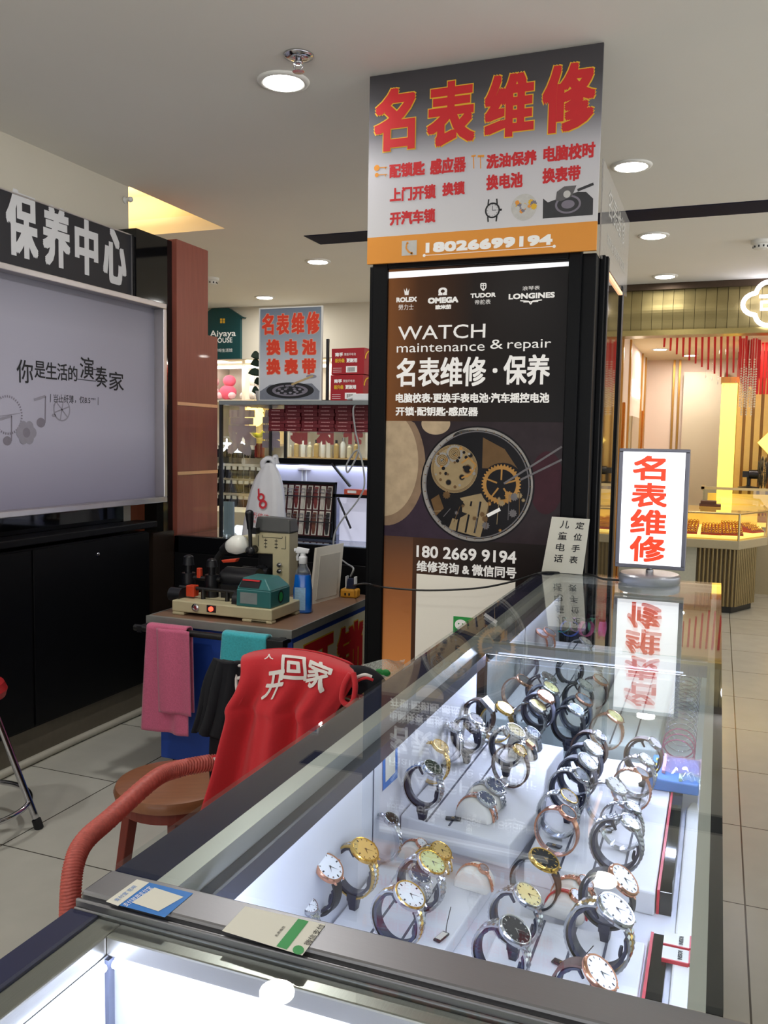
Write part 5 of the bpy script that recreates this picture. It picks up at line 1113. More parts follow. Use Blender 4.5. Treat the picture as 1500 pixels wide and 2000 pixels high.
# plant leaves behind the board
t = thing('potted_plant', 'dark green leafy plant half hidden behind the grey poster board', 'plant', (ony(512, 780, YP+.14).x, YP+.14, sz))
m = MB(); m.lathe([(.03, 0), (.04, .06), (.036, .06), (.032, .05), (0, .05)], n=16); m.build('pot', M['offwhite'], t, smooth='auto')
leafm = P('dark_green_leaf', rgb(24, 50, 30), .4, var=.25)
m = MB(); m.tube(smoothpath([(0, 0, .05), (-.01, 0, .15), (0, .0, .26)]), .004, 6); m.build('stem', leafm, t)
for k, (a_, z, L) in enumerate(((2.6, .10, .07), (3.3, .15, .085), (2.9, .20, .075), (.2, .17, .06), (3.5, .24, .06), (1.7, .25, .05), (3.0, .05, .05))):
    m = MB()
    def lf(u, v, a_=a_, z=z, L=L): 
        w_ = .022*math.sin(PI*min(1, u*.95+.05))**.8*(v-.5)*2; d = u*L; return (math.cos(a_)*d-math.sin(a_)*w_*.2, math.sin(a_)*d*.4-.005*k, z+.03*math.sin(u*2)-.02*u+w_)
    m.grid(lf, 8, 4); m.build('leaf', leafm, t, smooth=True, solid=.001)
# adapter on the slab
p = ony(703, 782, YK+.05); t = thing('white_power_adapter', 'white power adapter lying at the end of the grey slab', 'adapter', (p.x, YK+.06, sz))
m = MB(); m.box(-.04, .05, -.02, .02, 0, .036); m.build('body', M['white'], t, bevel=.006); m = MB(); m.tube([(-.04, 0, .018), (-.075, 0, .010)], .012, 10, r2=.006); m.build('strain_relief', M['white'], t, smooth='auto')
# black framed display cases with white backs
t = thing('upper_display_case', 'black framed white display case with a diagonal strut behind the strap rack', 'display case', (0, 0, 0))
ya, yb_ = YK+.30, 4.56; xa_, xb_ = ony(520, 900, ya).x, -1.30; za, zt = ony(600, 952, ya).z, ony(600, 897, ya).z
m = MB(); m.box(xa_, xb_, ya-.01, ya+.02, zt-.026, zt+.004); m.box(xa_, xa_+.02, ya-.01, ya+.02, KZ+.01, zt); m.build('frame', M['blackframe'], t)
m = MB(); m.hexa([(xa_+.02, yb_-.14, KZ+.01), (xb_, yb_-.14, KZ+.01), (xb_, yb_, KZ+.01), (xa_+.02, yb_, KZ+.01)], [(xa_+.02, ya+.02, zt-.03), (xb_, ya+.02, zt-.03), (xb_, ya+.03, zt-.025), (xa_+.02, ya+.03, zt-.025)]); m.build('white_back', P('lavender_white_board', rgb(214, 214, 232), .35, var=.03), t)
m = MB(); a = ony(650, 905, ya); c = ony(685, 950, ya-.005); m.tube([(a.x, ya-.012, a.z), (c.x, ya-.012, c.z)], .009, 8); m.build('strut', M['blackplastic'], t)
m = MB(); pb = ony(587, 907, ya); m.box(pb.x-.003, pb.x+.003, ya+.02, ya+.03, KZ+.10, zt-.05); m.box(pb.x+.02, pb.x+.026, ya+.02, ya+.03, KZ+.10, zt-.05); m.build('lamp_stem', M['white'], t)
m = MB(); m.lathe([(.05, 0), (.05, .012), (.02, .02)], (pb.x+.01, ya+.05, zt-.06), 20); m.build('lamp_disc', P('beige_lamp_disc', rgb(176, 168, 160), .5), t, smooth='auto')
t = thing('lower_display_case', 'lower black framed lit white display case at the right of the strap rack', 'display case', (0, 0, 0))
yl = YK+.12; xl = ony(650, 1000, yl).x; zt2 = ony(680, 966, yl).z
m = MB(); m.box(xl, -1.3, yl, yl+.02, zt2-.016, zt2); m.box(xl, xl+.012, yl, yl+.02, KZ+.01, zt2); m.build('frame', M['blackframe'], t)
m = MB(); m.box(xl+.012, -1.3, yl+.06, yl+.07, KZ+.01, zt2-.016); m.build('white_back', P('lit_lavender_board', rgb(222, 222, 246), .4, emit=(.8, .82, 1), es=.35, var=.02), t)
m = MB(); a = ony(661, 968, yl); c = ony(686, 1032, yl); m.tube([(a.x, yl-.006, a.z-.012), (c.x, yl-.006, max(c.z, KZ+.012))], .006, 8); m.build('strut', M['blackplastic'], t)
p = ony(690, 955, yl+.03)
t = thing('orange_red_box', 'flat orange-red box lying on the lower display case', 'box', (p.x-.04, yl, zt2)); m = MB(); m.box(0, .15, 0, .06, 0, .028); m.build('box', P('orange_red_card', rgb(206, 84, 60), .5), t, bevel=.002); m = MB(); m.box(.02, .07, -.0006, 0, .008, .022); m.build('sticker', M['print_white'], t)
# strap rack
rx0, rx1 = ony(540, 1000, YK+.20).x, ony(651, 1000, YK+.20).x; rz0, rz1 = KZ+.008, ony(600, 940, YK+.24).z
t = thing('watch_strap_rack', 'black framed rack of brown and black watch straps on the back counter', 'rack', (0, 0, 0))
tl = .05
def RK(x, z, d=0): return (x, YK+.18+d+tl*(z-rz0)/(rz1-rz0), z)
def rslab(x0, x1, z0, z1, d0, d1, mat, nm, par, bevel=0):
    m = MB(); q = [(x0, z0), (x1, z0), (x1, z1), (x0, z1)]; m.add([RK(*a, d0) for a in q]+[RK(*a, d1) for a in q], [(0, 1, 2, 3), (7, 6, 5, 4), (4, 5, 1, 0), (5, 6, 2, 1), (6, 7, 3, 2), (7, 4, 0, 3)]); return m.build(nm, mat, par, bevel=bevel)
rslab(rx0, rx1, rz0, rz1, .010, .018, P('dark_red_backing', rgb(74, 20, 24), .7), 'backing', t)
for a in ((rx0, rx1, rz1-.014, rz1), (rx0, rx1, rz0, rz0+.014), (rx0, rx0+.012, rz0, rz1), (rx1-.012, rx1, rz0, rz1)): rslab(*a, -.006, .02, M['blackframe'], 'frame', t, .002)
n = 8; pw_ = (rx1-rx0-.03)/n
scol = [P('cream_strap', rgb(206, 198, 186), .5), P('cream_strap', rgb(0, 0, 0)), P('black_strap', rgb(26, 24, 28), .5), P('dark_brown_strap', rgb(74, 44, 36), .5), P('mid_brown_strap', rgb(112, 62, 44), .5), P('red_brown_strap', rgb(120, 40, 36), .5)]
wcard = M['paper']
for i in range(n):
    xa_ = rx0+.016+i*pw_; hh = (rz1-rz0-.05)/2
    for j in range(2):
        z0_ = rz0+.02+j*(hh+.008); sc_ = scol[(i*2+j) % 6 if i > 1 else 0]; nm = sc_.name.replace('_', ' ')
        so = thing('watch_strap', f'{nm} with silver buckle, {ordn[i]} from left in {["lower","upper"][j]} row of the rack', 'watch strap', group='straps in the rack')
        rslab(xa_+pw_*.14, xa_+pw_*.82, z0_, z0_+hh, .007, .0095, wcard, 'card', so)
        m = MB(); zz = [z0_+.006+k*(hh-.012)/8 for k in range(9)]; cxx = xa_+pw_/2-.001; ww = pw_*.26
        vs = []; 
        for k, z in enumerate(zz):
            w_ = ww*(.55+.45*min(1, k/2)) if k < 2 else ww*(1 if k < 8 else .9); d = .001 + (-.003*math.sin(PI*k/8))
            vs += [RK(cxx-w_, z, d+.002), RK(cxx+w_, z, d+.002), RK(cxx+w_, z, d+.006), RK(cxx-w_, z, d+.006)]
        m.add(vs, [(k*4, k*4+1, k*4+5, k*4+4) for k in range(8)]+[(k*4+1, k*4+2, k*4+6, k*4+5) for k in range(8)]+[(k*4+3, k*4, k*4+4, k*4+7) for k in range(8)]+[(k*4+2, k*4+3, k*4+7, k*4+6) for k in range(8)]+[(0, 3, 2, 1), (32, 33, 34, 35)])
        m.build('leather', sc_, so)
        m = MB(); zb = z0_+hh*.72; m.tube([RK(cxx-ww*1.2, zb, -.005), RK(cxx+ww*1.2, zb, -.005), RK(cxx+ww*1.2, zb+.018, -.005), RK(cxx-ww*1.2, zb+.018, -.005)], .0022, 6, closed=True); m.build('buckle', M['chrome'], so)
for z in (rz0+(rz1-rz0)*.30, rz0+(rz1-rz0)*.74): rslab(rx0, rx1, z-.003, z+.003, -.0105, -.0085, M['blackplastic'], 'elastic_band', t)
# carrier bag
p = onz(520, 1042, KZ+.008); t = thing('plastic_carrier_bag', 'white plastic carrier bag with a red logo standing on the back counter', 'bag', (ony(516, 1030, YK+.09).x, YK+.09, KZ+.008))
hb = ony(535, 893, YK+.09).z-KZ-.008
def bagfn(u, v):
    a = 2*PI*u; wv = 1-.35*v-.5*v**5; cx_ = .018*v+.02*v*v; sx = .135*wv*(1+.03*math.sin(5*a)+.03*math.sin(9*a+v*6)); sy = .075*(1-.75*v)*(1+.06*math.sin(7*a+3*v))
    return (cx_+sx*math.cos(a), sy*math.sin(a)-.01*v, v*hb*.93)
m = MB(); m.grid(bagfn, 48, 24); bo = m.build('bag_body', M['bag'], t, smooth=True, solid=.0015)
m = MB()
for dx, pts in ((0, [(-.0, 0, hb*.80), (-.004, -.012, hb*.92), (.022, -.01, hb*.98), (.05, 0, hb*.95), (.06, .0, hb*.82)]), (0, [(.035, .01, hb*.9), (.05, .01, hb*.97), (.062, .01, hb*1.0), (.066, .02, hb*.92)])): m.tube(smoothpath(pts), .011, 8, rf=lambda s_, a: .013*(1+.3*math.sin(3*a+8*s_)))
m.build('handles', M['bag'], t, smooth=True)
m = MB(); rp = P('red_bag_print', rgb(206, 40, 52), .5)
yy = -.088
def bagpt(x, z): 
    v = z/(hb*.93); wv = 1-.35*v-.5*v**5; sx = .135*wv; sy = .075*(1-.75*v); c = max(-.95, min(.95, (x-.018*v-.02*v*v)/sx)); return (x, -sy*1.10*math.sqrt(1-c*c)-.012*v-.004, z)
vs, fs_, bb_ = fineglyphs('万倍佳', .15); k = .10/(bb_[1]-bb_[0]); m.add([bagpt(-.035+(v[0]-bb_[0])*k, .115+(v[1]-bb_[2])*k-.12*(v[0]-bb_[0])*k) for v in vs], fs_)
vs, fs_, bb_ = fineglyphs('WBJ SHOPPING', .2); k = .12/(bb_[1]-bb_[0]); m.add([bagpt(-.042+(v[0]-bb_[0])*k, .088+(v[1]-bb_[2])*k-.12*(v[0]-bb_[0])*k) for v in vs], fs_)
for (cx_, cz_, r) in ((.012, .225, .022), (.026, .188, .024)):
    O_ = circ(cx_, cz_, r, 20); I_ = circ(cx_, cz_, r*.5, 20); m.add([bagpt(*q) for q in O_]+[bagpt(*q) for q in I_], [(i, (i+1) % 20, 20+(i+1) % 20, 20+i) for i in range(20)])
m.add([bagpt(-.012, .268), bagpt(-.002, .272), bagpt(.004, .225), bagpt(-.006, .222)], [(0, 1, 2, 3)])
m.build('red_print', rp, bo)
b = MB(); p = ony(450, 1000, YK+.14); b.box(p.x-.045, p.x+.02, YK+.14, YK+.15, KZ+.008, ony(450, 980, YK+.14).z); tag(b.build('grey_glass_card', P('grey_blue_card', rgb(150, 164, 170), .4)), 'pale grey-blue card standing at the left end of the back counter', 'card')
# ------------------------------------------------------------------ the watch counter: two glass cases, steel strip, front case
X0, X1 = -.565, .023
def case(name, lab, y0, y1, endpane):
    t = thing(name, lab, 'display case', (0, 0, 0))
    m = MB(); m.box(X0, X1, y0, y1, .0, .73); m.build('cabinet', M['blackcab'], t, bevel=.003)
    m = MB(); m.box(X0, -.513, y0, y1, .73, .9995); m.build('rear_frame', P('black_blue_frame', rgb(18, 23, 58), .55, var=.1, spec=.08), t)  # blue of the haze is tinted into this black frame
    m = MB(); m.box(-.513, -.487, y0, y1, .975, .9995); m.build('pale_trim', M['pale'], t)
    m = MB(); m.box(-.487, -.468, y0, y1-.03, .9505, .975); m.build('inner_rail', P('dark_steel_rail', rgb(92, 92, 104), .3, .8, var=.2, scale=30, stretch=(60, 3, 60)), t)
    m = MB(); m.box(-.500, -.487, y0, y1, .745, .975); m.build('white_back_panel', M['whitepanel'], t)
    m = MB(); m.box(-.513, .012, y0, y1, .73, .745); m.build('bed', M['whitepanel'], t)
    m = MB(); m.box(-.004, .010, y0, y1, .972, .9995); m.build('front_trim', M['pale'], t)
    m = MB(); m.box(.010, .023, y0, y1, .73, .9995); m.build('front_frame', M['blackframe'], t) if False else None
    m = MB(); m.box(.004, .010, y0, y1, .745, .972); m.build('front_pane', M['glass'], t)
    m = MB(); m.box(.010, .023, y0, y1, .970, .9995); m.box(.010, .023, y0, y1, .72, .76); m.build('front_rail', M['blackframe'], t)
    m = MB(); m.box(X0, X1, y0+.001, y1-.001, 1.0, 1.006); m.build('glass_top', M['glasstop'], t)
    m = MB(); yb_ = y1 if endpane else y1
    m.box(-.487, .004, y1-.012, y1-.006, .745, .972) if endpane else None
    if endpane: m.build('partition_pane', M['glass'], t)
    m = MB(); m.box(-.487, -.004, y1-.026, y1, .975, .9995); m.build('end_trim', M['pale'], t)
    m = MB(); m.box(-.4865, -.47, y1-.03, y1-.004, .745, .975); m.build('corner_post', M['blackframe'], t)
    m = MB(); m.box(-.4866, -.4858, (y0+y1)/2-.064, (y0+y1)/2-.062, .745, .948); m.build('panel_seam', M['groove'], t)
    return t
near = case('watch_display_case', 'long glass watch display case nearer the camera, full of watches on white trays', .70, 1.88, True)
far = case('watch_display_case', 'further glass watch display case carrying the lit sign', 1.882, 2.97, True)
m = MB(); m.box(-.44, -.05, 1.8530, 1.8540, .979, .982); m.build('led_tube', P('dim_led_tube', (1, 1, 1), emit=LED, es=1.6, var=0), near)
# steel strip joining the cases, then the front case
t = thing('steel_counter_strip', 'brushed steel strip with payment stickers between the watch case and the front case', 'counter trim', (0, 0, 0))
m = MB(); m.box(X0-.002, .62, .652, .699, .73, 1.002); m.build('strip', M['steel'], t, bevel=.003)
m = MB()
for k, (ya, yb_, z) in enumerate(((.648, .652, .995), (.644, .648, .998), (.641, .644, .991))): m.box(X0-.002, .62, ya, yb_, .73, z)
m.build('lip', M['steel'], t, bevel=.0015)
t = thing('front_display_case', 'brightly lit empty white glass case in the foreground with a steel top frame', 'display case', (0, 0, 0))
fy1 = .640
m = MB(); m.box(X0, .62, -.4, fy1, 0, .70); m.build('cabinet', M['blackcab'], t)
m = MB(); m.box(X0-.003, -.536, -.4, fy1, .70, .990); m.build('rear_frame', M['navy'] if 0 else P('black_blue_laminate', rgb(22, 27, 66), .45, var=.1), t)  # black band, with the same haze blue put into its colour
m = MB(); m.box(-.536, -.509, -.4, fy1, .968, .988); m.box(-.509, .62, fy1-.022, fy1, .968, .988); m.build('steel_frame', M['steely'], t, bevel=.002)
m = MB(); m.box(-.522, -.509, -.4, fy1-.012, .70, .968); m.build('white_side_panel', M['whitepanel'], t)
m = MB(); m.box(-.509, .62, fy1-.016, fy1-.004, .70, .968); m.build('white_back_panel', M['whitepanel'], t)
m = MB(); m.box(-.509, .62, -.4, fy1-.016, .70, .715); m.build('bed', M['whitepanel'], t)
m = MB(); m.box(-.509, -.5045, fy1-.024, fy1-.016, .715, .966); m.build('corner_post', P('satin_grey_post', rgb(120, 124, 140), .35, .7), t)
m = MB(); m.cyl((-.50, fy1-.022, .963), (.6, fy1-.022, .963), .004, 8); m.cyl((-.505, -.38, .963), (-.505, fy1-.03, .963), .004, 8); m.build('led_tube', M['ledlit'], t)
m = MB(); m.box(-.535, .62, -.4, fy1-.001, .9885, .9945); m.build('glass_top', M['glasstop'], t)

# payment stickers on the steel strip (the code squares are left blank)
def flat(name, lab, z):
    return thing(name, lab, 'sticker', (0, 0, 0))
def c10(x, y): return (x/1.9737, 1600+y/1.9737)
def zq(mb, pts, m_, z): mb.poly([onz(*c10(*p), 1.0)[:2]+(z,) if False else (onz(*c10(*p), 1.0025).x, onz(*c10(*p), 1.0025).y, z) for p in pts][::-1], m_)
def ztext(mb, s, p0, pu, pv, m_, z, bold=0):
    a, b_, c_ = [Vector((onz(*c10(*p), 1.0025).x, onz(*c10(*p), 1.0025).y, z)) for p in (p0, pu, pv)]
    U, V = b_-a, c_-a; mb.text(s, a, U.normalized(), V.normalized(), 0, U.length, 0, V.length, m_, bold, .0002)
t = flat('blue_payment_sticker', 'blue and cream payment sticker at the left end of the steel strip', 1)
m = MB(); zq(m, [(408, 318), (635, 378), (745, 285), (528, 232)], None, 1.0024); m.build('film', M['alipay'], t)
m = MB(); zq(m, [(408, 318), (455, 335), (575, 245), (528, 232)], M['paper'], 1.0027); zq(m, [(508, 322), (610, 356), (708, 300), (596, 264)], M['paper'], 1.0027)
ztext(m, '支付就用支付宝', (488, 340), (590, 268), (470, 330), M['print_white'], 1.0027); ztext(m, '支付宝 花呗', (452, 320), (530, 262), (436, 314), M['alipay'], 1.0030)
m.build('sticker_print', None, t)
t = flat('green_payment_sticker', 'cream payment sticker with a green bar on the middle of the steel strip', 1)
m = MB(); zq(m, [(855, 430), (1165, 525), (1255, 405), (945, 335)], None, 1.0024); m.build('film', M['paper'], t)
m = MB(); zq(m, [(1065, 490), (1105, 503), (1190, 394), (1150, 384)], M['green'], 1.0027); zq(m, [(1150+22*math.cos(a*PI/8), 505-18*math.sin(a*PI/8)) for a in range(16)], M['green'], 1.0028)
ztext(m, '微信支付', (1195, 490), (1256, 412), (1168, 482), M['ink'], 1.0027); ztext(m, '名表维修', (1068, 455), (1102, 415), (1056, 452), M['ink'], 1.0027)
m.build('sticker_print', None, t)
fw = Face('x', -.4866)
t = flat('blue_wall_sticker', 'blue sticker with a white square on the rear panel inside the watch case', 1)
m = MB(); fw.shape(m, [(747, 1447), (776, 1418), (776, 1518), (747, 1545)], M['alipay']); fw.shape(m, [(752, 1470), (771, 1448), (771, 1508), (752, 1528)], M['paper'], .0009); fw.text(m, '支付宝', (752, 1462), (772, 1433), M['print_white'], 0, .0009); m.build('film', None, t)

# ------------------------------------------------------------------ lit counter sign, hand-written card
t = thing('lit_counter_sign', 'lit white counter sign with red vertical characters on a round silver foot', 'light box', (-.195, 2.885, 1.006))
m = MB(); m.lathe([(.094, 0), (.096, .004), (.096, .024), (.091, .029), (0, .032)], n=48); m.build('round_foot', P('satin_silver_plastic', rgb(176, 178, 186), .28, .7, var=.04), t, smooth='auto')
m = MB(); m.cyl((0, 0, .03), (0, 0, .05), .007, 14); m.lathe([(.012, .030), (.012, .04), (.007, .043)], n=16); m.build('stem', M['chrome'], t, smooth='auto')
w2 = .108; hb_, ht_ = .046, .430
m = MB(); m.box(-w2, w2, -.022, .022, hb_, hb_+.012); m.box(-w2, w2, -.022, .022, ht_-.010, ht_); m.box(-w2, -w2+.013, -.022, .022, hb_+.012, ht_-.010); m.box(w2-.013, w2, -.022, .022, hb_+.012, ht_-.010); m.build('frame', P('grey_sign_frame', rgb(122, 122, 134), .35, .6, var=.05), t, bevel=.002)
litw = P('lit_white_sign_face', (.96, .97, 1), .35, emit=(.94, .96, 1), es=1.25, var=.0)
m = MB(); m.box(-w2+.013, w2-.013, -.018, .018, hb_+.012, ht_-.010); pn = m.build('lit_face', litw, t)
fl2 = Face('y', 2.885-.018); m = MB()
def c11(x, y): return (1100+x/3.6364, 800+y/3.6364)
lr = P('lit_red_characters', rgb(226, 66, 34), .4, emit=rgb(226, 66, 34), es=.75, var=.02)
for ch, bl, tr in (('名', (490, 500), (735, 330)), ('表', (480, 690), (745, 525)), ('维', (472, 885), (738, 715)), ('修', (468, 1075), (730, 905))): fl2.text(m, ch, c11(*bl), c11(*tr), None, .0026)
m.v = [(x+.195, y-2.885, z-1.006) for x, y, z in m.v]; m.build('red_characters', lr, pn)
t = thing('handwritten_card', 'small white hand-written card leaning at the far end of the watch counter', 'card', (0, 0, 0))
Yc = 2.935; q = [ony(1058, 1112, Yc), ony(1138, 1118, Yc), ony(1152, 1010, Yc+.02), ony(1078, 1005, Yc+.02)]; dz = 1.007-min(p.z for p in q[:2]); q = [p+Vector((0, 0, dz)) for p in q]
m = MB(); m.add([tuple(p) for p in q]+[(p.x, p.y+.003, p.z) for p in q], [(0, 1, 2, 3), (7, 6, 5, 4), (0, 4, 5, 1), (1, 5, 6, 2), (2, 6, 7, 3), (3, 7, 4, 0)]); m.build('card', M['paper'], t)
m = MB(); U = (q[1]-q[0]); V = (q[3]-q[0]); 
def cardtext(ch, u0, u1, v0, v1): m.text(ch, q[0], U.normalized(), V.normalized(), u0*U.length, u1*U.length, v0*V.length, v1*V.length, M['ink'], .0004, .0006)
for k, ch in enumerate('儿童电话'): cardtext(ch, .24, .46, .80-k*.205, .94-k*.205)
for k, ch in enumerate('定位手表'): cardtext(ch, .62, .82, .80-k*.205, .93-k*.205)
m.build('handwriting', None, t)

# ------------------------------------------------------------------ trays
def slat_tray(name, lab, poly, z0, z1, gx, gy0, gy1):
    t = thing(name, lab, 'tray', (0, 0, 0)); m = MB(); m.prism(poly, (0, 0, z0), UX, UY, UZ, z1-z0); m.build('board', M['whitetray'], t, bevel=.003)
    for x in gx:
        m = MB(); m.box(x-.0018, x+.0018, gy0, gy1, z1-.0005, z1+.0006); m.build('groove', M['groove'], t)
    return t
Zn, Zs, Zc = .768, .806, .782
slat_tray('white_watch_tray', 'low white tray of watches at the front left of the case, beside the rear panel', [(-.480, .74), (-.335, .74), (-.300, 1.27), (-.480, 1.27)], .745, Zn, (-.42, -.375), .742, 1.27)
slat_tray('white_watch_tray', 'low white slatted tray of watches at the front right of the case', [(-.262, .74), (-.065, .74), (-.065, 1.20), (-.262, 1.20)], .745, Zn-.008, (-.205, -.16, -.115), .742, 1.20)
slat_tray('white_watch_tray', 'white slatted tray along the front glass behind the front right tray', [(-.262, 1.32), (-.060, 1.30), (-.060, 1.84), (-.262, 1.84)], .745, Zc, (-.205, -.155, -.11), 1.312, 1.84)
sp = [(-.484, 1.35), (-.285, 1.315), (-.278, 1.38), (-.270, 1.45), (-.274, 1.55), (-.290, 1.66), (-.287, 1.75), (-.280, 1.80), (-.484, 1.83)]
slat_tray('wavy_watch_tray', 'raised white tray with a wavy right edge in the middle of the watch case', sp, .765, Zs, (-.435, -.395), 1.343, 1.825)
b = MB(); b.prism([(p[0]*.985-.004, p[1]+.005) for p in sp], (0, 0, .745), UX, UY, UZ, .02); tag(b.build('tray_riser', M['trayside']), 'grey riser under the wavy-edged watch tray', 'riser')
slat_tray('white_watch_tray', 'white tray at the left of the further watch case', [(-.470, 1.93), (-.26, 1.93), (-.26, 2.78), (-.470, 2.78)], .745, Zs, (-.40, -.35), 1.932, 2.78)
slat_tray('white_watch_tray', 'white tray at the right of the further watch case', [(-.25, 1.93), (-.10, 1.93), (-.10, 2.78), (-.25, 2.78)], .745, Zc, (-.2, -.15), 1.932, 2.78)
# red edged black strips, white foam board, red bordered cards, blue packet
def bar(lab, pts, z, zt):
    t = thing('red_edged_strip', lab, 'display strip', (0, 0, 0)); x0, x1, y0, y1 = pts
    m = MB(); m.box(x0, x1, y0, y1, z, zt); m.build('black_bar', M['blackgloss'], t, bevel=.001); m = MB(); m.box(x0-.004, x0, y0, y1, z, zt+.001); m.build('red_edge', P('red_edge', rgb(200, 40, 56), .4), t)
bar('red-edged black strip lying in the front right corner of the watch case', (-.056, -.036, 1.02, 1.235), .745, .757)
bar('red-edged black strip lying along the front glass beside the slatted tray', (-.054, -.036, 1.31, 1.74), .745, .782)
b = MB(); b.prism([(-.028, .75), (-.004, .75), (-.004, 1.70), (-.009, 1.73), (-.016, 1.74), (-.023, 1.73), (-.028, 1.70)], (0, 0, .745), UX, UY, UZ, .012); tag(b.build('white_foam_strip', M['offwhite'], bevel=.003), 'long white rounded foam strip along the front glass', 'strip')
for k, (y, lab) in enumerate(((1.185, 'red-edged white brand card nearest the front right corner'), (1.222, 'red-edged white brand card just behind the first one'))):
    t = thing('brand_card', lab, 'card', (-.020, y, .757)); m = MB(); m.box(-.022, .012, -.016, .016, 0, .004); m.build('card', M['paper'], t); m = MB(); m.box(.012, .015, -.016, .016, 0, .005); m.box(-.022, .012, -.018, -.016, 0, .005); m.build('red_edge', P('red_edge', (0, 0, 0)), t)
    m = MB(); m.text('ROSSINI', (0, 0, .0042), -UY, UX, -.011, .011, -.002, .004, M['ink'], .0002, .0002); m.build('print', None, t)

# ------------------------------------------------------------------ watches
def ringpt(a, b_, th): return Vector((a*math.cos(th), 0, b_*math.sin(th)))
_mc = {}
def strap_mesh(key, a, b_, wd, th, tilt, kind, gap):
    """closed band round an ellipse in local xz, left open under the watch head"""
    m = MB(); c0 = PI/2-tilt
    n = 64; rows = []
    for i in range(n+1):
        ph = c0+gap+(2*PI-2*gap)*i/n; p = ringpt(a, b_, ph); nn = Vector((math.cos(ph)/a, 0, math.sin(ph)/b_)).normalized(); rows.append((p, nn, i/n))
    ok = [True]*(n+1)
    if key[-1]: ok = [p.z > -.002 for p, nn, s_ in rows]
    tracks = [(-1, 1, None)] if kind in ('leather', 'mesh') else [(-1, -.36, 'a'), (-.34, .34, 'b'), (.36, 1, 'a')]
    for lo, hi, tk in tracks:
        vs = []
        for i, (p, nn, s_) in enumerate(rows):
            taper = 1-.22*math.sin(PI*s_)
            if kind in ('leather', 'mesh'): k = th
            else:
                off = 1 if tk == 'b' else 0
                k = th*(1.0 if (i+off) % 2 else .62)
            y0_, y1_ = lo*wd/2*taper, hi*wd/2*taper
            vs += [p+nn*(-th*.2)+UY*y0_, p+nn*k+UY*y0_, p+nn*k+UY*y1_, p+nn*(-th*.2)+UY*y1_]
        fs = []
        for i in range(n):
            if not (ok[i] and ok[i+1]): continue
            for j in range(4): fs.append((i*4+j, i*4+(j+1) % 4, i*4+4+(j+1) % 4, i*4+4+j))
        fs += [(3, 2, 1, 0), tuple(n*4+j for j in range(4))]
        m.add(vs, fs, {'a': _S[0], 'b': _S[1], None: _S[0]}[tk])
    return m
def head_frame(a, b_, tilt):
    ph = PI/2-tilt; p = ringpt(a, b_, ph); nn = Vector((math.cos(ph)/a, 0, math.sin(ph)/b_)).normalized(); tt = nn.cross(UY)*-1
    return Matrix(((UY.x, tt.x, nn.x, p.x), (UY.y, tt.y, nn.y, p.y), (UY.z, tt.z, nn.z, p.z), (0, 0, 0, 1)))
gold_m = P('polished_yellow_gold', rgb(226, 184, 96), .2, 1, var=.06); rose = P('polished_rose_gold', rgb(228, 166, 138), .2, 1, var=.06); silver = P('polished_steel', rgb(206, 208, 214), .18, 1, var=.06); silver2 = P('brushed_watch_steel', rgb(168, 172, 182), .3, 1, var=.08)
leathers = {'black': P('black_leather', rgb(24, 24, 32), .5, var=.15, scale=200), 'navy': P('dark_blue_leather', rgb(34, 40, 66), .5, var=.15, scale=200), 'brown': P('brown_leather', rgb(82, 56, 50), .5, var=.15, scale=200), 'grey': P('grey_leather', rgb(104, 104, 120), .5, var=.15, scale=200), 'red': P('red_strap_band', rgb(190, 34, 60), .45)}
metals = {'gold': gold_m, 'rose': rose, 'silver': silver, 'steel': silver2}
dials = {'white': P('white_dial', rgb(240, 240, 242), .3, var=.01), 'cream': P('champagne_dial', rgb(232, 214, 150), .3, var=.02), 'gold': P('gold_dial', rgb(222, 184, 106), .3, var=.03), 'green': P('pale_green_dial', rgb(214, 222, 160), .3, var=.02), 'black': P('black_dial', rgb(22, 24, 30), .15), 'blue': P('dark_blue_dial', rgb(34, 50, 92), .2), 'grey': P('grey_dial', rgb(130, 136, 148), .25), 'pearl': P('pearl_dial', rgb(226, 222, 232), .25, var=.03), 'darkgreen': P('dark_green_dial', rgb(40, 62, 54), .2)}
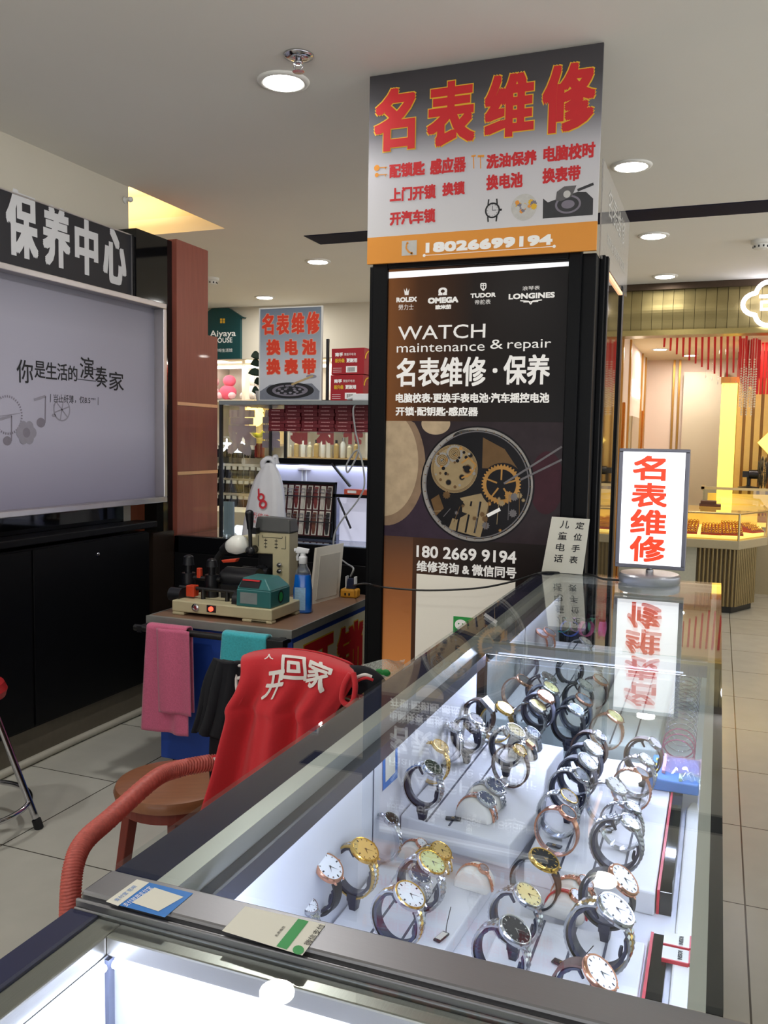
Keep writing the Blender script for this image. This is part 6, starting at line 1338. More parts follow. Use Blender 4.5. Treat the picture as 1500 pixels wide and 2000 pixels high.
def watch(lab, loc, rz, s, strap, head, dial, tilt=28, hold='c', bezel=None, square=False, R=.019, band='links', center=None, wide=.017, lean=0, tag_=None, zrot=0):
    """one watch with the support it hangs on; loc is where the foot of its ring stands"""
    a, b_ = .0310*s, .0340*s; tl_ = math.radians(tilt); Rr = R*s
    sm = leathers.get(strap) or metals[strap]; hm = metals[head]; bm = metals[bezel or head]; cmid = metals[center] if center else sm
    kind = 'leather' if strap in leathers else ('mesh' if band == 'mesh' else 'links')
    stem = {'c': .016*s, 'clear': .002, 'pillow': 0.0}[hold]; zc = b_+stem+.003 if hold != 'pillow' else .001
    t = thing('wrist_watch', lab, 'watch', loc, rz, 'watches in the glass cases')
    ky = ('strap', strap, center, kind, tilt, square, round(s, 2), wide, R, hold == 'pillow')
    if ky in _mc: o = bpy.data.objects.new('strap', _mc[ky]); COL.objects.link(o); o.parent = t
    else:
        global _S; _S = (sm, cmid); m = strap_mesh(ky, a, b_, wide*s, .0022*s, tl_, kind, math.asin(min(.9, Rr*.80/((a+b_)/2)))); o = m.build('strap', sm, t, smooth='auto' if kind != 'links' else False); _mc[ky] = o.data
    o.location = (0, 0, zc)
    Hm = head_frame(a, b_, tl_)
    ky = ('case', head, bezel, square, round(s, 2), R)
    cobj = bpy.data.objects.new('case', None) if False else None
    if ky in _mc: cobj = bpy.data.objects.new('case', _mc[ky]); COL.objects.link(cobj); cobj.parent = t
    else:
        m = MB()
        if square:
            q = Rr*.78; m.hexa([(-q*.86, -q*1.12, -.001), (q*.86, -q*1.12, -.001), (q*.86, q*1.12, -.001), (-q*.86, q*1.12, -.001)], [(-q*.80, -q*1.05, .006*s), (q*.80, -q*1.05, .006*s), (q*.80, q*1.05, .006*s), (-q*.80, q*1.05, .006*s)], hm)
        else:
            m.lathe([(Rr*.86, -.0025), (Rr, -.0010), (Rr, .0026*s), (Rr*.97, .0036*s)], n=32, m=hm); m.lathe([(Rr*.97, .0036*s), (Rr*.93, .0050*s), (Rr*.86, .0048*s), (Rr*.85, .0040*s)], n=32, m=bm)
        m.cyl((Rr*.95, 0, .0012*s), (Rr*1.11, 0, .0012*s), .0020*s, 10, hm)
        for sx in (-1, 1):
            for sy in (-1, 1):
                x = sx*wide*s*.5; m.hexa([(x-.0016, sy*Rr*.72-.003, -.001), (x+.0016, sy*Rr*.72-.003, -.001), (x+.0016, sy*Rr*.72+.003, -.001), (x-.0016, sy*Rr*.72+.003, -.001)], [(x-.0014, sy*Rr*.70-.003, .0045*s), (x+.0014, sy*Rr*.70-.003, .0045*s), (x+.0014, sy*Rr*.98+.002, .0005), (x-.0014, sy*Rr*.98+.002, .0005)], hm)
        cobj = m.build('case', hm, t, smooth='auto'); _mc[ky] = cobj.data
    cobj.matrix_local = Matrix.Translation((0, 0, zc)) @ Hm
    ky = ('dial', dial, head, square, round(s, 2), R)
    if ky in _mc: d = bpy.data.objects.new('dial', _mc[ky]); COL.objects.link(d); d.parent = cobj
    else:
        m = MB(); zz = (.0064*s if square else .0042*s); dm = dials[dial]; mk = M['ink'] if dial not in ('black', 'blue', 'darkgreen') else (gold_m if head == 'gold' else silver)
        if square: q = Rr*.66; m.poly([(-q*.82, -q*1.1, zz), (q*.82, -q*1.1, zz), (q*.82, q*1.1, zz), (-q*.82, q*1.1, zz)], dm); rr = q*.8
        else: m.poly([(x, y, zz) for x, y in circ(0, 0, Rr*.85, 32)], dm); rr = Rr*.85
        for k in range(12):
            q = k*PI/6; ca, sa = math.cos(q), math.sin(q); w_ = rr*.035*(1.6 if k % 3 == 0 else 1); r0_, r1_ = rr*(.74 if k % 3 == 0 else .80), rr*.93
            m.poly([(ca*r0_+sa*w_, sa*r0_-ca*w_, zz+.0003), (ca*r1_+sa*w_, sa*r1_-ca*w_, zz+.0003), (ca*r1_-sa*w_, sa*r1_+ca*w_, zz+.0003), (ca*r0_-sa*w_, sa*r0_+ca*w_, zz+.0003)], mk)
        for q, L, w_ in ((2.2, .48, .05), (.9, .72, .035)):
            ca, sa = math.cos(q), math.sin(q); w_ *= rr; L *= rr; m.poly([(sa*w_, -ca*w_, zz+.0006), (ca*L, sa*L, zz+.0006), (-sa*w_, ca*w_, zz+.0006), (-ca*L*.2, -sa*L*.2, zz+.0006)], mk)
        m.poly([(x, y, zz+.0008) for x, y in circ(0, 0, rr*.07, 10)], mk)
        d = m.build('dial', dm, cobj); _mc[ky] = d.data
    # support
    short = lab
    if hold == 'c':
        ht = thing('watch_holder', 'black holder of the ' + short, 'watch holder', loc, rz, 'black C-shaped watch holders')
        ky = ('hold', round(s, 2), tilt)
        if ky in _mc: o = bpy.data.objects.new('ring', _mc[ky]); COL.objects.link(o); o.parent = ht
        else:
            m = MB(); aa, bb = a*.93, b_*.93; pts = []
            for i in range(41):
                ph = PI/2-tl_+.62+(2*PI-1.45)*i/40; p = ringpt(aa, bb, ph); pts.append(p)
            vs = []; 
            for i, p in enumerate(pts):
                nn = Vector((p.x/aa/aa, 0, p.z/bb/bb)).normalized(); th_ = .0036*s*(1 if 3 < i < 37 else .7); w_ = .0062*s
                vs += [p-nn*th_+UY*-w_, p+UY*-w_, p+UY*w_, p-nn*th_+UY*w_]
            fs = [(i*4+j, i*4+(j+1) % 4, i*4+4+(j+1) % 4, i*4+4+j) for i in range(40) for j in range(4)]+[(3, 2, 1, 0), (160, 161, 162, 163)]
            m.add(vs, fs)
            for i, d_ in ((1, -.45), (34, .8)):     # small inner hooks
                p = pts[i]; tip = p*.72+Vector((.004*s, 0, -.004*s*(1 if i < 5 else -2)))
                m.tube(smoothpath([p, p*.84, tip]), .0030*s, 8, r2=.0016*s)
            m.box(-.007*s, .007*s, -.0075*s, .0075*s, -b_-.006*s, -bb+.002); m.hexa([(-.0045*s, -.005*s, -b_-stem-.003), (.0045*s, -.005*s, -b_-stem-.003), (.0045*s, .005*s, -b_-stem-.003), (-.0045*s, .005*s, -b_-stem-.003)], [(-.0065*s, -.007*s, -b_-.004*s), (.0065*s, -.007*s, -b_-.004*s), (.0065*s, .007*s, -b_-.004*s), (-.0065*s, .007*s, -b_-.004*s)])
            o = m.build('ring', P('blue_black_plastic', rgb(24, 28, 54), .38, var=.12, scale=60), ht, smooth='auto'); _mc[ky] = o.data  # black plastic with the blue haze of the case mixed into its colour
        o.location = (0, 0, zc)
    elif hold == 'clear':
        ht = thing('watch_holder', 'clear ring inside the ' + short, 'watch holder', loc, rz, 'clear watch rings')
        ky = ('clear', round(s, 2))
        if ky in _mc: o = bpy.data.objects.new('ring', _mc[ky]); COL.objects.link(o); o.parent = ht
        else:
            m = MB(); aa, bb = a*.93, b_*.93
            m.grid(lambda u, v: (aa*math.cos(2*PI*u), (v-.5)*.022*s, bb*math.sin(2*PI*u)), 40, 2); o = m.build('ring', M['clearring'], ht, smooth=True, solid=.001); _mc[ky] = o.data
            o.modifiers.clear()
        o.location = (0, 0, zc)
    else:
        ht = thing('watch_pillow', 'cream pillow under the ' + short, 'watch pillow', loc, rz, 'cream watch pillows')
        ky = ('pillow', round(s, 2))
        if ky in _mc: o = bpy.data.objects.new('pillow', _mc[ky]); COL.objects.link(o); o.parent = ht
        else:
            m = MB(); aa, bb = a*.96, b_*.96; vs = []; rows = [(-.020, .86), (-.017, .97), (-.012, 1), (.012, 1), (.017, .97), (.020, .86)]
            for y, k in rows:
                for i in range(36): q = PI*i/35; vs.append((aa*k*math.cos(q), y*s, bb*k*math.sin(q)))
            fs = [(j*36+i, j*36+(i+1) % 36, (j+1)*36+(i+1) % 36, (j+1)*36+i) for j in range(5) for i in range(36)]+[tuple(range(35, -1, -1)), tuple(range(180, 216))]
            m.add(vs, fs); o = m.build('pillow', M['cream'], ht, smooth='auto'); _mc[ky] = o.data
        o.location = (0, 0, zc)
    return t
def W(px, py, zt, lab, strap, head, dial, rz=-9, s=1.1, **k):
    """stands a watch on the tray at height zt so that its dial is where the picture shows it"""
    hold = k.get('hold', 'c'); b_ = .0340*s; a = .0310*s; stem = {'c': .016*s, 'clear': .002, 'pillow': -b_-.003+.001}[hold]; tl_ = math.radians(k.get('tilt', 28)); sink = 0 if hold == 'pillow' else k.pop('sink', 0); k.pop('sink', 0)
    zd = zt-sink+stem+.003+b_+b_*math.cos(tl_); q = onz(px, py, zd); dx = a*math.sin(tl_)+.004; r = math.radians(rz)
    return watch(lab, (q.x-dx*math.cos(r), q.y-dx*math.sin(r), zt-sink), r, s, strap, head, dial, **k)
Zb = Zn-.008
# front left tray
W(606, 1772, Zn, 'small silver white-dialled watch half under the steel strip', 'silver', 'silver', 'white', hold='clear', s=.95, sink=.012, R=.015)
W(646, 1698, Zn, 'white-dialled rose gold watch on black leather, left of the gold one', 'black', 'rose', 'white', tilt=34, R=.021)
W(716, 1664, Zn, 'all-gold watch on a black holder in the front left tray', 'gold', 'gold', 'gold', center='silver', R=.0205)
W(767, 1603, Zn, 'slim silver dark-dialled watch next to the rear panel', 'silver', 'silver', 'black', hold='clear', R=.0125, wide=.010)
W(847, 1689, Zn, 'silver watch with a pale green dial', 'silver', 'silver', 'green', bezel='gold', R=.020)
W(824, 1712, Zn, 'dark blue dialled silver watch behind the pale green one', 'silver', 'silver', 'blue', hold='pillow', s=.98, sink=.025)
W(865, 1665, Zn, 'gold watch on a pillow behind the pale green one', 'gold', 'gold', 'gold', hold='pillow', s=1.0, sink=.022, center='silver')
W(827, 1650, Zn, 'tiny white-faced rose gold watch at the back of the left tray', 'rose', 'rose', 'white', hold='pillow', s=.8, sink=.022, R=.013, wide=.008)
W(804, 1753, Zn, 'two-tone white-dialled watch at the front of the left tray', 'silver', 'silver', 'white', bezel='gold', center='gold', R=.0205, s=1.12)
W(948, 1700, Zn, 'thin rose gold watch at the right of the left tray', 'rose', 'rose', 'grey', hold='pillow', s=.95, sink=.028, R=.009, wide=.006)
# front right tray
W(1067, 1683, Zb, 'large black-dialled gold-rimmed watch on a black leather strap', 'black', 'gold', 'black', hold='clear', tilt=20, R=.0215, s=1.12)
W(1035, 1753, Zb, 'champagne-dialled silver watch behind the black-dialled silver one', 'silver', 'silver', 'cream', R=.019)
W(1010, 1822, Zb, 'black-dialled silver watch nearest the steel strip', 'silver', 'silver', 'black', R=.020, s=1.12)
W(1147, 1727, Zb, 'rose gold watch with a stone-set round head', 'rose', 'rose', 'pearl', hold='pillow', s=1.1, sink=.028, R=.012, wide=.009)
W(1130, 1753, Zb, 'small rose gold watch on a red band', 'red', 'rose', 'pearl', hold='pillow', s=1.0, sink=.028, R=.012, wide=.006)
W(1222, 1722, Zb, 'large white-dialled rose gold watch behind the jubilee link one', 'black', 'rose', 'white', tilt=36, R=.0215, s=1.15)
W(1207, 1782, Zb, 'biggest two-tone watch with jubilee links', 'silver', 'silver', 'pearl', center='gold', bezel='silver', R=.020, s=1.3, wide=.020)
W(1177, 1906, Zb, 'white-dialled watch on brown leather by the steel strip', 'brown', 'rose', 'white', tilt=34, R=.0215)
# slatted tray along the front glass
W(1112, 1590, Zc, 'rose gold mesh watch at the front of the slatted tray', 'rose', 'rose', 'grey', hold='clear', band='mesh', wide=.012, R=.014)
W(1114, 1559, Zc, 'gold-bezelled watch just behind the rose mesh one', 'silver', 'silver', 'pearl', hold='clear', bezel='gold', R=.016)
W(1138, 1517, Zc, 'silver watch third in the left row of the slatted tray', 'silver', 'silver', 'grey', tilt=36, R=.015)
W(1151, 1490, Zc, 'grey strap watch fourth in the left row of the slatted tray', 'grey', 'silver', 'pearl', tilt=32)
W(1162, 1464, Zc, 'white-dialled watch fifth in the left row of the slatted tray', 'grey', 'silver', 'white', tilt=30)
W(1174, 1440, Zc, 'brown strap watch sixth in the left row of the slatted tray', 'brown', 'silver', 'pearl', tilt=34, R=.013)
W(1207, 1538, Zc, 'silver mesh watch in the right row of the slatted tray', 'silver', 'silver', 'white', hold='clear', band='mesh', wide=.013)
W(1240, 1580, Zc, 'slim silver watch right behind the chain watch', 'silver', 'silver', 'pearl', hold='clear', R=.013, wide=.010, s=1.12)
W(1234, 1610, Zc, 'silver chain watch on the largest dark holder', 'steel', 'silver', 'pearl', R=.014, s=1.22)
W(1282, 1454, Zc, 'brown strap watch at the back right of the slatted tray', 'brown', 'silver', 'pearl', tilt=36, R=.014)
W(1265, 1487, Zc, 'round silver watch second from the back right of the slatted tray', 'silver', 'silver', 'white', hold='clear', R=.016)
W(1256, 1512, Zc, 'rose gold watch in front of the round silver one', 'rose', 'rose', 'grey', hold='clear', R=.013, wide=.010)
# wavy tray
W(848, 1503, Zs, 'silver watch with a dark green dial', 'silver', 'silver', 'darkgreen', R=.017)
W(863, 1460, Zs, 'gold watch behind the dark green dialled one', 'gold', 'gold', 'gold', hold='clear', R=.0155, wide=.012)
W(890, 1423, Zs, 'slim silver watch third along the left of the wavy tray', 'silver', 'silver', 'pearl', hold='clear', R=.013, wide=.012)
W(932, 1407, Zs, 'stone-set silver watch fourth along the left of the wavy tray', 'silver', 'silver', 'pearl', R=.0155)
W(957, 1378, Zs, 'rectangular white watch on a brown leather strap', 'brown', 'silver', 'white', square=True, tilt=40)
W(1010, 1430, Zs, 'silver watch with a pale yellow dial', 'silver', 'silver', 'cream', R=.019)
W(1043, 1433, Zs, 'dark silver watch at the back right of the wavy tray', 'steel', 'silver', 'grey', hold='pillow', R=.017)
W(1018, 1467, Zs, 'gold watch on a thin brown strap', 'brown', 'gold', 'gold', hold='clear', R=.0125, wide=.011)
W(1037, 1455, Zs, 'small square rose gold watch on a black strap', 'black', 'rose', 'cream', hold='pillow', s=.9, R=.013, square=True)
W(970, 1538, Zs, 'blue-dialled silver watch behind the front pillow of the wavy tray', 'silver', 'silver', 'blue', hold='pillow', sink=.014)
W(953, 1563, Zs, 'blue-dialled rose gold watch at the front of the wavy tray', 'rose', 'silver', 'blue', hold='pillow', sink=.014, center='silver', R=.016)
# further case
Zf = Zs
for px, py, lab, st, hd, dl, kw in (
    (1026, 1331, 'rose gold mesh watch in the further case', 'rose', 'rose', 'grey', dict(hold='clear', band='mesh')),
    (988, 1386, 'white-dialled gold watch nearest the partition glass', 'gold', 'gold', 'white', dict(hold='clear')),
    (1074, 1326, 'dark-dialled watch heading the middle row of the further case', 'navy', 'silver', 'black', dict()),
    (1078, 1345, 'cream-dialled watch second in the further middle row', 'grey', 'silver', 'cream', dict()),
    (1069, 1362, 'rose gold watch third in the further middle row', 'grey', 'rose', 'pearl', dict()),
    (1053, 1380, 'silver watch fourth in the further middle row', 'silver', 'silver', 'cream', dict(hold='clear')),
    (1128, 1388, 'grey-dialled watch at the front of the further right row', 'black', 'silver', 'grey', dict()),
    (1143, 1368, 'rose gold watch second in the further right row', 'grey', 'rose', 'grey', dict()),
    (1146, 1340, 'white-dialled silver watch third in the further right row', 'black', 'silver', 'white', dict()),
    (1010, 1277, 'grey mesh watch at the rear left of the further case', 'steel', 'silver', 'white', dict(hold='clear', band='mesh')),
    (1040, 1278, 'grey strap watch beside the mesh banded one in the further case', 'grey', 'silver', 'white', dict(hold='clear')),
    (1128, 1287, 'black strap watch at the rear middle of the further case', 'black', 'silver', 'pearl', dict()),
    (1204, 1402, 'rose gold watch on a clear ring under the sign reflection', 'rose', 'rose', 'cream', dict(hold='clear')),
    (1060, 1238, 'pearl-dialled rose gold bangle watch at the far back', 'rose', 'rose', 'pearl', dict(hold='clear', wide=.009)),
    (1075, 1236, 'grey-dialled rose gold bangle watch at the far back', 'rose', 'rose', 'grey', dict(hold='clear', wide=.009)),
    (1146, 1254, 'white-dialled silver watch at the far back', 'silver', 'silver', 'white', dict(hold='clear')),
    (1165, 1300, 'shiny silver watch beside the sign reflection', 'silver', 'silver', 'pearl', dict(hold='clear')),
    (1175, 1330, 'brown strap watch beside the sign reflection', 'brown', 'rose', 'pearl', dict(hold='clear'))):
    W(px, py, Zf if px < 1100 else Zc, lab, st, hd, dl, s=1.12, **kw)
# coloured children's bands at the back of the further case
bc = [(rgb(60, 190, 190), 'turquoise'), (rgb(90, 120, 220), 'blue'), (rgb(190, 120, 210), 'lilac'), (rgb(226, 110, 160), 'pink'), (rgb(120, 200, 160), 'mint'), (rgb(228, 130, 190), 'bright pink')]
for k, (c_, nm) in enumerate(bc):
    q = onz(1096+k*16, 1238+(k % 2)*8, .80); t = thing('silicone_band', f'{nm} rubber watch band at the back of the further case', 'watch band', (q.x, q.y, .807 if q.x < -.26 else (.783 if q.x < -.10 else .746)), .3*k, 'coloured bands')
    m = MB(); m.grid(lambda u, v: (.030*math.cos(2*PI*u), (v-.5)*.016, .026+.026*math.sin(2*PI*u)), 28, 2); m.build('band', P(nm.replace(' ', '_')+'_silicone', c_, .4), t, smooth=True, solid=.002)
    m = MB(); m.box(-.014, .014, -.011, .011, .050, .058); m.build('face', M['blackplastic'], t, bevel=.003)
# row of bangles on a stand at the right of the further case
bgl = P('pale_shiny_bangle', rgb(214, 208, 222), .18, .9, var=.1); bgp = P('pink_shiny_bangle', rgb(214, 120, 150), .25, .6, var=.1)
for k in range(18):
    y = 1.915+k*.042; t = thing('thin_bangle', f'thin shiny bangle, {["first", "second", "third", "fourth", "fifth", "sixth", "seventh", "eighth", "ninth", "tenth", "eleventh", "twelfth", "thirteenth", "fourteenth", "fifteenth", "sixteenth", "seventeenth", "eighteenth"][k]} from the partition in the row at the right', 'bangle', (-.055, y, .746), 0, 'bangles in a row')
    m = MB(); m.tube([(.034*math.cos(2*PI*i/36), .004*math.sin(2*PI*i/36+k), .0357+.034*math.sin(2*PI*i/36)) for i in range(36)], .0016, 6, closed=True); m.build('hoop', bgp if k < 3 else bgl, t, smooth=True)
# blue and yellow packet, pink film packets by the partition
t = thing('blue_yellow_packet', 'blue packet with yellow squares lying at the back right of the watch case', 'packet', (0, 0, 0))
q0, q1 = onz(1243, 1408, .80), onz(1236, 1478, .80)
z_ = Zc+.0; m = MB(); m.box(-.100, -.008, 1.70, 1.84, .783, .805); m.build('packet', P('blue_card_packet', rgb(74, 132, 206), .35, var=.04), t, bevel=.003)
m = MB()
for k in range(4): m.box(-.093, -.085, 1.715+k*.03, 1.728+k*.03, .805, .8056)
m.build('yellow_squares', P('yellow_print', rgb(230, 214, 70), .4), t)
for k, (lab, c_, x0_, x1_, y0_, y1_, z0_) in enumerate((('clear film packet with a pink edge lying on the blue packet', rgb(226, 170, 196), -.078, -.006, 1.735, 1.835, .8056), ('pale green film packet lying at the front glass over the blue packet', rgb(186, 214, 190), -.045, -.004, 1.705, 1.732, .8056))):
    t = thing('film_packet', lab, 'packet', (0, 0, 0)); m = MB(); m.grid(lambda u, v: (x0_+(x1_-x0_)*u, y0_+(y1_-y0_)*v, z0_+.004+.012*math.sin(PI*u)*math.sin(PI*v)+.002*math.sin(19*u+7*v)), 14, 14); m.build('film', GLASS('film_'+str(k), (.95, .95, .97), .10, .06, .25, c_), t, smooth=True)
    m = MB(); m.box(x0_, x0_+.006, y0_, y1_, z0_, z0_+.006); m.build('header', P('packet_header_%d' % k, c_, .4), t)
# price tags
def ptag(px, py, zt, rz, lab, white=False, string=None):
    q = onz(px, py, zt+.004); t = thing('price_tag', lab, 'tag', (q.x, q.y, zt+.001), math.radians(rz), 'watch price tags')
    m = MB(); m.box(-.013, .013, -.0055, .0055, 0, .003); m.build('card', M['blackplastic'], t, bevel=.0012)
    m = MB(); m.box(-.009, .010, -.0042, .0042, .003, .0034) if white else m.tube([(.0025*math.cos(i*PI/6), .0025*math.sin(i*PI/6), .0032) for i in range(12)], .0005, 4, closed=True); m.build('print', M['paper'] if white else P('gold_print', rgb(190, 160, 90), .4, .5), t)
    if string:
        m = MB(); m.tube(smoothpath([(.012, 0, .002), (.020, .004, .008), Vector(string)]), .0006, 5); m.build('string', M['cableblack'], t)
ptag(1097, 1880, Zb, -18, 'black price tag lying in front of the champagne-dialled watch', string=(.034, .022, .03))
ptag(862, 1828, Zn, 75, 'white and black price tag on the front left tray', True, (.03, .004, .03))
ptag(885, 1597, Zs, 12, 'black price tag at the front edge of the wavy tray')
ptag(1082, 1650, Zc, -8, 'black price tag under the rose gold mesh watch')
ptag(1180, 1620, Zc, 10, 'black price tag between the two rows of the slatted tray', string=(.02, .03, .025))
ptag(870, 1490, Zs, 80, 'white price tag hanging by the gold watch in the wavy tray', True)
# ------------------------------------------------------------------ rattan armchair with jersey and jacket
t = thing('rattan_armchair', 'red-brown wicker armchair behind the watch counter with a jersey over its back', 'armchair', (0, 0, 0))
def wick(m, pts, r, rows=240):
    sp_ = smoothpath(pts, max(4, rows//(len(pts)-1))); L = sum((sp_[i+1]-sp_[i]).length for i in range(len(sp_)-1))
    m.tube(sp_, r, 28, rf=lambda s_, a: r*(1+.075*math.sin(2*PI*(s_*L/.010)+ (2.4 if math.sin(2*a) > 0 else -2.4)*abs(((a*4/PI) % 2)-1)*1.6)))
a_pts = [onz(455, 1484, .70), onz(410, 1490, .70), onz(345, 1503, .70), onz(300, 1523, .70), onz(215, 1598, .69), onz(168, 1640, .685)]
e_ = a_pts[-1]
a_pts += [Vector((e_.x+.012, e_.y-.045, .665)), Vector((e_.x+.02, e_.y-.066, .61)), Vector((e_.x+.025, e_.y-.072, .52)), Vector((e_.x+.03, e_.y-.06, .30)), Vector((e_.x+.03, e_.y-.05, 0.0))]
m = MB(); wick(m, a_pts, .0185, 420); m.build('arm', M['wicker'], t, smooth=True)
off = Vector((.405, 0, 0))
m = MB(); wick(m, [(p+off) if p.y < 1.66 else Vector((-.66, p.y, p.z)) for p in a_pts], .0185, 240); m.build('arm', M['wicker'], t, smooth=True)
YC = 1.70; cl, cr = -1.045, -.665
m = MB(); wick(m, [(cl, YC+.02, .0), (cl, YC+.02, .45), (cl+.01, YC, .72), (cl+.03, YC+.02, .88), (cl+.12, YC+.03, .925), ((cl+cr)/2, YC+.035, .94), (cr-.10, YC+.03, .92), (cr-.02, YC+.02, .87), (cr, YC, .72), (cr, YC+.02, .45), (cr, YC+.02, 0)], .017, 200); m.build('back_frame', M['wicker'], t, smooth=True)
m = MB(); m.grid(lambda u, v: (cl+.02+u*(cr-cl-.04), YC+.035*math.sin(PI*u), .45+v*.42), 12, 12); m.build('back_panel', M['wicker'], t, smooth=True, solid=.012)
m = MB(); m.grid(lambda u, v: (cl+u*(cr-cl), YC-v*.42, .42-.012*math.sin(PI*u)*math.sin(PI*v)), 12, 12); m.build('seat', M['wicker'], t, smooth=True, solid=.03)
# pale frame loop seen at the left of the jersey
# navy jacket under the jersey
t = thing('navy_jacket', 'black-navy jacket with striped cuffs hanging over the armchair back under the jersey', 'jacket', (0, 0, 0))
def sheet(name, rows, mat, par, thick=.006, folds=.010, nf=3.2, ph=0, sub=0, nu=40):
    """cloth between left and right edge points given from top to bottom"""
    Ls = smoothpath([r[0] for r in rows], 6); Rs = smoothpath([r[1] for r in rows], 6); n = len(Ls)-1
    def fn(u, v):
        f = v*n; i = min(int(f), n-1); g = f-i; a = Ls[i].lerp(Ls[i+1], g); c = Rs[i].lerp(Rs[i+1], g); p = a.lerp(c, u)
        k = folds*(.15+.85*v); p = p+Vector((0, -k*(math.sin(u*PI*2*nf+ph+v*1.5)+.5*math.sin(u*PI*2*nf*1.7+2+ph))-.018*math.sin(PI*u)*(1-v*.4), 0)); return p
    m = MB(); m.grid(fn, nu, 50); o = m.build(name, mat, par, smooth=True, solid=thick); return o
yj = YC-.035
def E(px, py, Y): return ony(px, py, Y)
sheet('left_sleeve', [(E(425, 1286, yj), E(478, 1292, yj)), (E(405, 1330, yj), E(482, 1340, yj)), (E(392, 1390, yj), E(470, 1400, yj)), (E(378, 1425, yj), E(462, 1440, yj))], M['navycloth'], t, .02, .006)
sheet('body', [(E(432, 1288, yj+.01), E(560, 1300, yj+.02)), (E(420, 1380, yj+.01), E(560, 1380, yj+.02)), (E(414, 1470, yj+.01), E(560, 1460, yj+.02)), (E(416, 1535, yj+.01), E(560, 1560, yj+.02))], M['navycloth'], t, .014, .006)
for k, (ya_, yb2) in enumerate(((1480, 1486), (1496, 1502))):
    m = MB(); q = [E(413, yb2, yj-.012), E(432, yb2-3, yj-.016), E(432, ya_-3, yj-.016), E(413, ya_, yj-.012)]; m.add([tuple(p) for p in q]+[(p.x, p.y+.004, p.z) for p in q], [(0, 1, 2, 3), (7, 6, 5, 4), (0, 4, 5, 1), (1, 5, 6, 2), (2, 6, 7, 3), (3, 7, 4, 0)]); m.build('cuff_stripe', M['jerseyprint'], t)
m = MB(); q = [E(413, 1480, yj-.012), E(432, 1477, yj-.016), E(432, 1473, yj-.016), E(413, 1476, yj-.012)]; m.add([tuple(p) for p in q], [(0, 1, 2, 3)]); m.build('cuff_stripe', M['red'], t)
# right shoulder: rolled navy sleeve over the chair corner
m = MB(); p0, p1, p2, p3 = E(660, 1335, yj+.02), E(705, 1330, yj+.02), E(738, 1362, yj+.02), E(742, 1440, yj+.02)
m.tube(smoothpath([p0, p1, p2, p3], 8), .035, 18, rf=lambda s_, a: .030*(1+.12*math.sin(3*a+6*s_))); m.build('right_sleeve', M['navycloth'], t, smooth=True)
m = MB(); pts = [E(686, 1336, yj-.020), E(696, 1324, yj-.022), E(712, 1318, yj-.020), E(726, 1322, yj-.014)]; m.tube(smoothpath(pts, 6), .0035, 8, m=M['jerseyprint']); m.tube(smoothpath([p+Vector((.004, -.002, -.006)) for p in pts], 6), .003, 8, m=M['red']); m.build('white_piping', None, t)
m = MB(); pts = [E(476, 1300, yj-.012), E(462, 1300, yj-.014), E(460, 1308, yj-.016), E(464, 1352, yj-.018), E(470, 1352, yj-.016)]; m.tube(smoothpath(pts, 6), .0042, 8); m.tube([E(463, 1325, yj-.016), E(474, 1322, yj-.014)], .004, 8); m.build('white_border', M['jerseyprint'], t, smooth=True)
# red jersey
t = thing('red_jersey', 'red sleeveless jersey with white characters draped over the armchair back', 'jersey', (0, 0, 0))
yr_ = YC-.055
rows = [(E(474, 1283, yr_+.05), E(686, 1304, yr_+.05)), (E(472, 1290, yr_), E(692, 1318, yr_)), (E(474, 1320, yr_-.012), E(688, 1335, yr_-.012)), (E(466, 1350, yr_-.016), E(664, 1375, yr_-.016)), (E(452, 1378, yr_-.02), E(648, 1402, yr_-.02)), (E(453, 1400, yr_-.02), E(655, 1420, yr_-.02)), (E(440, 1450, yr_-.024), E(660, 1460, yr_-.024)), (E(425, 1510, yr_-.028), E(670, 1520, yr_-.028)), (E(400, 1590, yr_-.03), E(680, 1600, yr_-.03))]
def arch(u): return .034*math.sin(PI*min(1, u*1.25))**.8 if u < .8 else .034*math.sin(PI)**.8
Ls = smoothpath([r[0] for r in rows], 7); Rs = smoothpath([r[1] for r in rows], 7); nn_ = len(Ls)-1
def jersey(u, v):
    f = v*nn_; i = min(int(f), nn_-1); g = f-i; a = Ls[i].lerp(Ls[i+1], g); c = Rs[i].lerp(Rs[i+1], g); p = a.lerp(c, u)
    k = .026*min(1, max(0, (v-.10)*2.2)); top = max(0, 1-v*3.5)
    p = p + Vector((0, -k*(math.cos((u-.40)*PI*2*2.6+v*.5)*.75+.35*math.sin(u*PI*9+1.3*v)), .026*top*math.sin(PI*u)**.7))
    return p
m = MB(); m.grid(jersey, 72, 84); jb = m.build('body', M['red'], t, smooth=True, solid=.005)
m = MB(); pts = [E(690, 1314, yr_-.016), E(694, 1340, yr_-.024), E(690, 1368, yr_-.026), E(680, 1377, yr_-.026), E(668, 1366, yr_-.026), E(672, 1338, yr_-.022), E(684, 1316, yr_-.016)]
m.tube(smoothpath(pts, 8), .006, 10); m.build('right_armhole_hem', M['red'], t, smooth=True)
m = MB(); pts = [E(478, 1346, yr_-.02), E(470, 1368, yr_-.024), E(458, 1381, yr_-.026), E(451, 1378, yr_-.024)]; m.tube(smoothpath(pts, 8), .005, 10); m.build('left_armhole_hem', M['red'], t, smooth=True)
m = MB(); m.grid(lambda u, v: jersey(.02+u*.96, .0)+Vector((0, .012+.05*v, -.10*v*v)), 30, 8); m.build('rear_side', M['red'], t, smooth=True, solid=.005)
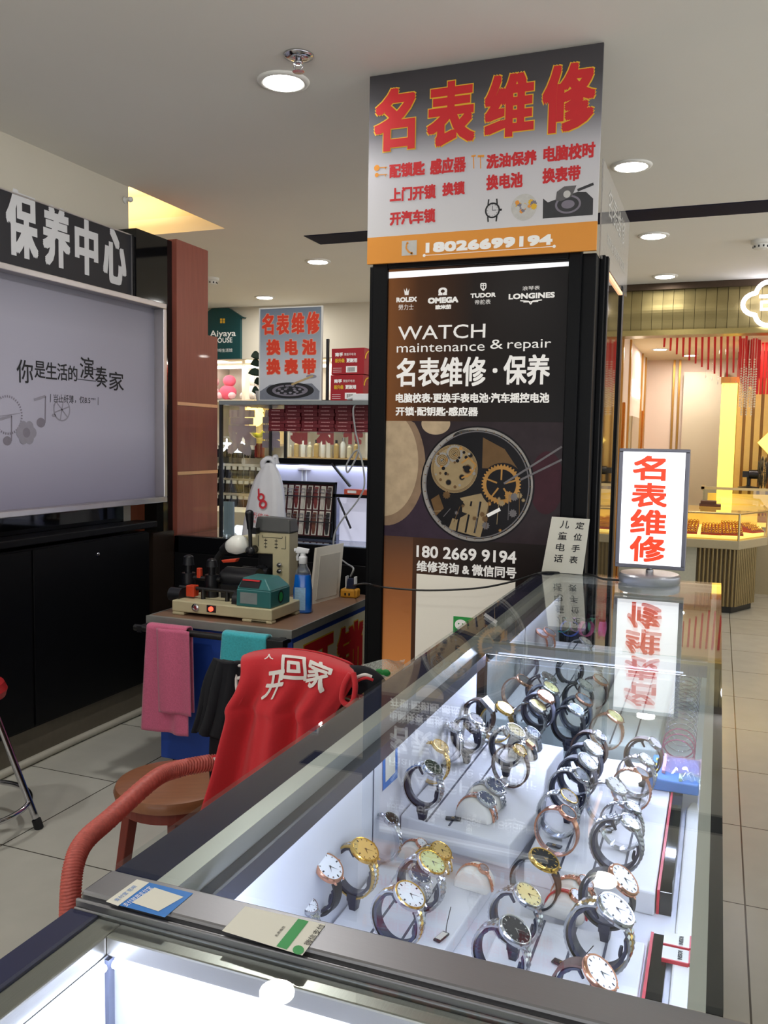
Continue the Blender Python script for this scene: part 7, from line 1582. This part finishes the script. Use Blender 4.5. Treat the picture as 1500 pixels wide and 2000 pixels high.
# characters printed on the jersey
def jtext(m, ch, u0, u1, v0, v1, bold=.01, rot=0):
    vs, fs_, bb_ = fineglyphs(ch)
    for k in range(8):
        dx, dy = bold*math.cos(k*PI/4), bold*math.sin(k*PI/4); out = []
        for q in vs:
            a = (q[0]-bb_[0])/(bb_[1]-bb_[0]); c = (q[1]-bb_[2])/(bb_[3]-bb_[2]); a2 = a-.5; c2_ = c-.5; a = .5+a2*math.cos(rot)-c2_*math.sin(rot); c = .5+a2*math.sin(rot)+c2_*math.cos(rot)
            u = u0+(u1-u0)*(a+dx); v = v1+(v0-v1)*(c+dy); e1 = jersey(u+.004, v)-jersey(u-.004, v); e2 = jersey(u, v+.004)-jersey(u, v-.004); nrm_ = e1.cross(e2).normalized()
            if nrm_.z-nrm_.y < 0: nrm_ = -nrm_
            out.append(jersey(u, v)+nrm_*(.0060+.00004*k))
        m.add(out, fs_)
m = MB(); jtext(m, '回', .38, .58, .105, .26, .03); jtext(m, '家', .60, .81, .12, .30, .03, -.22); jtext(m, '开', .27, .42, .21, .40, .03, .12); jtext(m, '人', .22, .30, .10, .14, .03); m.build('white_characters', M['jerseyprint'], jb)
# green film bag at the right of the chair
t = thing('green_film_bag', 'crumpled green and clear film bag behind the rear edge of the counter', 'bag', (0, 0, 0))
pc = E(752, 1322, 1.9); m = MB()
m.grid(lambda u, v: pc+Vector((-.055+.11*u+.0*v, .02*math.sin(7*u+5*v), -.022+.05*v+.024*u+.008*math.sin(11*u+4*v)*(1-abs(2*v-1)))), 26, 10); m.build('film', GLASS('crumpled_film', (.93, .96, .94), .10, .08, .35, (.8, .88, .82)), t, smooth=True)
m = MB(); random.seed(9)
for k in range(7):
    u, v = .10+.075*k+.03*random.random(), .25+.4*random.random(); c_ = pc+Vector((-.055+.11*u, -.014, -.022+.05*v+.024*u)); m.ball(tuple(c_), .012, .004, .010, 10)
m.build('green_pattern', M['green'], t, smooth=True)
m = MB(); m.cyl((pc.x, pc.y+.02, pc.z-.03), (pc.x, pc.y+.02, .55), .006, 8); m.box(pc.x-.09, pc.x+.09, pc.y-.02, pc.y+.06, .0, .55); m.build('crate', M['blackplastic'], t)

# ------------------------------------------------------------------ wooden stool, bar stool
t = thing('round_wooden_stool', 'round brown wooden stool between the armchair and the blue bench', 'stool', (-1.435, 2.05, 0), .5)
m = MB(); m.lathe([(0, .412), (.150, .412), (.168, .420), (.172, .436), (.166, .450), (.150, .4545), (0, .4545)], n=56); m.build('seat', M['stool'], t, smooth='auto')
m = MB(); m.lathe([(.152, .385), (.152, .414)], n=48); m.build('apron', M['stoolleg'], t)
for k in range(4):
    a = k*PI/2+.12; ca, sa = math.cos(a), math.sin(a); m = MB(); m.tube([(.118*ca, .118*sa, .413), (.175*ca, .175*sa, 0)], .024, 4, r2=.020); m.build('leg', M['stoolleg'], t, bevel=.003)
m = MB()
for k in range(4):
    a, c = k*PI/2+.12, (k+1)*PI/2+.12; m.cyl((.148*math.cos(a), .148*math.sin(a), .18), (.148*math.cos(c), .148*math.sin(c), .18), .010, 10)
m.build('stretcher', M['stoolleg'], t)
t = thing('chrome_bar_stool', 'chrome-legged stool with a red padded seat at the left edge', 'stool', (-2.495, 2.27, 0))
m = MB(); m.lathe([(0, .49), (.125, .49), (.145, .50), (.152, .525), (.140, .55), (.10, .562), (0, .566)], n=44); m.build('seat', M['redvinyl'], t, smooth='auto')
m = MB(); m.lathe([(.118, .470), (.118, .492)], n=40); m.build('seat_band', M['chrome'], t)
for k in range(4):
    a = k*PI/2+.54; ca, sa = math.cos(a), math.sin(a); m = MB(); m.tube(smoothpath([(.102*ca, .102*sa, .485), (.115*ca, .115*sa, .43), (.25*ca, .25*sa, .022)], 8), .0125, 14); lg = m.build('leg', M['chrome'], t, smooth=True)
    m = MB(); m.tube([(.246*ca, .246*sa, .035), (.256*ca, .256*sa, 0)], .0165, 14); m.build('rubber_foot', M['rubber'], lg, smooth='auto')
m = MB(); m.tube([(.222*math.cos(2*PI*i/48), .222*math.sin(2*PI*i/48), .10) for i in range(48)], .010, 10, closed=True); m.build('foot_ring', M['chrome'], t, smooth=True)

bpy.data.objects.remove(_fo)
bpy.context.view_layer.update()
